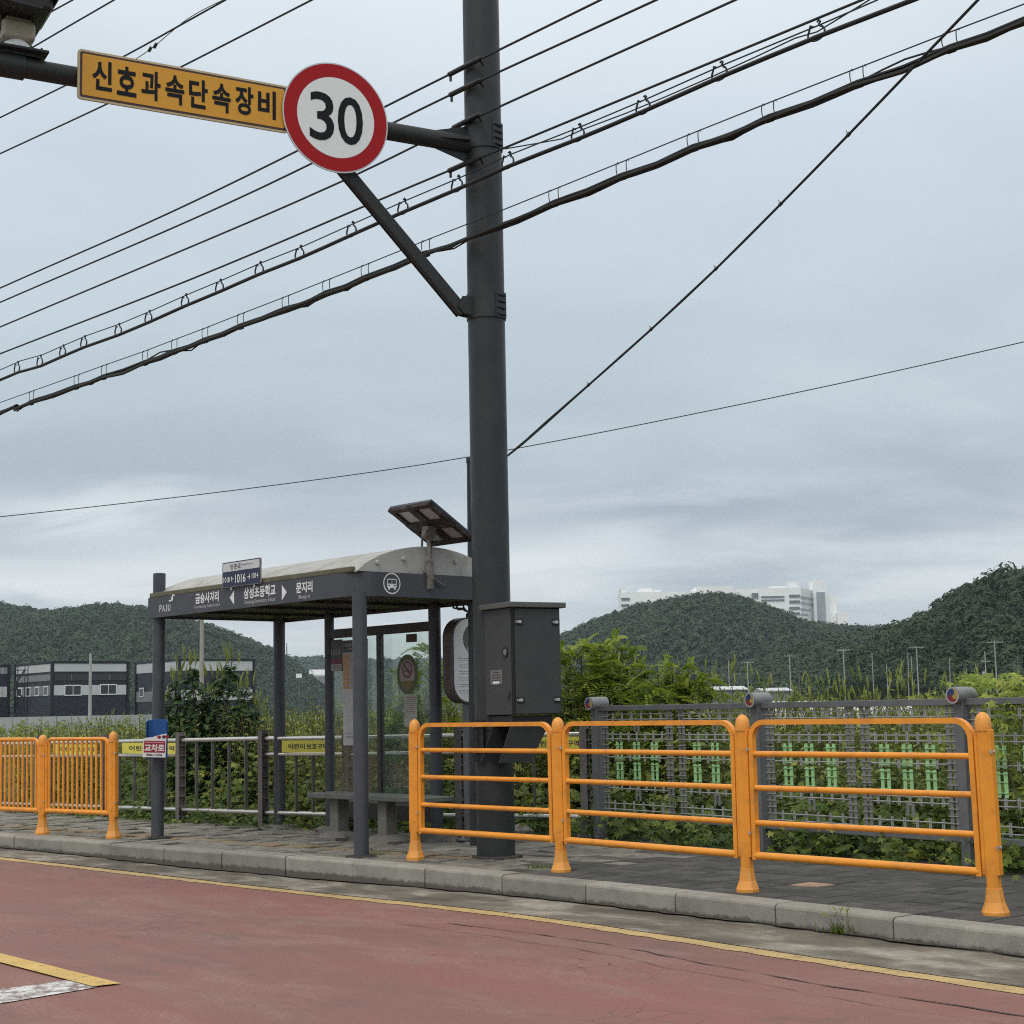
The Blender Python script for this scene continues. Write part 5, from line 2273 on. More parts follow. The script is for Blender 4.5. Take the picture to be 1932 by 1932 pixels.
G1 = 'overhead wires crossing the pole'
offw = PR + .035
singles = [
    ('uppermost of the four sleeved wires crossing the pole', [(0, 543.5), (359, 383.3), (850, 139.5), (1133, 0)], (850, 139.5), (905, 111)),
    ('second highest of the sleeved wires crossing the pole', [(0, 570.5), (430.6, 383.3), (852, 178), (1238, 0)], (852, 178), (905, 152)),
    ('third sleeved wire crossing the pole, just above the bracket arm', [(0, 617), (553, 383.3), (858, 240), (1387, 0)], (858, 240), (902, 217)),
    ('lowest of the sleeved wires, crossing just under the bracket arm', [(0, 667.5), (360, 527), (690, 388), (852, 320), (952, 279), (1300, 135), (1626, 0)], (850, 321), (905, 297)),
]
for k, (lab, pxs, s0, s1) in enumerate(singles):
    o, fpl = cable('overhead_wire', lab, 'wire', pxs, offw, .0115, cable_black, G1)
    mb = MB()
    a, b = fpl(*s0), fpl(*s1)
    d = (b - a).normalized()
    mb.cyl(a - d * .02, b + d * .02, .024, n=10)
    mb.cyl(a, a - UZ * .07, .012, n=6)
    mb.cyl(b, b - UZ * .05 + CABN * -.05, .014, n=6)
    mb.build('sleeve', black_rubber, o, world=True)
# the loose tail that joins the lowest wire to the ring cable
fpl = cable_plane(offw + .01)
tl = [(952, 281), (1010, 271), (1060, 262), (1100, 244), (1180, 214), (1340, 146), (1500, 72), (1643, -2)]
t0_ = fpl(*tl[0])
o = thing('branch_wire', 'thin wire branching off to the right just past the pole', 'wire', t0_.copy())
MB().tube(smooth_path([fpl(x, y) for x, y in tl] + [fpl(*tl[-1]) + ROADDIR * 3 + UZ * .9], .3), .006, 5).build('conductor', wire_grey, o, world=True)

# cable carried in open rings
RINGS = [(32, 694), (75, 682), (118, 663), (158, 646), (223, 623), (280, 599), (349, 568), (414, 541), (489, 508), (565, 478), (663, 434), (760, 391), (862, 348), (958, 304), (1090, 252), (1213, 200), (1357, 136), (1540, 60)]
off_r = PR + .075
thick = [(0, 717)] + [(x + 1, y + 9 + (1 if x > 900 else 0)) for x, y in RINGS] + [(1722, 0)]
rc, fpl = cable('ring_hung_cable', 'thick black cable hanging in a row of open wire rings', 'cable', thick, off_r, .019, cable_black, None, sub=.35, n=8)
mess = [(0, 698)] + [(x + 6, y - 13) for x, y in RINGS] + [(1655, 0)]
mb = MB()
mb.tube(smooth_path([fpl(*mess[0]) - ROADDIR * 10 - UZ * 1.0] + [fpl(x, y) for x, y in mess] + [fpl(*mess[-1]) + ROADDIR * 6 + UZ * 1.6], .6), .0065, 5)
mb.build('messenger', wire_grey, rc, world=True)
rsrc = None
rck = ROOT[rc.name].translation
for (x, y) in RINGS:
    p = fpl(x, y)
    if rsrc is None:
        # drop-shaped ring with a hooked top, about 11 cm tall
        pts_ = []
        for k in range(17):
            a = math.radians(115 + 305 * k / 16)
            pts_.append(ROADDIR * (.074 * math.cos(a)) + UZ * (.054 * math.sin(a) - .012))
        head = [ROADDIR * -.058 + UZ * .030, ROADDIR * -.050 + UZ * .060, ROADDIR * -.022 + UZ * .042]
        tail = [ROADDIR * .044 + UZ * .038, ROADDIR * .026 + UZ * .052, ROADDIR * .040 + UZ * .070, ROADDIR * .028 + UZ * .082, ROADDIR * .010 + UZ * .072]
        mb = MB()
        mb.tube(head[::-1] + pts_[2:] + tail, .0085, 6)
        rsrc = mb.build('ring_hanger', cable_black, rc)
        rsrc.location = p - rck
    else:
        copy_part(rsrc, rc, p - rck)

# the heavy bundle with its double hooks
BND = [(0, 781), (60, 757), (145, 727), (197, 708), (275, 687), (330, 664), (388, 643), (455, 614), (540, 583), (617, 551), (690, 522), (805, 474), (905, 441), (1047, 385), (1175, 334), (1310, 277), (1452, 221), (1620, 158), (1795, 90), (1932, 40)]
off_b = PR + .09
fpb = cable_plane(off_b)
b0_ = fpb(*BND[0])
bc = thing('cable_bundle', 'heavy bundle of black cables slung in double hooks, lowest across the pole', 'cable', b0_.copy())
_c = np.polyfit([p[0] for p in BND], [p[1] for p in BND], 4)
BND = [(x, .8 * float(np.polyval(_c, x)) + .2 * y) for x, y in BND]
hk = [p for p in BND[1:-1]]
brng = np.random.default_rng(3)
base_pts = [fpb(x, y) for x, y in BND]
base_pts = [base_pts[0] - ROADDIR * 9 - UZ * 1.2] + base_pts + [base_pts[-1] + (base_pts[-1] - base_pts[-2]).normalized() * 9]
for c in range(6):
    r = (.019, .017, .014, .012, .009, .008)[c]
    pts_ = []
    for i in range(len(base_pts) - 1):
        p, q = base_pts[i], base_pts[i + 1]
        ofs = ROADN * ((c % 3 - 1) * .018) + UZ * ((c // 3) * .024 - .012 + (c % 3) * .007 * brng.uniform(-1, 1))
        pts_.append(p + ofs)
        m = p.lerp(q, .5)
        sag = -(.003 + .010 * abs(brng.normal())) * (1 if c < 3 else 1.6)
        if c >= 3 and brng.random() < .14:
            sag = -.055
        if c >= 4 and brng.random() < .12:
            sag = .035
        pts_.append(m + ofs + UZ * sag)
    pts_.append(base_pts[-1])
    mb = MB()
    mb.tube(smooth_path(pts_, .18), r, 6)
    mb.build('strand', cable_black if c % 2 else M('strand_brown', (.016, .016, .011), .6) if 'strand_brown' not in MATS else MATS['strand_brown'], bc, world=True)
mb = MB()
mo = [(x, y - (20 + 12 * (x / 1932))) for x, y in BND]
mpts = [fpb(x, y) for x, y in mo]
mb.tube(smooth_path([mpts[0] - ROADDIR * 9 - UZ * 1.1] + mpts + [mpts[-1] + (mpts[-1] - mpts[-2]).normalized() * 9], .8), .0055, 5)
mb.build('messenger', wire_grey, bc, world=True)
hsrc = None
for (x, y) in hk:
    p = fpb(x, y)
    mz = fpb(x, y - (20 + 12 * (x / 1932))).z - p.z
    if hsrc is None:
        mb = MB()
        hh_ = mz
        for sx in (-.055, .055):
            pts_ = [ROADDIR * (sx + .012) + UZ * (hh_ - .012), ROADDIR * (sx + .004) + UZ * (hh_ + .008), ROADDIR * (sx - .012) + UZ * (hh_ - .004), ROADDIR * (sx - .014) + UZ * hh_ * .45, ROADDIR * sx * .9 + UZ * .0, ROADDIR * sx * .4 - UZ * .032]
            mb.tube(smooth_path(pts_, .02), .0042, 5)
        mb.cyl(ROADDIR * -.03 - UZ * .026, ROADDIR * .03 - UZ * .026, .017, n=8)
        hsrc = mb.build('double_hook', cable_black, bc)
        hsrc.location = p - b0_
        hz0 = hh_
    else:
        q = copy_part(hsrc, bc, p - b0_)
        q.scale = (1, 1, mz / hz0)

# wires of the higher line, upper left
G2 = 'wires of the higher line at the upper left'
offu = -1.1
ups = [
    ('short wire passing behind the camera housing', [(-60, 115), (52, 47), (137, 0)], .013),
    ('wire running up from the camera mount toward the top edge', [(-60, 160), (40, 102), (120, 55), (215, 0)], .013),
    ('wire crossing behind the left half of the amber plate', [(-60, 254), (0, 222), (118, 164), (240, 103), (425, 0)], .013),
    ('wire crossing behind the middle of the amber plate', [(-60, 319), (0, 290), (200, 197), (348, 123), (588, 0)], .013),
]
for lab, pxs, r in ups:
    cable('overhead_wire', lab, 'wire', pxs, offu, r, cable_black, G2)
fpu = cable_plane(offu)
tl = [(240, 122), (285, 92), (316, 66), (345, 42), (380, 20), (425, -2)]
o = thing('tie_wire', 'thin tie wire with two small clamps above the amber plate', 'wire', fpu(*tl[0]))
MB().tube(smooth_path([fpu(x, y) for x, y in tl], .2), .006, 5).build('conductor', wire_grey, o, world=True)
for (x, y) in ((283, 93), (293, 86)):
    p = fpu(x, y)
    MB().cyl(p - ROADDIR * .03 - UZ * .02, p + ROADDIR * .03 + UZ * .02, .022, n=8).build('wire_clamp', wire_grey, o, world=True)

# slim post behind the big pole with the service cable it carries across the road
sp = V((xat(890, 15.2), 15.2, 0))
spt = at(888, 868, 15.2)
o = thing('slim_post', 'slim dark post half hidden behind the traffic pole', 'post', sp.copy())
mb = MB()
mb.cyl((0, 0, -.05), (spt.x - sp.x, 0, spt.z), .038, n=14)
mb.lathe([(.044, -.03), (.044, .02), (.001, .035)], (spt.x - sp.x, 0, spt.z), 14)
mb.build('shaft', pole_paint, o)
e1 = at(1845, 0, 8.6)
dpts = [(955, 862, 15.1), (1110, 727, 13.6), (1228, 622, 12.7), (1350, 508, 11.7), (1472, 386, 10.9), (1600, 255, 10.1), (1845, 0, 8.6)]
P_ = [at(888, 884, 15.15)] + [at(*q) for q in dpts]
P_.append(P_[-1] + (P_[-1] - P_[-2]) * 1.5)
o = thing('service_cable', 'double service cable rising steeply to the upper right', 'cable', P_[0].copy())
mb = MB()
mb.tube(smooth_path(P_, .4), .010, 6)
mb.build('conductor', cable_black, o, world=True)
mb = MB()
P2_ = []
for i, p in enumerate(P_):
    P2_.append(p + V((.010, 0, .014)))
    if i < len(P_) - 1:
        P2_.append(p.lerp(P_[i + 1], .5) + V((.018, 0, .022)))
mb.tube(smooth_path(P2_, .3), .006, 5)
mb.build('messenger', wire_grey, o, world=True)
tsrc = None
for p in P_[2:7]:
    if tsrc is None:
        mb = MB()
        mb.cyl(V((-.006, 0, -.006)), V((.012, 0, .014)), .013, n=8)
        mb.cyl(V((0, 0, .005)), V((-.012, 0, .034)), .0025, n=5)
        tsrc = mb.build('cable_tie', cable_black, o)
        tsrc.location = p - P_[0]
    else:
        copy_part(tsrc, o, p - P_[0])
lw = [(-150, 986), (0, 975), (450, 924), (885, 862), (1450, 752), (1932, 645), (2150, 592)]
pts_ = [at(x, y, 34 - x * .003) for x, y in lw]
o = thing('long_span_wire', 'single thin wire sagging across the whole sky', 'wire', pts_[1].copy())
MB().tube(smooth_path(pts_, 1.0), .010, 5).build('conductor', wire_grey, o, world=True)

# ================================================================== FAR BUILDINGS
def pbox(x0, x1, ytop, y, depth, zbase, mb, mi=0):
    a, b = at(x0, ytop, y), at(x1, ytop, y)
    z1 = (a.z + b.z) / 2
    mb.box(((a.x + b.x) / 2, y + depth / 2, (zbase + z1) / 2), (abs(b.x - a.x), depth, z1 - zbase), None, mi)
    return a.x, b.x, z1


def factory(label, px_corner, y, front_px, side_len, ytop, bands, wins, side_wins, fdir=V((.97, .243, 0)), name='factory'):
    """corner nearest the camera; front runs right along fdir, the side runs back-left"""
    fdir = fdir.normalized()
    sdir_ = V((-fdir.y, fdir.x, 0))
    c = at(px_corner, 1337, y)
    c.z = GZ
    k = front_px / F * y / (fdir.x - fdir.y * (px_corner + front_px - 966) / F)
    Lf = k
    h = at(px_corner, ytop, y).z - GZ
    zz = lambda py: at(px_corner, py, y).z - GZ
    t = thing(name, label, 'factory', frame(c, fdir, sdir_, UZ), 'dark factory buildings below the left hill')
    mb = MB()
    mb.box((Lf / 2, side_len / 2, h / 2), (Lf, side_len, h))
    mb.build('wall', factory_dark, t)
    mb = MB()
    for x, yq in ((-.03, -.03), (Lf + .0, -.03), (-.03, side_len)):
        mb.box((x, yq, h / 2), (.28, .28, h + .1))
    mb.box((Lf / 2, -.04, h), (Lf + .2, .2, .25))
    mb.box((-.04, side_len / 2, h), (.2, side_len + .2, .25))
    mb.build('corner_trim', M('factory_trim', (.012, .013, .018), .5) if 'factory_trim' not in MATS else MATS['factory_trim'], t)
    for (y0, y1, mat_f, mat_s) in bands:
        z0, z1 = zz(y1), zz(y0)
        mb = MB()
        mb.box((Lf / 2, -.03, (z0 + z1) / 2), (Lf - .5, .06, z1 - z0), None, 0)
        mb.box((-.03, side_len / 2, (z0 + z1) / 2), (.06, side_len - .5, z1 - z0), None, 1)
        for k_ in range(1, 4):
            mb.box((Lf * k_ / 4, -.065, (z0 + z1) / 2), (.05, .02, z1 - z0), None, 1)
        mb.build('cladding_band', [mat_f, mat_s], t)
    def window(cx, cz, w_, h_, side):
        mb = MB()
        if side:
            T = frame(V((-.06, cx, cz)), V((0, -1, 0)), UZ, V((-1, 0, 0)))
        else:
            T = frame(V((cx, -.06, cz)), V((1, 0, 0)), UZ, V((0, -1, 0)))
        mb.prism(rrect(w_, h_, .02, 1), 0, .06, T, 0)
        wo = mb.build('window', factory_white, t)
        mb = MB()
        n_ = 1 if side else 2
        for q in range(n_):
            pw = (w_ - .18 - .08 * (n_ - 1)) / n_
            mb.prism(rrect(pw, h_ - .24, .01, 1, (q - (n_ - 1) / 2) * (pw + .08), 0), .055, .07, T, 0)
        mb.build('pane', win_dark, wo)
    for (x0, x1, y0, y1) in wins:
        q = lambda px: (px - px_corner) / front_px * Lf
        window((q(x0) + q(x1)) / 2, (zz(y0) + zz(y1)) / 2, q(x1) - q(x0), zz(y0) - zz(y1), False)
    for (fr_, y0, y1) in side_wins:
        window(fr_ * side_len, (zz(y0) + zz(y1)) / 2, 1.3, zz(y0) - zz(y1), True)
    return t


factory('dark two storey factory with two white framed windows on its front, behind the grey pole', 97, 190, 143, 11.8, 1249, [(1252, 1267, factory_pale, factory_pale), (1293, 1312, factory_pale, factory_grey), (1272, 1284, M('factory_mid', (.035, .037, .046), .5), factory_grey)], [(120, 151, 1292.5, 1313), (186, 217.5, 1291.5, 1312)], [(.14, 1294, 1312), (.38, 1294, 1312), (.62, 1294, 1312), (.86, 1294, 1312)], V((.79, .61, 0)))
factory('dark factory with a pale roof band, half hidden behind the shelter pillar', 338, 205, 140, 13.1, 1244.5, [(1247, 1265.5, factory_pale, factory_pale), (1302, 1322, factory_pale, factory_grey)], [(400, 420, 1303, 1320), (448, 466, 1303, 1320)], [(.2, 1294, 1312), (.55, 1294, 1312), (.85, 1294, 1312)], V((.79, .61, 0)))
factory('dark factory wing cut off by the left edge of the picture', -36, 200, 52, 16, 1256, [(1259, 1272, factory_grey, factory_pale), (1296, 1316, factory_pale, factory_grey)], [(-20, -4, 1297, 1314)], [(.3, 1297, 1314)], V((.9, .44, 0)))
# site fence in front of them
mb = MB()
fa, fb = at(-60, 1345, 150), at(330, 1345, 150)
ft_ = thing('site_hoarding', 'low pale sheet hoarding in front of the dark factories', 'hoarding', V((fa.x, 150, GZ)))
for i in range(14):
    x = (fb.x - fa.x) * (i + .5) / 14
    mb.box((x, 0, .85), ((fb.x - fa.x) / 14 - .04, .05, 1.7))
mb.build('sheet', M('hoarding_grey', (.33, .35, .35), .5, 0, .1, .3), ft_)
# outdoor stair tower beside the left wing
st_ = at(36, 1340, 187)
so_ = thing('stair_tower', 'thin black steel stair frame at the end of the left factory wing', 'stair', V((st_.x, 187, GZ)))
mb = MB()
for x in (-.6, .6):
    for y in (0, 1.2):
        mb.box((x, y, 3.9), (.08, .08, 7.8))
for k in range(4):
    mb.box((0, .6, 1.8 * (k + 1)), (1.3, 1.3, .06))
    mb.bar((-.6 if k % 2 else .6, 0, 1.8 * k), (.6 if k % 2 else -.6, 0, 1.8 * (k + 1)), .2, .06, up=V((0, 1, 0)))
mb.build('frame', MATS['factory_trim'], so_)

# the huge white plant behind the middle hill
BY = 1700
oc = thing('office_complex', 'huge white industrial complex rising behind the wooded hill', 'building', V((at(1380, 1150, BY).x, BY, 40)))
bw_m = M('complex_white', (.88, .885, .885), .5, 0, .04, .02)
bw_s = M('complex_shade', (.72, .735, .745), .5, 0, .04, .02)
win_m = M('complex_window', (.13, .145, .16), .3, 0, .1, .05)
for i, (x0, x1, yt, dy, nm) in enumerate(((1172, 1266, 1117, 0, 'wing'), (1172, 1180, 1108, 2, 'stair_tower'), (1264, 1316, 1116, 8, 'wing'), (1314, 1382, 1106, 4, 'wing'), (1381, 1434, 1112, 9, 'wing'), (1433, 1511, 1109, -4, 'wing'), (1534, 1560, 1095, 26, 'lift_tower'), (1556, 1577, 1124, 34, 'wing'), (1580, 1600, 1156, 20, 'tank_house'))):
    mb = MB()
    pbox(x0, x1, yt, BY + dy, 50, 40, mb)
    mb.build(nm, bw_m if i % 3 else bw_m, oc, world=True)
mb = MB()
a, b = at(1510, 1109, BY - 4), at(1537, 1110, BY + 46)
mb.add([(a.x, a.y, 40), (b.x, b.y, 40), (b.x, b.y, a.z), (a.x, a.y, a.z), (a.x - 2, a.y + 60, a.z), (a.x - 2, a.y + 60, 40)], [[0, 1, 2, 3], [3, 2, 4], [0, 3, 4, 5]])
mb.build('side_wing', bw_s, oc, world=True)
for (x0, x1, y0, y1, dy) in ((1172, 1188, 1128, 1132, 0), (1172, 1186, 1140, 1144, 0), (1384, 1398, 1129, 1132, 9), (1384, 1398, 1137, 1139, 9), (1418, 1434, 1119, 1129, 9), (1436, 1480, 1125, 1127, -4), (1436, 1480, 1131.5, 1133, -4), (1436, 1480, 1149, 1151, -4), (1436, 1480, 1156, 1157.5, -4), (1489, 1509, 1122, 1126.5, -4), (1489, 1509, 1133, 1137.5, -4), (1489, 1509, 1145, 1149.5, -4), (1489, 1509, 1155.5, 1160, -4)):
    mb = MB()
    a, b = at(x0, y0, BY + dy - .6), at(x1, y1, BY + dy - .6)
    mb.box(((a.x + b.x) / 2, a.y, (a.z + b.z) / 2), (b.x - a.x, 1.0, a.z - b.z))
    mb.build('window_band', win_m, oc, world=True)
for (y0, y1) in ((1124, 1128), (1135, 1139), (1147, 1151), (1157, 1161), (1168, 1171)):
    mb = MB()
    a, b = at(1511, y0, BY - 4.6), at(1536, y0 + 2, BY + 45)
    hgt = (y1 - y0) / F * BY
    mb.bar((a.x, a.y - .8, a.z - hgt / 2), (b.x, b.y - .8, a.z - hgt / 2), 1.0, hgt)
    mb.build('window_band', M('complex_window_pale', (.30, .33, .36), .3) if 'complex_window_pale' not in MATS else MATS['complex_window_pale'], oc, world=True)
mb = MB()
pbox(1541, 1556, 1117, BY + 23, 4, 40, mb)
mb.build('glazed_strip', MATS['complex_window_pale'], oc, world=True)
for (x0, x1, yt, dy) in ((1205, 1230, 1110, 20), (1226, 1246, 1113, 24), (1452, 1486, 1106, 16), (1488, 1508, 1097, 10)):
    mb = MB()
    pbox(x0, x1, yt, BY + dy, 20, at(x0, 1118, BY).z - 6, mb)
    mb.build('roof_plant', bw_s, oc, world=True)

# low sheds and plastic tunnels on the flat land
def shed(label, x0, x1, y0, y1, y, mat, name='warehouse', roofmat=None):
    a, b = at(x0, y0, y), at(x1, y0, y)
    z1 = (a.z + b.z) / 2
    z0 = GZ
    t = thing(name, label, 'shed' if name == 'warehouse' else 'greenhouse', V(((a.x + b.x) / 2, y, GZ)))
    w_ = b.x - a.x
    h_ = z1 - GZ
    mb = MB()
    if name == 'warehouse':
        mb.box((0, 6, h_ * .43), (w_, 12, h_ * .86))
        mb.build('wall', factory_grey, t)
        mb = MB()
        Tq = frame(V((-w_ / 2 - .3, 6, 0)), V((0, 1, 0)), UZ, V((1, 0, 0)))
        mb.prism([(-6.4, h_ * .84), (6.4, h_ * .84), (6.4, h_ * .88), (0, h_ * 1.0), (-6.4, h_ * .88)], 0, w_ + .6, Tq)
        mb.build('roof', mat, t)
    else:
        Tq = frame(V((-w_ / 2, 3, 0)), V((0, 1, 0)), UZ, V((1, 0, 0)))
        prof_ = [(-3 * math.cos(math.pi * i / 14), h_ * math.sin(math.pi * i / 14) ** .7) for i in range(15)]
        mb.prism(prof_, 0, w_, Tq, 0, True)
        mb.build('cover', mat, t)
        mb = MB()
        for k in range(int(w_ / 1.5) + 1):
            mb.tube([Tq @ V((p[0] * 1.004, p[1] * 1.004, k * w_ / max(1, int(w_ / 1.5)))) for p in prof_], .02, 5)
        mb.build('hoop', wire_steel, t)
    return t


shed('long low shed with a pale roof far beyond the weeds under the shelter', 583, 616, 1263, 1266, 1500, plastic_sheet)
shed('low pale roofed shed between the second fence cap and the locust bush', 1346, 1408, 1294, 1312, 300, plastic_sheet)
shed('low grey roofed shed right of the second fence cap', 1440, 1492, 1297, 1312, 290, factory_pale)
shed('plastic tunnel seen through the middle of the mesh fence', 1440, 1585, 1322, 1362, 52, plastic_sheet, 'greenhouse')
shed('plastic tunnel seen through the mesh fence near its third post', 1600, 1745, 1322, 1362, 46, plastic_sheet, 'greenhouse')

# ================================================================== FAR POLES AND LINES
def far_pole(label, px, ytop, arms=(), y=None, r=.16, mat=None, group=None, name='utility_pole', lean=0.0, extras=None):
    hor = 1337 - ROLL * (px - 966)
    if y is None:
        y = min(318, max(230, 10.4 * F / (hor - ytop)))
    z1 = at(px, ytop, y).z
    b = V((xat(px, y, ytop), y, GZ))
    t = thing(name, label, 'pole', b, group)
    H_ = z1 - GZ
    mb = MB()
    mb.tube([(lean * -1, 0, -.2), (0, 0, H_)], [r * 1.25, r * .8], 10)
    mb.build('shaft', mat or pole_far, t)
    for (dz, w_) in arms:
        mb = MB()
        w_ *= .72
        mb.box((0, -r, H_ - dz), (w_, .10, .10))
        for q in (-.46, -.2, .2, .46):
            mb.cyl((q * w_, -r, H_ - dz + .07), (q * w_, -r, H_ - dz + .28), .05, n=8)
        mb.build('crossarm', mat or pole_far, t)
    if extras == 'transformer':
        mb = MB()
        mb.cyl((-.4, -.3, H_ * .52), (-.4, -.3, H_ * .52 + 1.3), .45, n=14)
        mb.build('transformer', mat or pole_far, t)
    if extras == 'insulators':
        mb = MB()
        for k in range(4):
            mb.box((0, -r, H_ - 1.2 - k * .9), (1.6, .1, .1))
        mb.build('side_arms', mat or pole_far, t)
    return t


GP = 'utility poles along the foot of the right hill'
grey_p = M('dim_pole', (.12, .125, .13), .7)
POLES = [
    ('thin pole rising between the locust bush and the second fence cap, without a crossarm', 1374.3, 1246.6, (), None),
    ('short pole just left of the second fence cap, nearer the bush', 1385, 1271, (), None),
    ('dark short pole just left of the second fence cap', 1397, 1267, (), 'insulators'),
    ('pole with a wide crossarm right above the second fence cap', 1410, 1247.8, ((.3, 3.4),), None),
    ('pole with a crossarm, first one right of the second fence cap', 1489.4, 1235, ((.3, 3.0),), None),
    ('dark lattice-like pole with side arms, second right of the second fence cap', 1506.6, 1238.5, (), 'insulators'),
    ('tall pole with a crossarm above the seed spikes in the middle of the mesh fence', 1590.9, 1224.2, ((.3, 3.2),), None),
    ('bare thin pole midway between the second and third fence caps', 1645, 1231, (), None),
    ('shortest bare pole, left of the group of three poles', 1672.5, 1253, (), None),
    ('leaning pole, leftmost in the group of three before the third fence cap', 1712.7, 1231, (), None),
    ('bare pole in the middle of the group of three before the third fence cap', 1719, 1238, (), None),
    ('tallest pole of the group of three before the third fence cap, with crossarm', 1728.8, 1219, ((.3, 3.6),), None),
    ('thin leaning pole directly above the third fence cap', 1791.5, 1242, (), None),
    ('pole carrying a transformer drum beyond the hop vines', 1857.8, 1229, ((2.0, 2.4),), 'transformer'),
    ('tallest pale pole with a crossarm, just right of the transformer pole', 1876, 1208.7, ((.3, 4.0),), None),
    ('last thin pole, at the right edge of the picture', 1919.6, 1238.6, (), 'insulators'),
]
for lab, px, yt, arms, ex in POLES:
    far_pole(lab, px, yt, arms, None, .11 if arms else .08, grey_p if ex == 'insulators' else None, GP, lean=.25 if 'leaning' in lab else 0.0, extras=ex)
cp_ = far_pole('weathered concrete pole rising behind the tall dark shrub', 381, 1150, (), 72, .105, timber_pole, None, 'concrete_pole')
mb = MB()
b_ = ROOT[cp_.name].translation
hl = at(352, 1161, 72) - b_
mb.tube(smooth_path([V((0, 0, hl.z - .1)), V((-.4, 0, hl.z + .1)), hl], .1), .03, 6)
mb.box(hl + V((-.15, 0, 0)), (.55, .16, .09), None, 0, .02)
mb.build('lamp_arm', M('lamp_grey', (.07, .075, .08), .5), cp_)
far_pole('plain pale grey pole in front of the windowed factory', 171, 1233, (), 95, .10, pole_far, None, 'grey_pole')
wl = thing('service_wire', 'thin wire sloping down to the right from the concrete pole', 'wire', at(385, 1192, 72))
MB().tube(smooth_path([at(385, 1192, 72), at(470, 1222, 80), at(560, 1247, 95), at(650, 1262, 110), at(760, 1268, 130)], 2), .018, 5).build('conductor', cable_black, wl, world=True)
for k, (pts_, lab) in enumerate((([(-60, 1184), (0, 1179), (150, 1166), (300, 1150)], 'highest far wire crossing in front of the left hill'), ([(-60, 1201), (0, 1197), (150, 1185), (300, 1168)], 'middle far wire crossing in front of the left hill'), ([(-60, 1218), (0, 1214), (150, 1200), (300, 1182)], 'lowest far wire crossing in front of the left hill'))):
    P_ = [at(x, y, 150) for x, y in pts_]
    o = thing('distant_wire', lab, 'wire', P_[1], 'far wires in front of the left hill')
    MB().tube(smooth_path(P_, 2), .016, 5).build('conductor', wire_grey, o, world=True)
for k, (pts_, lab) in enumerate((([(1410, 1249), (1489, 1237), (1591, 1226), (1729, 1221), (1876, 1211), (2000, 1207)], 'highest far wire strung along the utility poles'), ([(1374, 1272), (1506, 1266), (1645, 1262), (1791, 1262), (1960, 1254)], 'middle far wire strung along the utility poles'), ([(1374, 1281), (1506, 1277), (1645, 1274), (1791, 1275), (1960, 1268)], 'lowest far wire strung along the utility poles'))):
    P_ = [at(x, y, 285) for x, y in pts_]
    o = thing('distant_wire', lab, 'wire', P_[1], 'far wires along the utility poles')
    MB().tube(smooth_path(P_, 4), .016, 4).build('conductor', grey_p, o, world=True)
m_ = at(541, 1240, 1900)
rm = thing('radio_mast', 'faint lattice radio mast on the far ridge under the shelter roof', 'mast', V((m_.x, 1900, at(541, 1262, 1900).z)))
mb = MB()
hm = at(541, 1213, 1900).z - at(541, 1262, 1900).z
for x, y in ((-1.2, 0), (1.2, 0), (0, 2)):
    mb.tube([(x, y, 0), (x * .1, y * .1, hm)], .25, 4)
for k in range(8):
    q = 1 - k / 8.5
    mb.box((0, .5 * q, hm * k / 8), (2.4 * q, .2, .25))
mb.build('lattice', grey_p, rm)
sb_ = at(564, 1275, 130)
rb = thing('roadside_board', 'tiny white notice board far off under the shelter roof', 'sign', V((sb_.x, 130, GZ)))
MB().box((0, 0, sb_.z - GZ), (.46, .05, .34)).build('board', white_paint, rb)
MB().box((0, .05, (sb_.z - GZ) / 2), (.07, .05, sb_.z - GZ)).build('post', grey_p, rb)

# ================================================================== PLANTS
BROAD = (np.array([(0, 0, 0), (.28, .5, .06), (.68, .40, .02), (1, 0, -.14), (.68, -.40, .02), (.28, -.5, .06), (.45, 0, -.04)]), np.array([(6, 0, 1), (6, 1, 2), (6, 2, 3), (6, 3, 4), (6, 4, 5), (6, 5, 0)]))
LANCE = (np.array([(0, 0, 0), (.38, .5, .05), (1, 0, -.10), (.38, -.5, .05)]), np.array([(0, 2, 1), (0, 3, 2)]))


def unit(a):
    return a / np.maximum(1e-9, np.linalg.norm(a, axis=-1, keepdims=True))


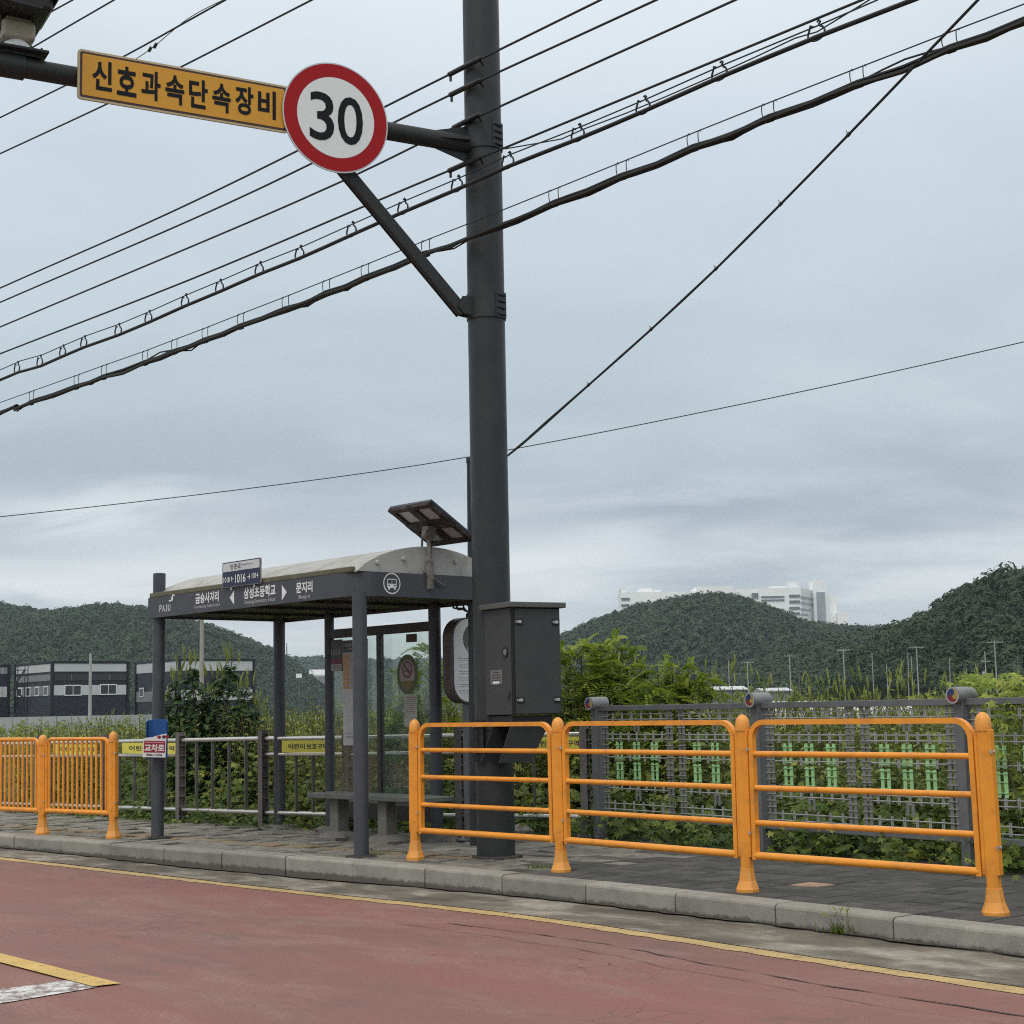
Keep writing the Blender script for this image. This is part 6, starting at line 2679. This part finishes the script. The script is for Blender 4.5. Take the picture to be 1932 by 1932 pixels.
class Veg:
    def __init__(s):
        s.v, s.f, s.t, s.m, s.n = [], [], [], [], 0

    def leaves(s, P, D, N, size, width, tint, tmpl=LANCE, mi=0):
        P, D = np.asarray(P, float), unit(np.asarray(D, float))
        N = unit(np.asarray(N, float) - D * (np.asarray(N, float) * D).sum(-1, keepdims=True))
        Y = np.cross(N, D)
        tv, tf = tmpl
        n, k = len(P), len(tv)
        size = np.broadcast_to(np.asarray(size, float), (n,))[:, None, None]
        width = np.broadcast_to(np.asarray(width, float), (n,))[:, None, None]
        vv = P[:, None] + size * (tv[None, :, 0:1] * D[:, None] + tv[None, :, 1:2] * width * Y[:, None] + tv[None, :, 2:3] * N[:, None])
        s.v.append(vv.reshape(-1, 3))
        s.f.append((tf[None] + (np.arange(n) * k)[:, None, None]).reshape(-1, 3) + s.n)
        s.t.append(np.repeat(np.broadcast_to(np.asarray(tint, float), (n,)), k))
        s.m.append(np.full(n * len(tf), mi))
        s.n += n * k

    def stems(s, A, B, w, tint=.4, mi=0):
        A, B = np.asarray(A, float), np.asarray(B, float)
        n = len(A)
        d = unit(B - A)
        x = unit(np.cross(d, np.array([0.3, 1.0, .05])))
        y = np.cross(d, x)
        w = np.broadcast_to(np.asarray(w, float), (n,))[:, None]
        q = [A + x * w, A - x * w * .5 + y * w * .87, A - x * w * .5 - y * w * .87]
        r = [B + x * w * .5, B - x * w * .25 + y * w * .43, B - x * w * .25 - y * w * .43]
        s.v.append(np.stack(q + r, 1).reshape(-1, 3))
        tf = np.array([(0, 1, 4), (0, 4, 3), (1, 2, 5), (1, 5, 4), (2, 0, 3), (2, 3, 5)])
        s.f.append((tf[None] + (np.arange(n) * 6)[:, None, None]).reshape(-1, 3) + s.n)
        s.t.append(np.full(n * 6, tint))
        s.m.append(np.full(n * 6, mi))
        s.n += n * 6

    def build(s, name, mats, parent=None, origin=None):
        v = np.concatenate(s.v)
        if parent is not None:
            origin = np.array(ROOT[parent.name].translation)
            v = v - origin
            return npmesh(name, v, np.concatenate(s.f), np.concatenate(s.t), mats, parent, np.concatenate(s.m))
        return npmesh(name, v, np.concatenate(s.f), np.concatenate(s.t), mats, None, np.concatenate(s.m), origin=origin)


VR = np.random.default_rng(21)
HPX = [-200, 0, 200, 290, 330, 460, 520, 600, 700, 830, 900, 1060, 1180, 1230, 1300, 1380, 1450, 1560, 1700, 1760, 1860, 2000]
HTOP = [1.34, 1.34, 1.32, 1.36, 1.50, 1.50, 1.42, 1.55, 1.55, 1.52, 1.58, 1.80, 1.74, 1.64, 1.66, 1.60, 1.50, 1.50, 1.44, 1.38, 1.38, 1.45]


def topz(x, y):
    px = 966 + F * x / y
    return np.interp(px, HPX, HTOP)


def creeper(vg, x, y, zb, h, rad, n, ls, t0, mi=0, toward=None):
    """mound of broad leaves"""
    a = VR.uniform(0, 6.283, n)
    rr = rad * np.sqrt(VR.uniform(0, 1, n))
    zz = zb + h * VR.uniform(.05, 1, n) ** .8 * np.sqrt(np.clip(1 - (rr / rad) ** 2 * .75, 0, 1))
    P = np.stack([x + rr * np.cos(a), y + rr * np.sin(a), zz], -1)
    D = np.stack([np.cos(a) + VR.normal(0, .5, n), np.sin(a) + VR.normal(0, .5, n), VR.normal(-.25, .35, n)], -1)
    N = np.stack([VR.normal(0, .45, n), VR.normal(-.35, .45, n), np.ones(n)], -1)
    vg.leaves(P, D, N, ls * VR.uniform(.55, 1.35, n), VR.uniform(.6, .85, n), np.clip(VR.normal(t0, .2, n), 0, 1), BROAD, mi)


def palmate(vg, P0, n, ls, t0, mi=0):
    """hop-like hands of five leaflets at the given points"""
    k = 5
    a = VR.uniform(0, 6.283, n)
    D0 = np.stack([np.cos(a), np.sin(a) - .3, VR.normal(-.2, .25, n)], -1)
    N = unit(np.stack([VR.normal(0, .35, n), VR.normal(-.5, .35, n), np.ones(n)], -1))
    D0 = unit(D0 - N * (D0 * N).sum(-1, keepdims=True))
    Y = np.cross(N, D0)
    S = ls * VR.uniform(.7, 1.3, n)
    tint = np.clip(VR.normal(t0, .2, n), 0, 1)
    for j, an in enumerate((-1.9, -.85, 0, .85, 1.9)):
        D = D0 * math.cos(an) + Y * math.sin(an)
        vg.leaves(P0, D - N * .12, N, S * (1.0 - .16 * abs(j - 2)), .42, tint, LANCE, mi)


def weed(vg, x, y, zb, h, n, ls, wd, t0, spread=.16, stems=3, mi=0, smi=1):
    """upright weed: several stems with leaves along them"""
    for _ in range(stems):
        lean = VR.normal(0, spread, 2) * h
        top = np.array([x + lean[0], y + lean[1], zb + h * VR.uniform(.8, 1.0)])
        base = np.array([x + VR.normal(0, .04), y + VR.normal(0, .04), zb])
        m = max(4, n // stems)
        q = VR.uniform(.12, 1, m) ** .75
        bend = np.array([0, 0, 1]) * 0
        P = base + (top - base) * q[:, None] + VR.normal(0, .012, (m, 3))
        a = VR.uniform(0, 6.283, m)
        up = .05 + .42 * q
        D = np.stack([np.cos(a), np.sin(a), up + VR.normal(0, .3, m)], -1)
        N = np.stack([-np.cos(a) * .6 + VR.normal(0, .3, m), -np.sin(a) * .6 + VR.normal(0, .3, m), np.ones(m)], -1)
        vg.leaves(P, D, N, ls * (1.25 - .6 * q) * VR.uniform(.7, 1.3, m), wd, np.clip(VR.normal(t0, .16, m) + .15 * (q - .5), 0, 1), LANCE, mi)
        vg.stems([base], [top], .0045 + .002 * h, .4, smi)


def spikes(vg, x, y, z0, n, ln, mi, sp=.10):
    """pale seed spikes standing above the leaves"""
    a = VR.uniform(0, 6.283, n)
    lean = VR.uniform(.03, .38, n)
    P = np.stack([x + VR.normal(0, sp, n), y + VR.normal(0, sp, n), z0 - ln * VR.uniform(.2, .7, n)], -1)
    D = np.stack([np.cos(a) * lean, np.sin(a) * lean, np.ones(n)], -1)
    L_ = ln * VR.uniform(.7, 1.35, n)
    ti = np.clip(VR.normal(.5, .25, n), 0, 1)
    N = np.stack([np.cos(a + 1.2), np.sin(a + 1.2), np.zeros(n)], -1)
    N2 = np.stack([np.cos(a + 2.8), np.sin(a + 2.8), np.zeros(n)], -1)
    w_ = .014 / np.maximum(L_, .05)
    vg.leaves(P, D, N, L_, w_ * 1.6, ti, LANCE, mi)
    vg.leaves(P, D, N2, L_, w_ * 1.6, ti, LANCE, mi)


verge = rp[:-1] + [P4] + mp_[1:]
vs_len = [0.0]
for a, b in zip(verge, verge[1:]):
    vs_len.append(vs_len[-1] + (b - a).length)
VX, VY = [p.x for p in verge], [p.y for p in verge]


def verge_pt(s, off):
    x, y = np.interp(s, vs_len, VX), np.interp(s, vs_len, VY)
    x2, y2 = np.interp(s + .4, vs_len, VX), np.interp(s + .4, vs_len, VY)
    x1, y1 = np.interp(s - .4, vs_len, VX), np.interp(s - .4, vs_len, VY)
    dx, dy = x2 - x1, y2 - y1
    l = math.hypot(dx, dy) + 1e-9
    return x - dy / l * off, y + dx / l * off


TOT = vs_len[-1]
# bank of leafy weeds close behind the railing and the mesh fence
vg = Veg()
for _ in range(560):
    s = VR.uniform(0, TOT)
    off = .22 + 1.5 * VR.random() ** 1.3
    x, y = verge_pt(s, off)
    px = 966 + F * x / y
    h = (topz(x, y) + .3) * VR.uniform(.30, .78) * min(1, .42 + off * .55)
    if VR.random() < .62:
        creeper(vg, x, y, -.30, h, VR.uniform(.20, .38), int(34 + 40 * h), VR.uniform(.06, .12), (.36 if px < 560 else .47) + VR.normal(0, .1))
    else:
        k = int(40 + 34 * h)
        P0_ = np.stack([x + VR.normal(0, .22, k), y + VR.normal(0, .16, k), -.30 + h * VR.uniform(.1, 1.05, k)], -1)
        palmate(vg, P0_, k, VR.uniform(.04, .09), .46 + VR.normal(0, .12))
# low skirt of leaves spilling under the rails on to the paving edge
for _ in range(230):
    s = VR.uniform(vs_len[3] * .2, TOT)
    x, y = verge_pt(s, VR.uniform(-.10, .22))
    px = 966 + F * x / y
    if 800 < px < 1010:
        continue
    if px > 1040 and VR.random() < .8:
        k = 16
        P0_ = np.stack([x + VR.normal(0, .14, k), y + VR.normal(0, .08, k), -.05 + .30 * VR.uniform(0, 1, k) ** 1.3], -1)
        palmate(vg, P0_, k, VR.uniform(.04, .085), .40 + VR.normal(0, .12))
    else:
        creeper(vg, x, y, -.08, VR.uniform(.12, .30), .16, 18, .06, .32)
vg.build('verge_weeds', [leaf_weed, stem_mat], origin=np.array([0, 17, 0.0]))
tag(bpy.data.objects['verge_weeds'], kind='stuff')

# the overgrown field behind
vg = Veg()
for i in range(3000):
    q = VR.random()
    if q < .5:
        s = VR.uniform(0, TOT)
        off = VR.uniform(1.2, 6.5)
        x, y = verge_pt(s, off)
    else:
        y = 18 + 60 * VR.random() ** 1.6
        x = y * VR.uniform(-.40, .40)
        # keep to the far side of the verge
        d2 = (np.array(VX) - x) ** 2 + (np.array(VY) - y) ** 2
        yv = np.interp(x, VX, VY)
        if y < yv + 1.5:
            continue
    far = max(0.0, (y - 22) / 50)
    t = topz(x, y)
    t = t + (1.31 - t) * min(1, max(0, (y - 21) / 12))
    px = 966 + F * x / y
    h = (t + .3) * VR.uniform(.78, 1.03)
    sc = 1 + 1.6 * far
    kind = VR.random()
    tone = .70 + .14 * math.sin(x * .55 + y * .21) + VR.normal(0, .07)
    if kind < .62:
        weed(vg, x, y, -.3, h, int(84 / (1 + far)), .105 * sc, .34, tone, .15 * (1 + far), 3 if far < .3 else 2)
    elif kind < .86:
        creeper(vg, x, y, -.3, h * .88, .42 * sc, int(76 / (1 + far * .6)), .080 * sc, tone - .06)
    else:
        weed(vg, x, y, -.3, h, int(46 / (1 + far)), .11 * sc, .26, tone, .12, 3)
    if VR.random() < (.30 if px > 1180 else .05) and y < 34:
        spikes(vg, x, y, -.3 + h + .04, int(VR.integers(2, 6)), .17, 2, .15)
# fresh green growth standing close behind the fences
for _ in range(520):
    s = VR.uniform(0, TOT)
    x, y = verge_pt(s, VR.uniform(.7, 3.4))
    px = 966 + F * x / y
    h = (topz(x, y) + .3) * VR.uniform(.62, .98)
    tone = .76 + VR.normal(0, .10)
    if VR.random() < .7:
        weed(vg, x, y, -.3, h, 72, VR.uniform(.07, .115), .36, tone, .16, 4)
    else:
        creeper(vg, x, y, -.3, h * .9, .34, 60, VR.uniform(.05, .085), tone - .08)
vg.build('field_weeds', [leaf_weed, stem_mat, spike_mat], origin=np.array([0, 25, 0.0]))
tag(bpy.data.objects['field_weeds'], kind='stuff')


def shrub(label, name, px, y, spires, mats, style, zb=-.3, group=None, cat='shrub'):
    b = V((xat(px, y), y, zb))
    t = thing(name, label, cat, b, group)
    vst, vlf = Veg(), Veg()
    for (dx, ytop, wid, nl) in spires:
        tp = at(px + dx, ytop, y)
        h = tp.z - zb
        base = np.array([b.x + (tp.x - b.x) * .35, y + VR.normal(0, .08), zb])
        top = np.array([tp.x, y + VR.normal(0, .08), tp.z])
        vst.stems([base], [top], .014, .4)
        if style == 'broad':
            q = VR.uniform(.08, 1, nl)
            prof = wid * (np.sin(np.clip(q * 1.05, 0, 1) * math.pi) ** .6 * .9 + .12) * (1 - .55 * q ** 3)
            a = VR.uniform(0, 6.283, nl)
            rr = prof * np.sqrt(VR.uniform(.1, 1, nl))
            P = base + (top - base) * q[:, None] + np.stack([rr * np.cos(a), rr * np.sin(a) * .8, VR.normal(0, .03, nl)], -1)
            D = np.stack([np.cos(a), np.sin(a) - .35, VR.normal(-.35, .35, nl)], -1)
            N = np.stack([np.cos(a) * .5 + VR.normal(0, .3, nl), np.sin(a) * .5 - .4 + VR.normal(0, .3, nl), np.ones(nl)], -1)
            vlf.leaves(P, D, N, VR.uniform(.09, .17, nl) * (1.15 - .5 * q), VR.uniform(.52, .72, nl), np.clip(VR.normal(.42, .2, nl), 0, 1), BROAD)
            k = nl // 10
            sel = VR.choice(nl, k)
            vst.stems(base + (top - base) * (q[sel] * .85)[:, None], P[sel], .004, .3)
            spikes(vlf, tp.x, top[1], tp.z + .10, 9, .22, 1, .07)
        else:
            nl = int(nl * 1.35)
            # feathery compound leaves: a midrib with pairs of small oval leaflets
            nr = nl
            q = VR.uniform(.18, 1, nr)
            a = VR.uniform(0, 6.283, nr)
            br = base + (top - base) * q[:, None]
            ln = wid * VR.uniform(.55, 1.25, nr) * (1.15 - .45 * q)
            D = unit(np.stack([np.cos(a), np.sin(a) * .8, VR.uniform(.05, .8, nr)], -1))
            tipb = br + D * ln[:, None]
            vst.stems(br, tipb, .0045, .4)
            for j in range(nr):
                nf = 7
                for _ in range(nf):
                    f = VR.uniform(.25, 1.0)
                    p = br[j] + (tipb[j] - br[j]) * f
                    rd = unit(D[j] + VR.normal(0, .65, 3) + np.array([0, 0, -.15]))
                    rl_ = VR.uniform(.14, .24)
                    side = unit(np.cross(rd, np.array([0, 0, 1.0]) + VR.normal(0, .3, 3)))
                    nn = np.cross(side, rd)
                    m = 7
                    tt = np.linspace(.15, 1, m)
                    drop = np.array([0, 0, -1.0]) * (tt[:, None] ** 2) * rl_ * .35
                    pp = p + rd * rl_ * tt[:, None] + drop
                    tn = float(np.clip(VR.normal(.55, .2), 0, 1))
                    for sg in (-1, 1):
                        vlf.leaves(pp, np.tile(side * sg + rd * .35, (m, 1)), np.tile(nn, (m, 1)) + VR.normal(0, .15, (m, 3)), .052, .60, tn, LANCE)
    vst.build('stem', [stem_dark], t)
    vlf.build('foliage', mats, t)
    return t


shrub('tall dark broad leaved shrub with twin spires behind the left railing', 'broadleaf_shrub', 390, 20.6, [(-62, 1288, .42, 420), (-26, 1262, .46, 560), (14, 1282, .48, 460), (44, 1248, .40, 560), (76, 1300, .40, 340), (-84, 1325, .34, 260), (-10, 1320, .5, 420), (100, 1340, .36, 240)], [leaf_dark, spike_mat], 'broad')
shrub('tall feathery bright green bush right beside the control cabinet', 'locust_bush', 1120, 18.0, [(-52, 1262, .42, 26), (-24, 1228, .42, 34), (14, 1214, .36, 30), (44, 1222, .34, 28), (64, 1262, .36, 22), (-8, 1290, .5, 26), (40, 1300, .46, 24)], [leaf_bright, spike_mat], 'feather')
shrub('lower feathery bush between the first and second fence caps', 'locust_bush', 1262, 17.2, [(-60, 1288, .36, 20), (-22, 1262, .38, 26), (8, 1252, .34, 26), (46, 1282, .36, 22), (84, 1290, .32, 18), (0, 1310, .42, 20)], [leaf_bright, spike_mat], 'feather')
shrub('thin airy bush seen through the shelter glass', 'airy_bush', 800, 18.6, [(-52, 1262, .30, 12), (-14, 1240, .28, 12), (22, 1236, .30, 14), (58, 1272, .30, 14), (4, 1300, .4, 16)], [leaf_bright, spike_mat], 'feather')
# hop vines climbing the right end of the mesh fence
for px, y, ytop, lab in ((1848, 12.8, 1272, 'bright hop vine heaped beside the third fence cap'), (1945, 11.9, 1268, 'hop vine at the right edge of the picture')):
    b = V((xat(px, y), y, -.3))
    t = thing('hop_vine', lab, 'vine', b)
    v1, v2 = Veg(), Veg()
    tp = at(px, ytop, y).z
    k = 230
    P0_ = np.stack([b.x + VR.normal(0, .17, k), y + VR.normal(0, .14, k), tp - (tp + .3) * np.abs(VR.normal(0, .28, k))], -1)
    P0_ = P0_[P0_[:, 2] > -.25]
    palmate(v1, P0_, len(P0_), .085, .66)
    n_ = 14
    A_ = np.stack([b.x + VR.normal(0, .1, n_), np.full(n_, y), np.full(n_, -.3)], -1)
    v2.stems(A_, A_ + np.stack([VR.normal(0, .14, n_), VR.normal(0, .1, n_), (tp + .3) * VR.uniform(.6, .95, n_)], -1), .004, .4)
    v1.build('foliage', [leaf_bright], t)
    v2.build('stem', [stem_mat], t)


def tuft(label, p, h, n, spike_n, name='grass_tuft', w_=.06, group=None):
    t = thing(name, label, 'grass tuft', p, group)
    v1 = Veg()
    a = VR.uniform(0, 6.283, n)
    P = np.stack([p.x + VR.normal(0, w_, n), p.y + VR.normal(0, w_ * .6, n), np.full(n, p.z)], -1)
    D = np.stack([np.cos(a) * .5, np.sin(a) * .5, VR.uniform(.5, 1.4, n)], -1)
    v1.leaves(P, D, np.stack([np.cos(a), np.sin(a), np.full(n, .2)], -1), h * VR.uniform(.35, .8, n), .10, VR.uniform(.35, .9, n), LANCE, 0)
    if spike_n:
        m = spike_n
        a = VR.uniform(0, 6.283, m)
        A_ = np.stack([p.x + VR.normal(0, w_ * .6, m), p.y + VR.normal(0, w_ * .4, m), np.full(m, p.z)], -1)
        B_ = A_ + np.stack([np.cos(a) * .10, np.sin(a) * .06, h * VR.uniform(.85, 1.25, m)], -1)
        v1.stems(A_, B_, .0016, .5, 0)
        v1.leaves(B_ - (B_ - A_) * .03, unit(B_ - A_) + VR.normal(0, .15, (m, 3)), VR.normal(0, 1, (m, 3)), .05, .22, .6, LANCE, 1)
    v1.build('blades', [leaf_weed, spike_mat], t)


tp_ = g(1592, 1762, RZ + .02)
tuft('seeding grass tuft growing from the gutter against the kerb', tp_ + V((.02, -.03, 0)), .12, 220, 16, w_=.055)
for (px, py, lab) in ((700, 1614, 'small weeds round the foot of the front shelter pillar'), (1016, 1640, 'tiny weeds in the paving just right of the pole foot')):
    tuft(lab, g(px, py, .0), .07, 60, 0, w_=.07)
# pale stone near the pole
sp_ = g(985, 1572)
o = thing('stone', 'small pale stone on the paving behind the pole', 'stone', sp_)
mb = MB()
mb.lathe([(.001, -.02), (.09, -.01), (.115, .03), (.085, .075), (.03, .095), (.001, .097)], n=12)
for i, p in enumerate(mb.v):
    k = 1 + .18 * math.sin(i * 1.7) + .12 * math.sin(i * .63)
    mb.v[i] = V((p.x * k, p.y * k * .7, p.z * (1 + .1 * math.sin(i))))
mb.build('rock', M('pale_stone', (.40, .36, .33), .85, 0, .25, 18, .3, 50), o)

# ================================================================== THE AIR
hz_m = bpy.data.materials.new('haze_air')
hz_m.use_nodes = True
t = hz_m.node_tree
t.nodes.clear()
out = NN(t, 'ShaderNodeOutputMaterial')
pv_ = NN(t, 'ShaderNodeVolumePrincipled')
pv_.inputs['Color'].default_value = (.74, .87, 1.0, 1)
pv_.inputs['Density'].default_value = .0001
pv_.inputs['Anisotropy'].default_value = .0
t.links.new(pv_.outputs[0], out.inputs['Volume'])
mb = MB()
mb.box((0, 1400, 89), (3600, 3000, 181))
hzo = mb.build('haze', hz_m, origin=V((0, 1400, -1.3)))
tag(hzo, kind='stuff')
bpy.context.view_layer.update()
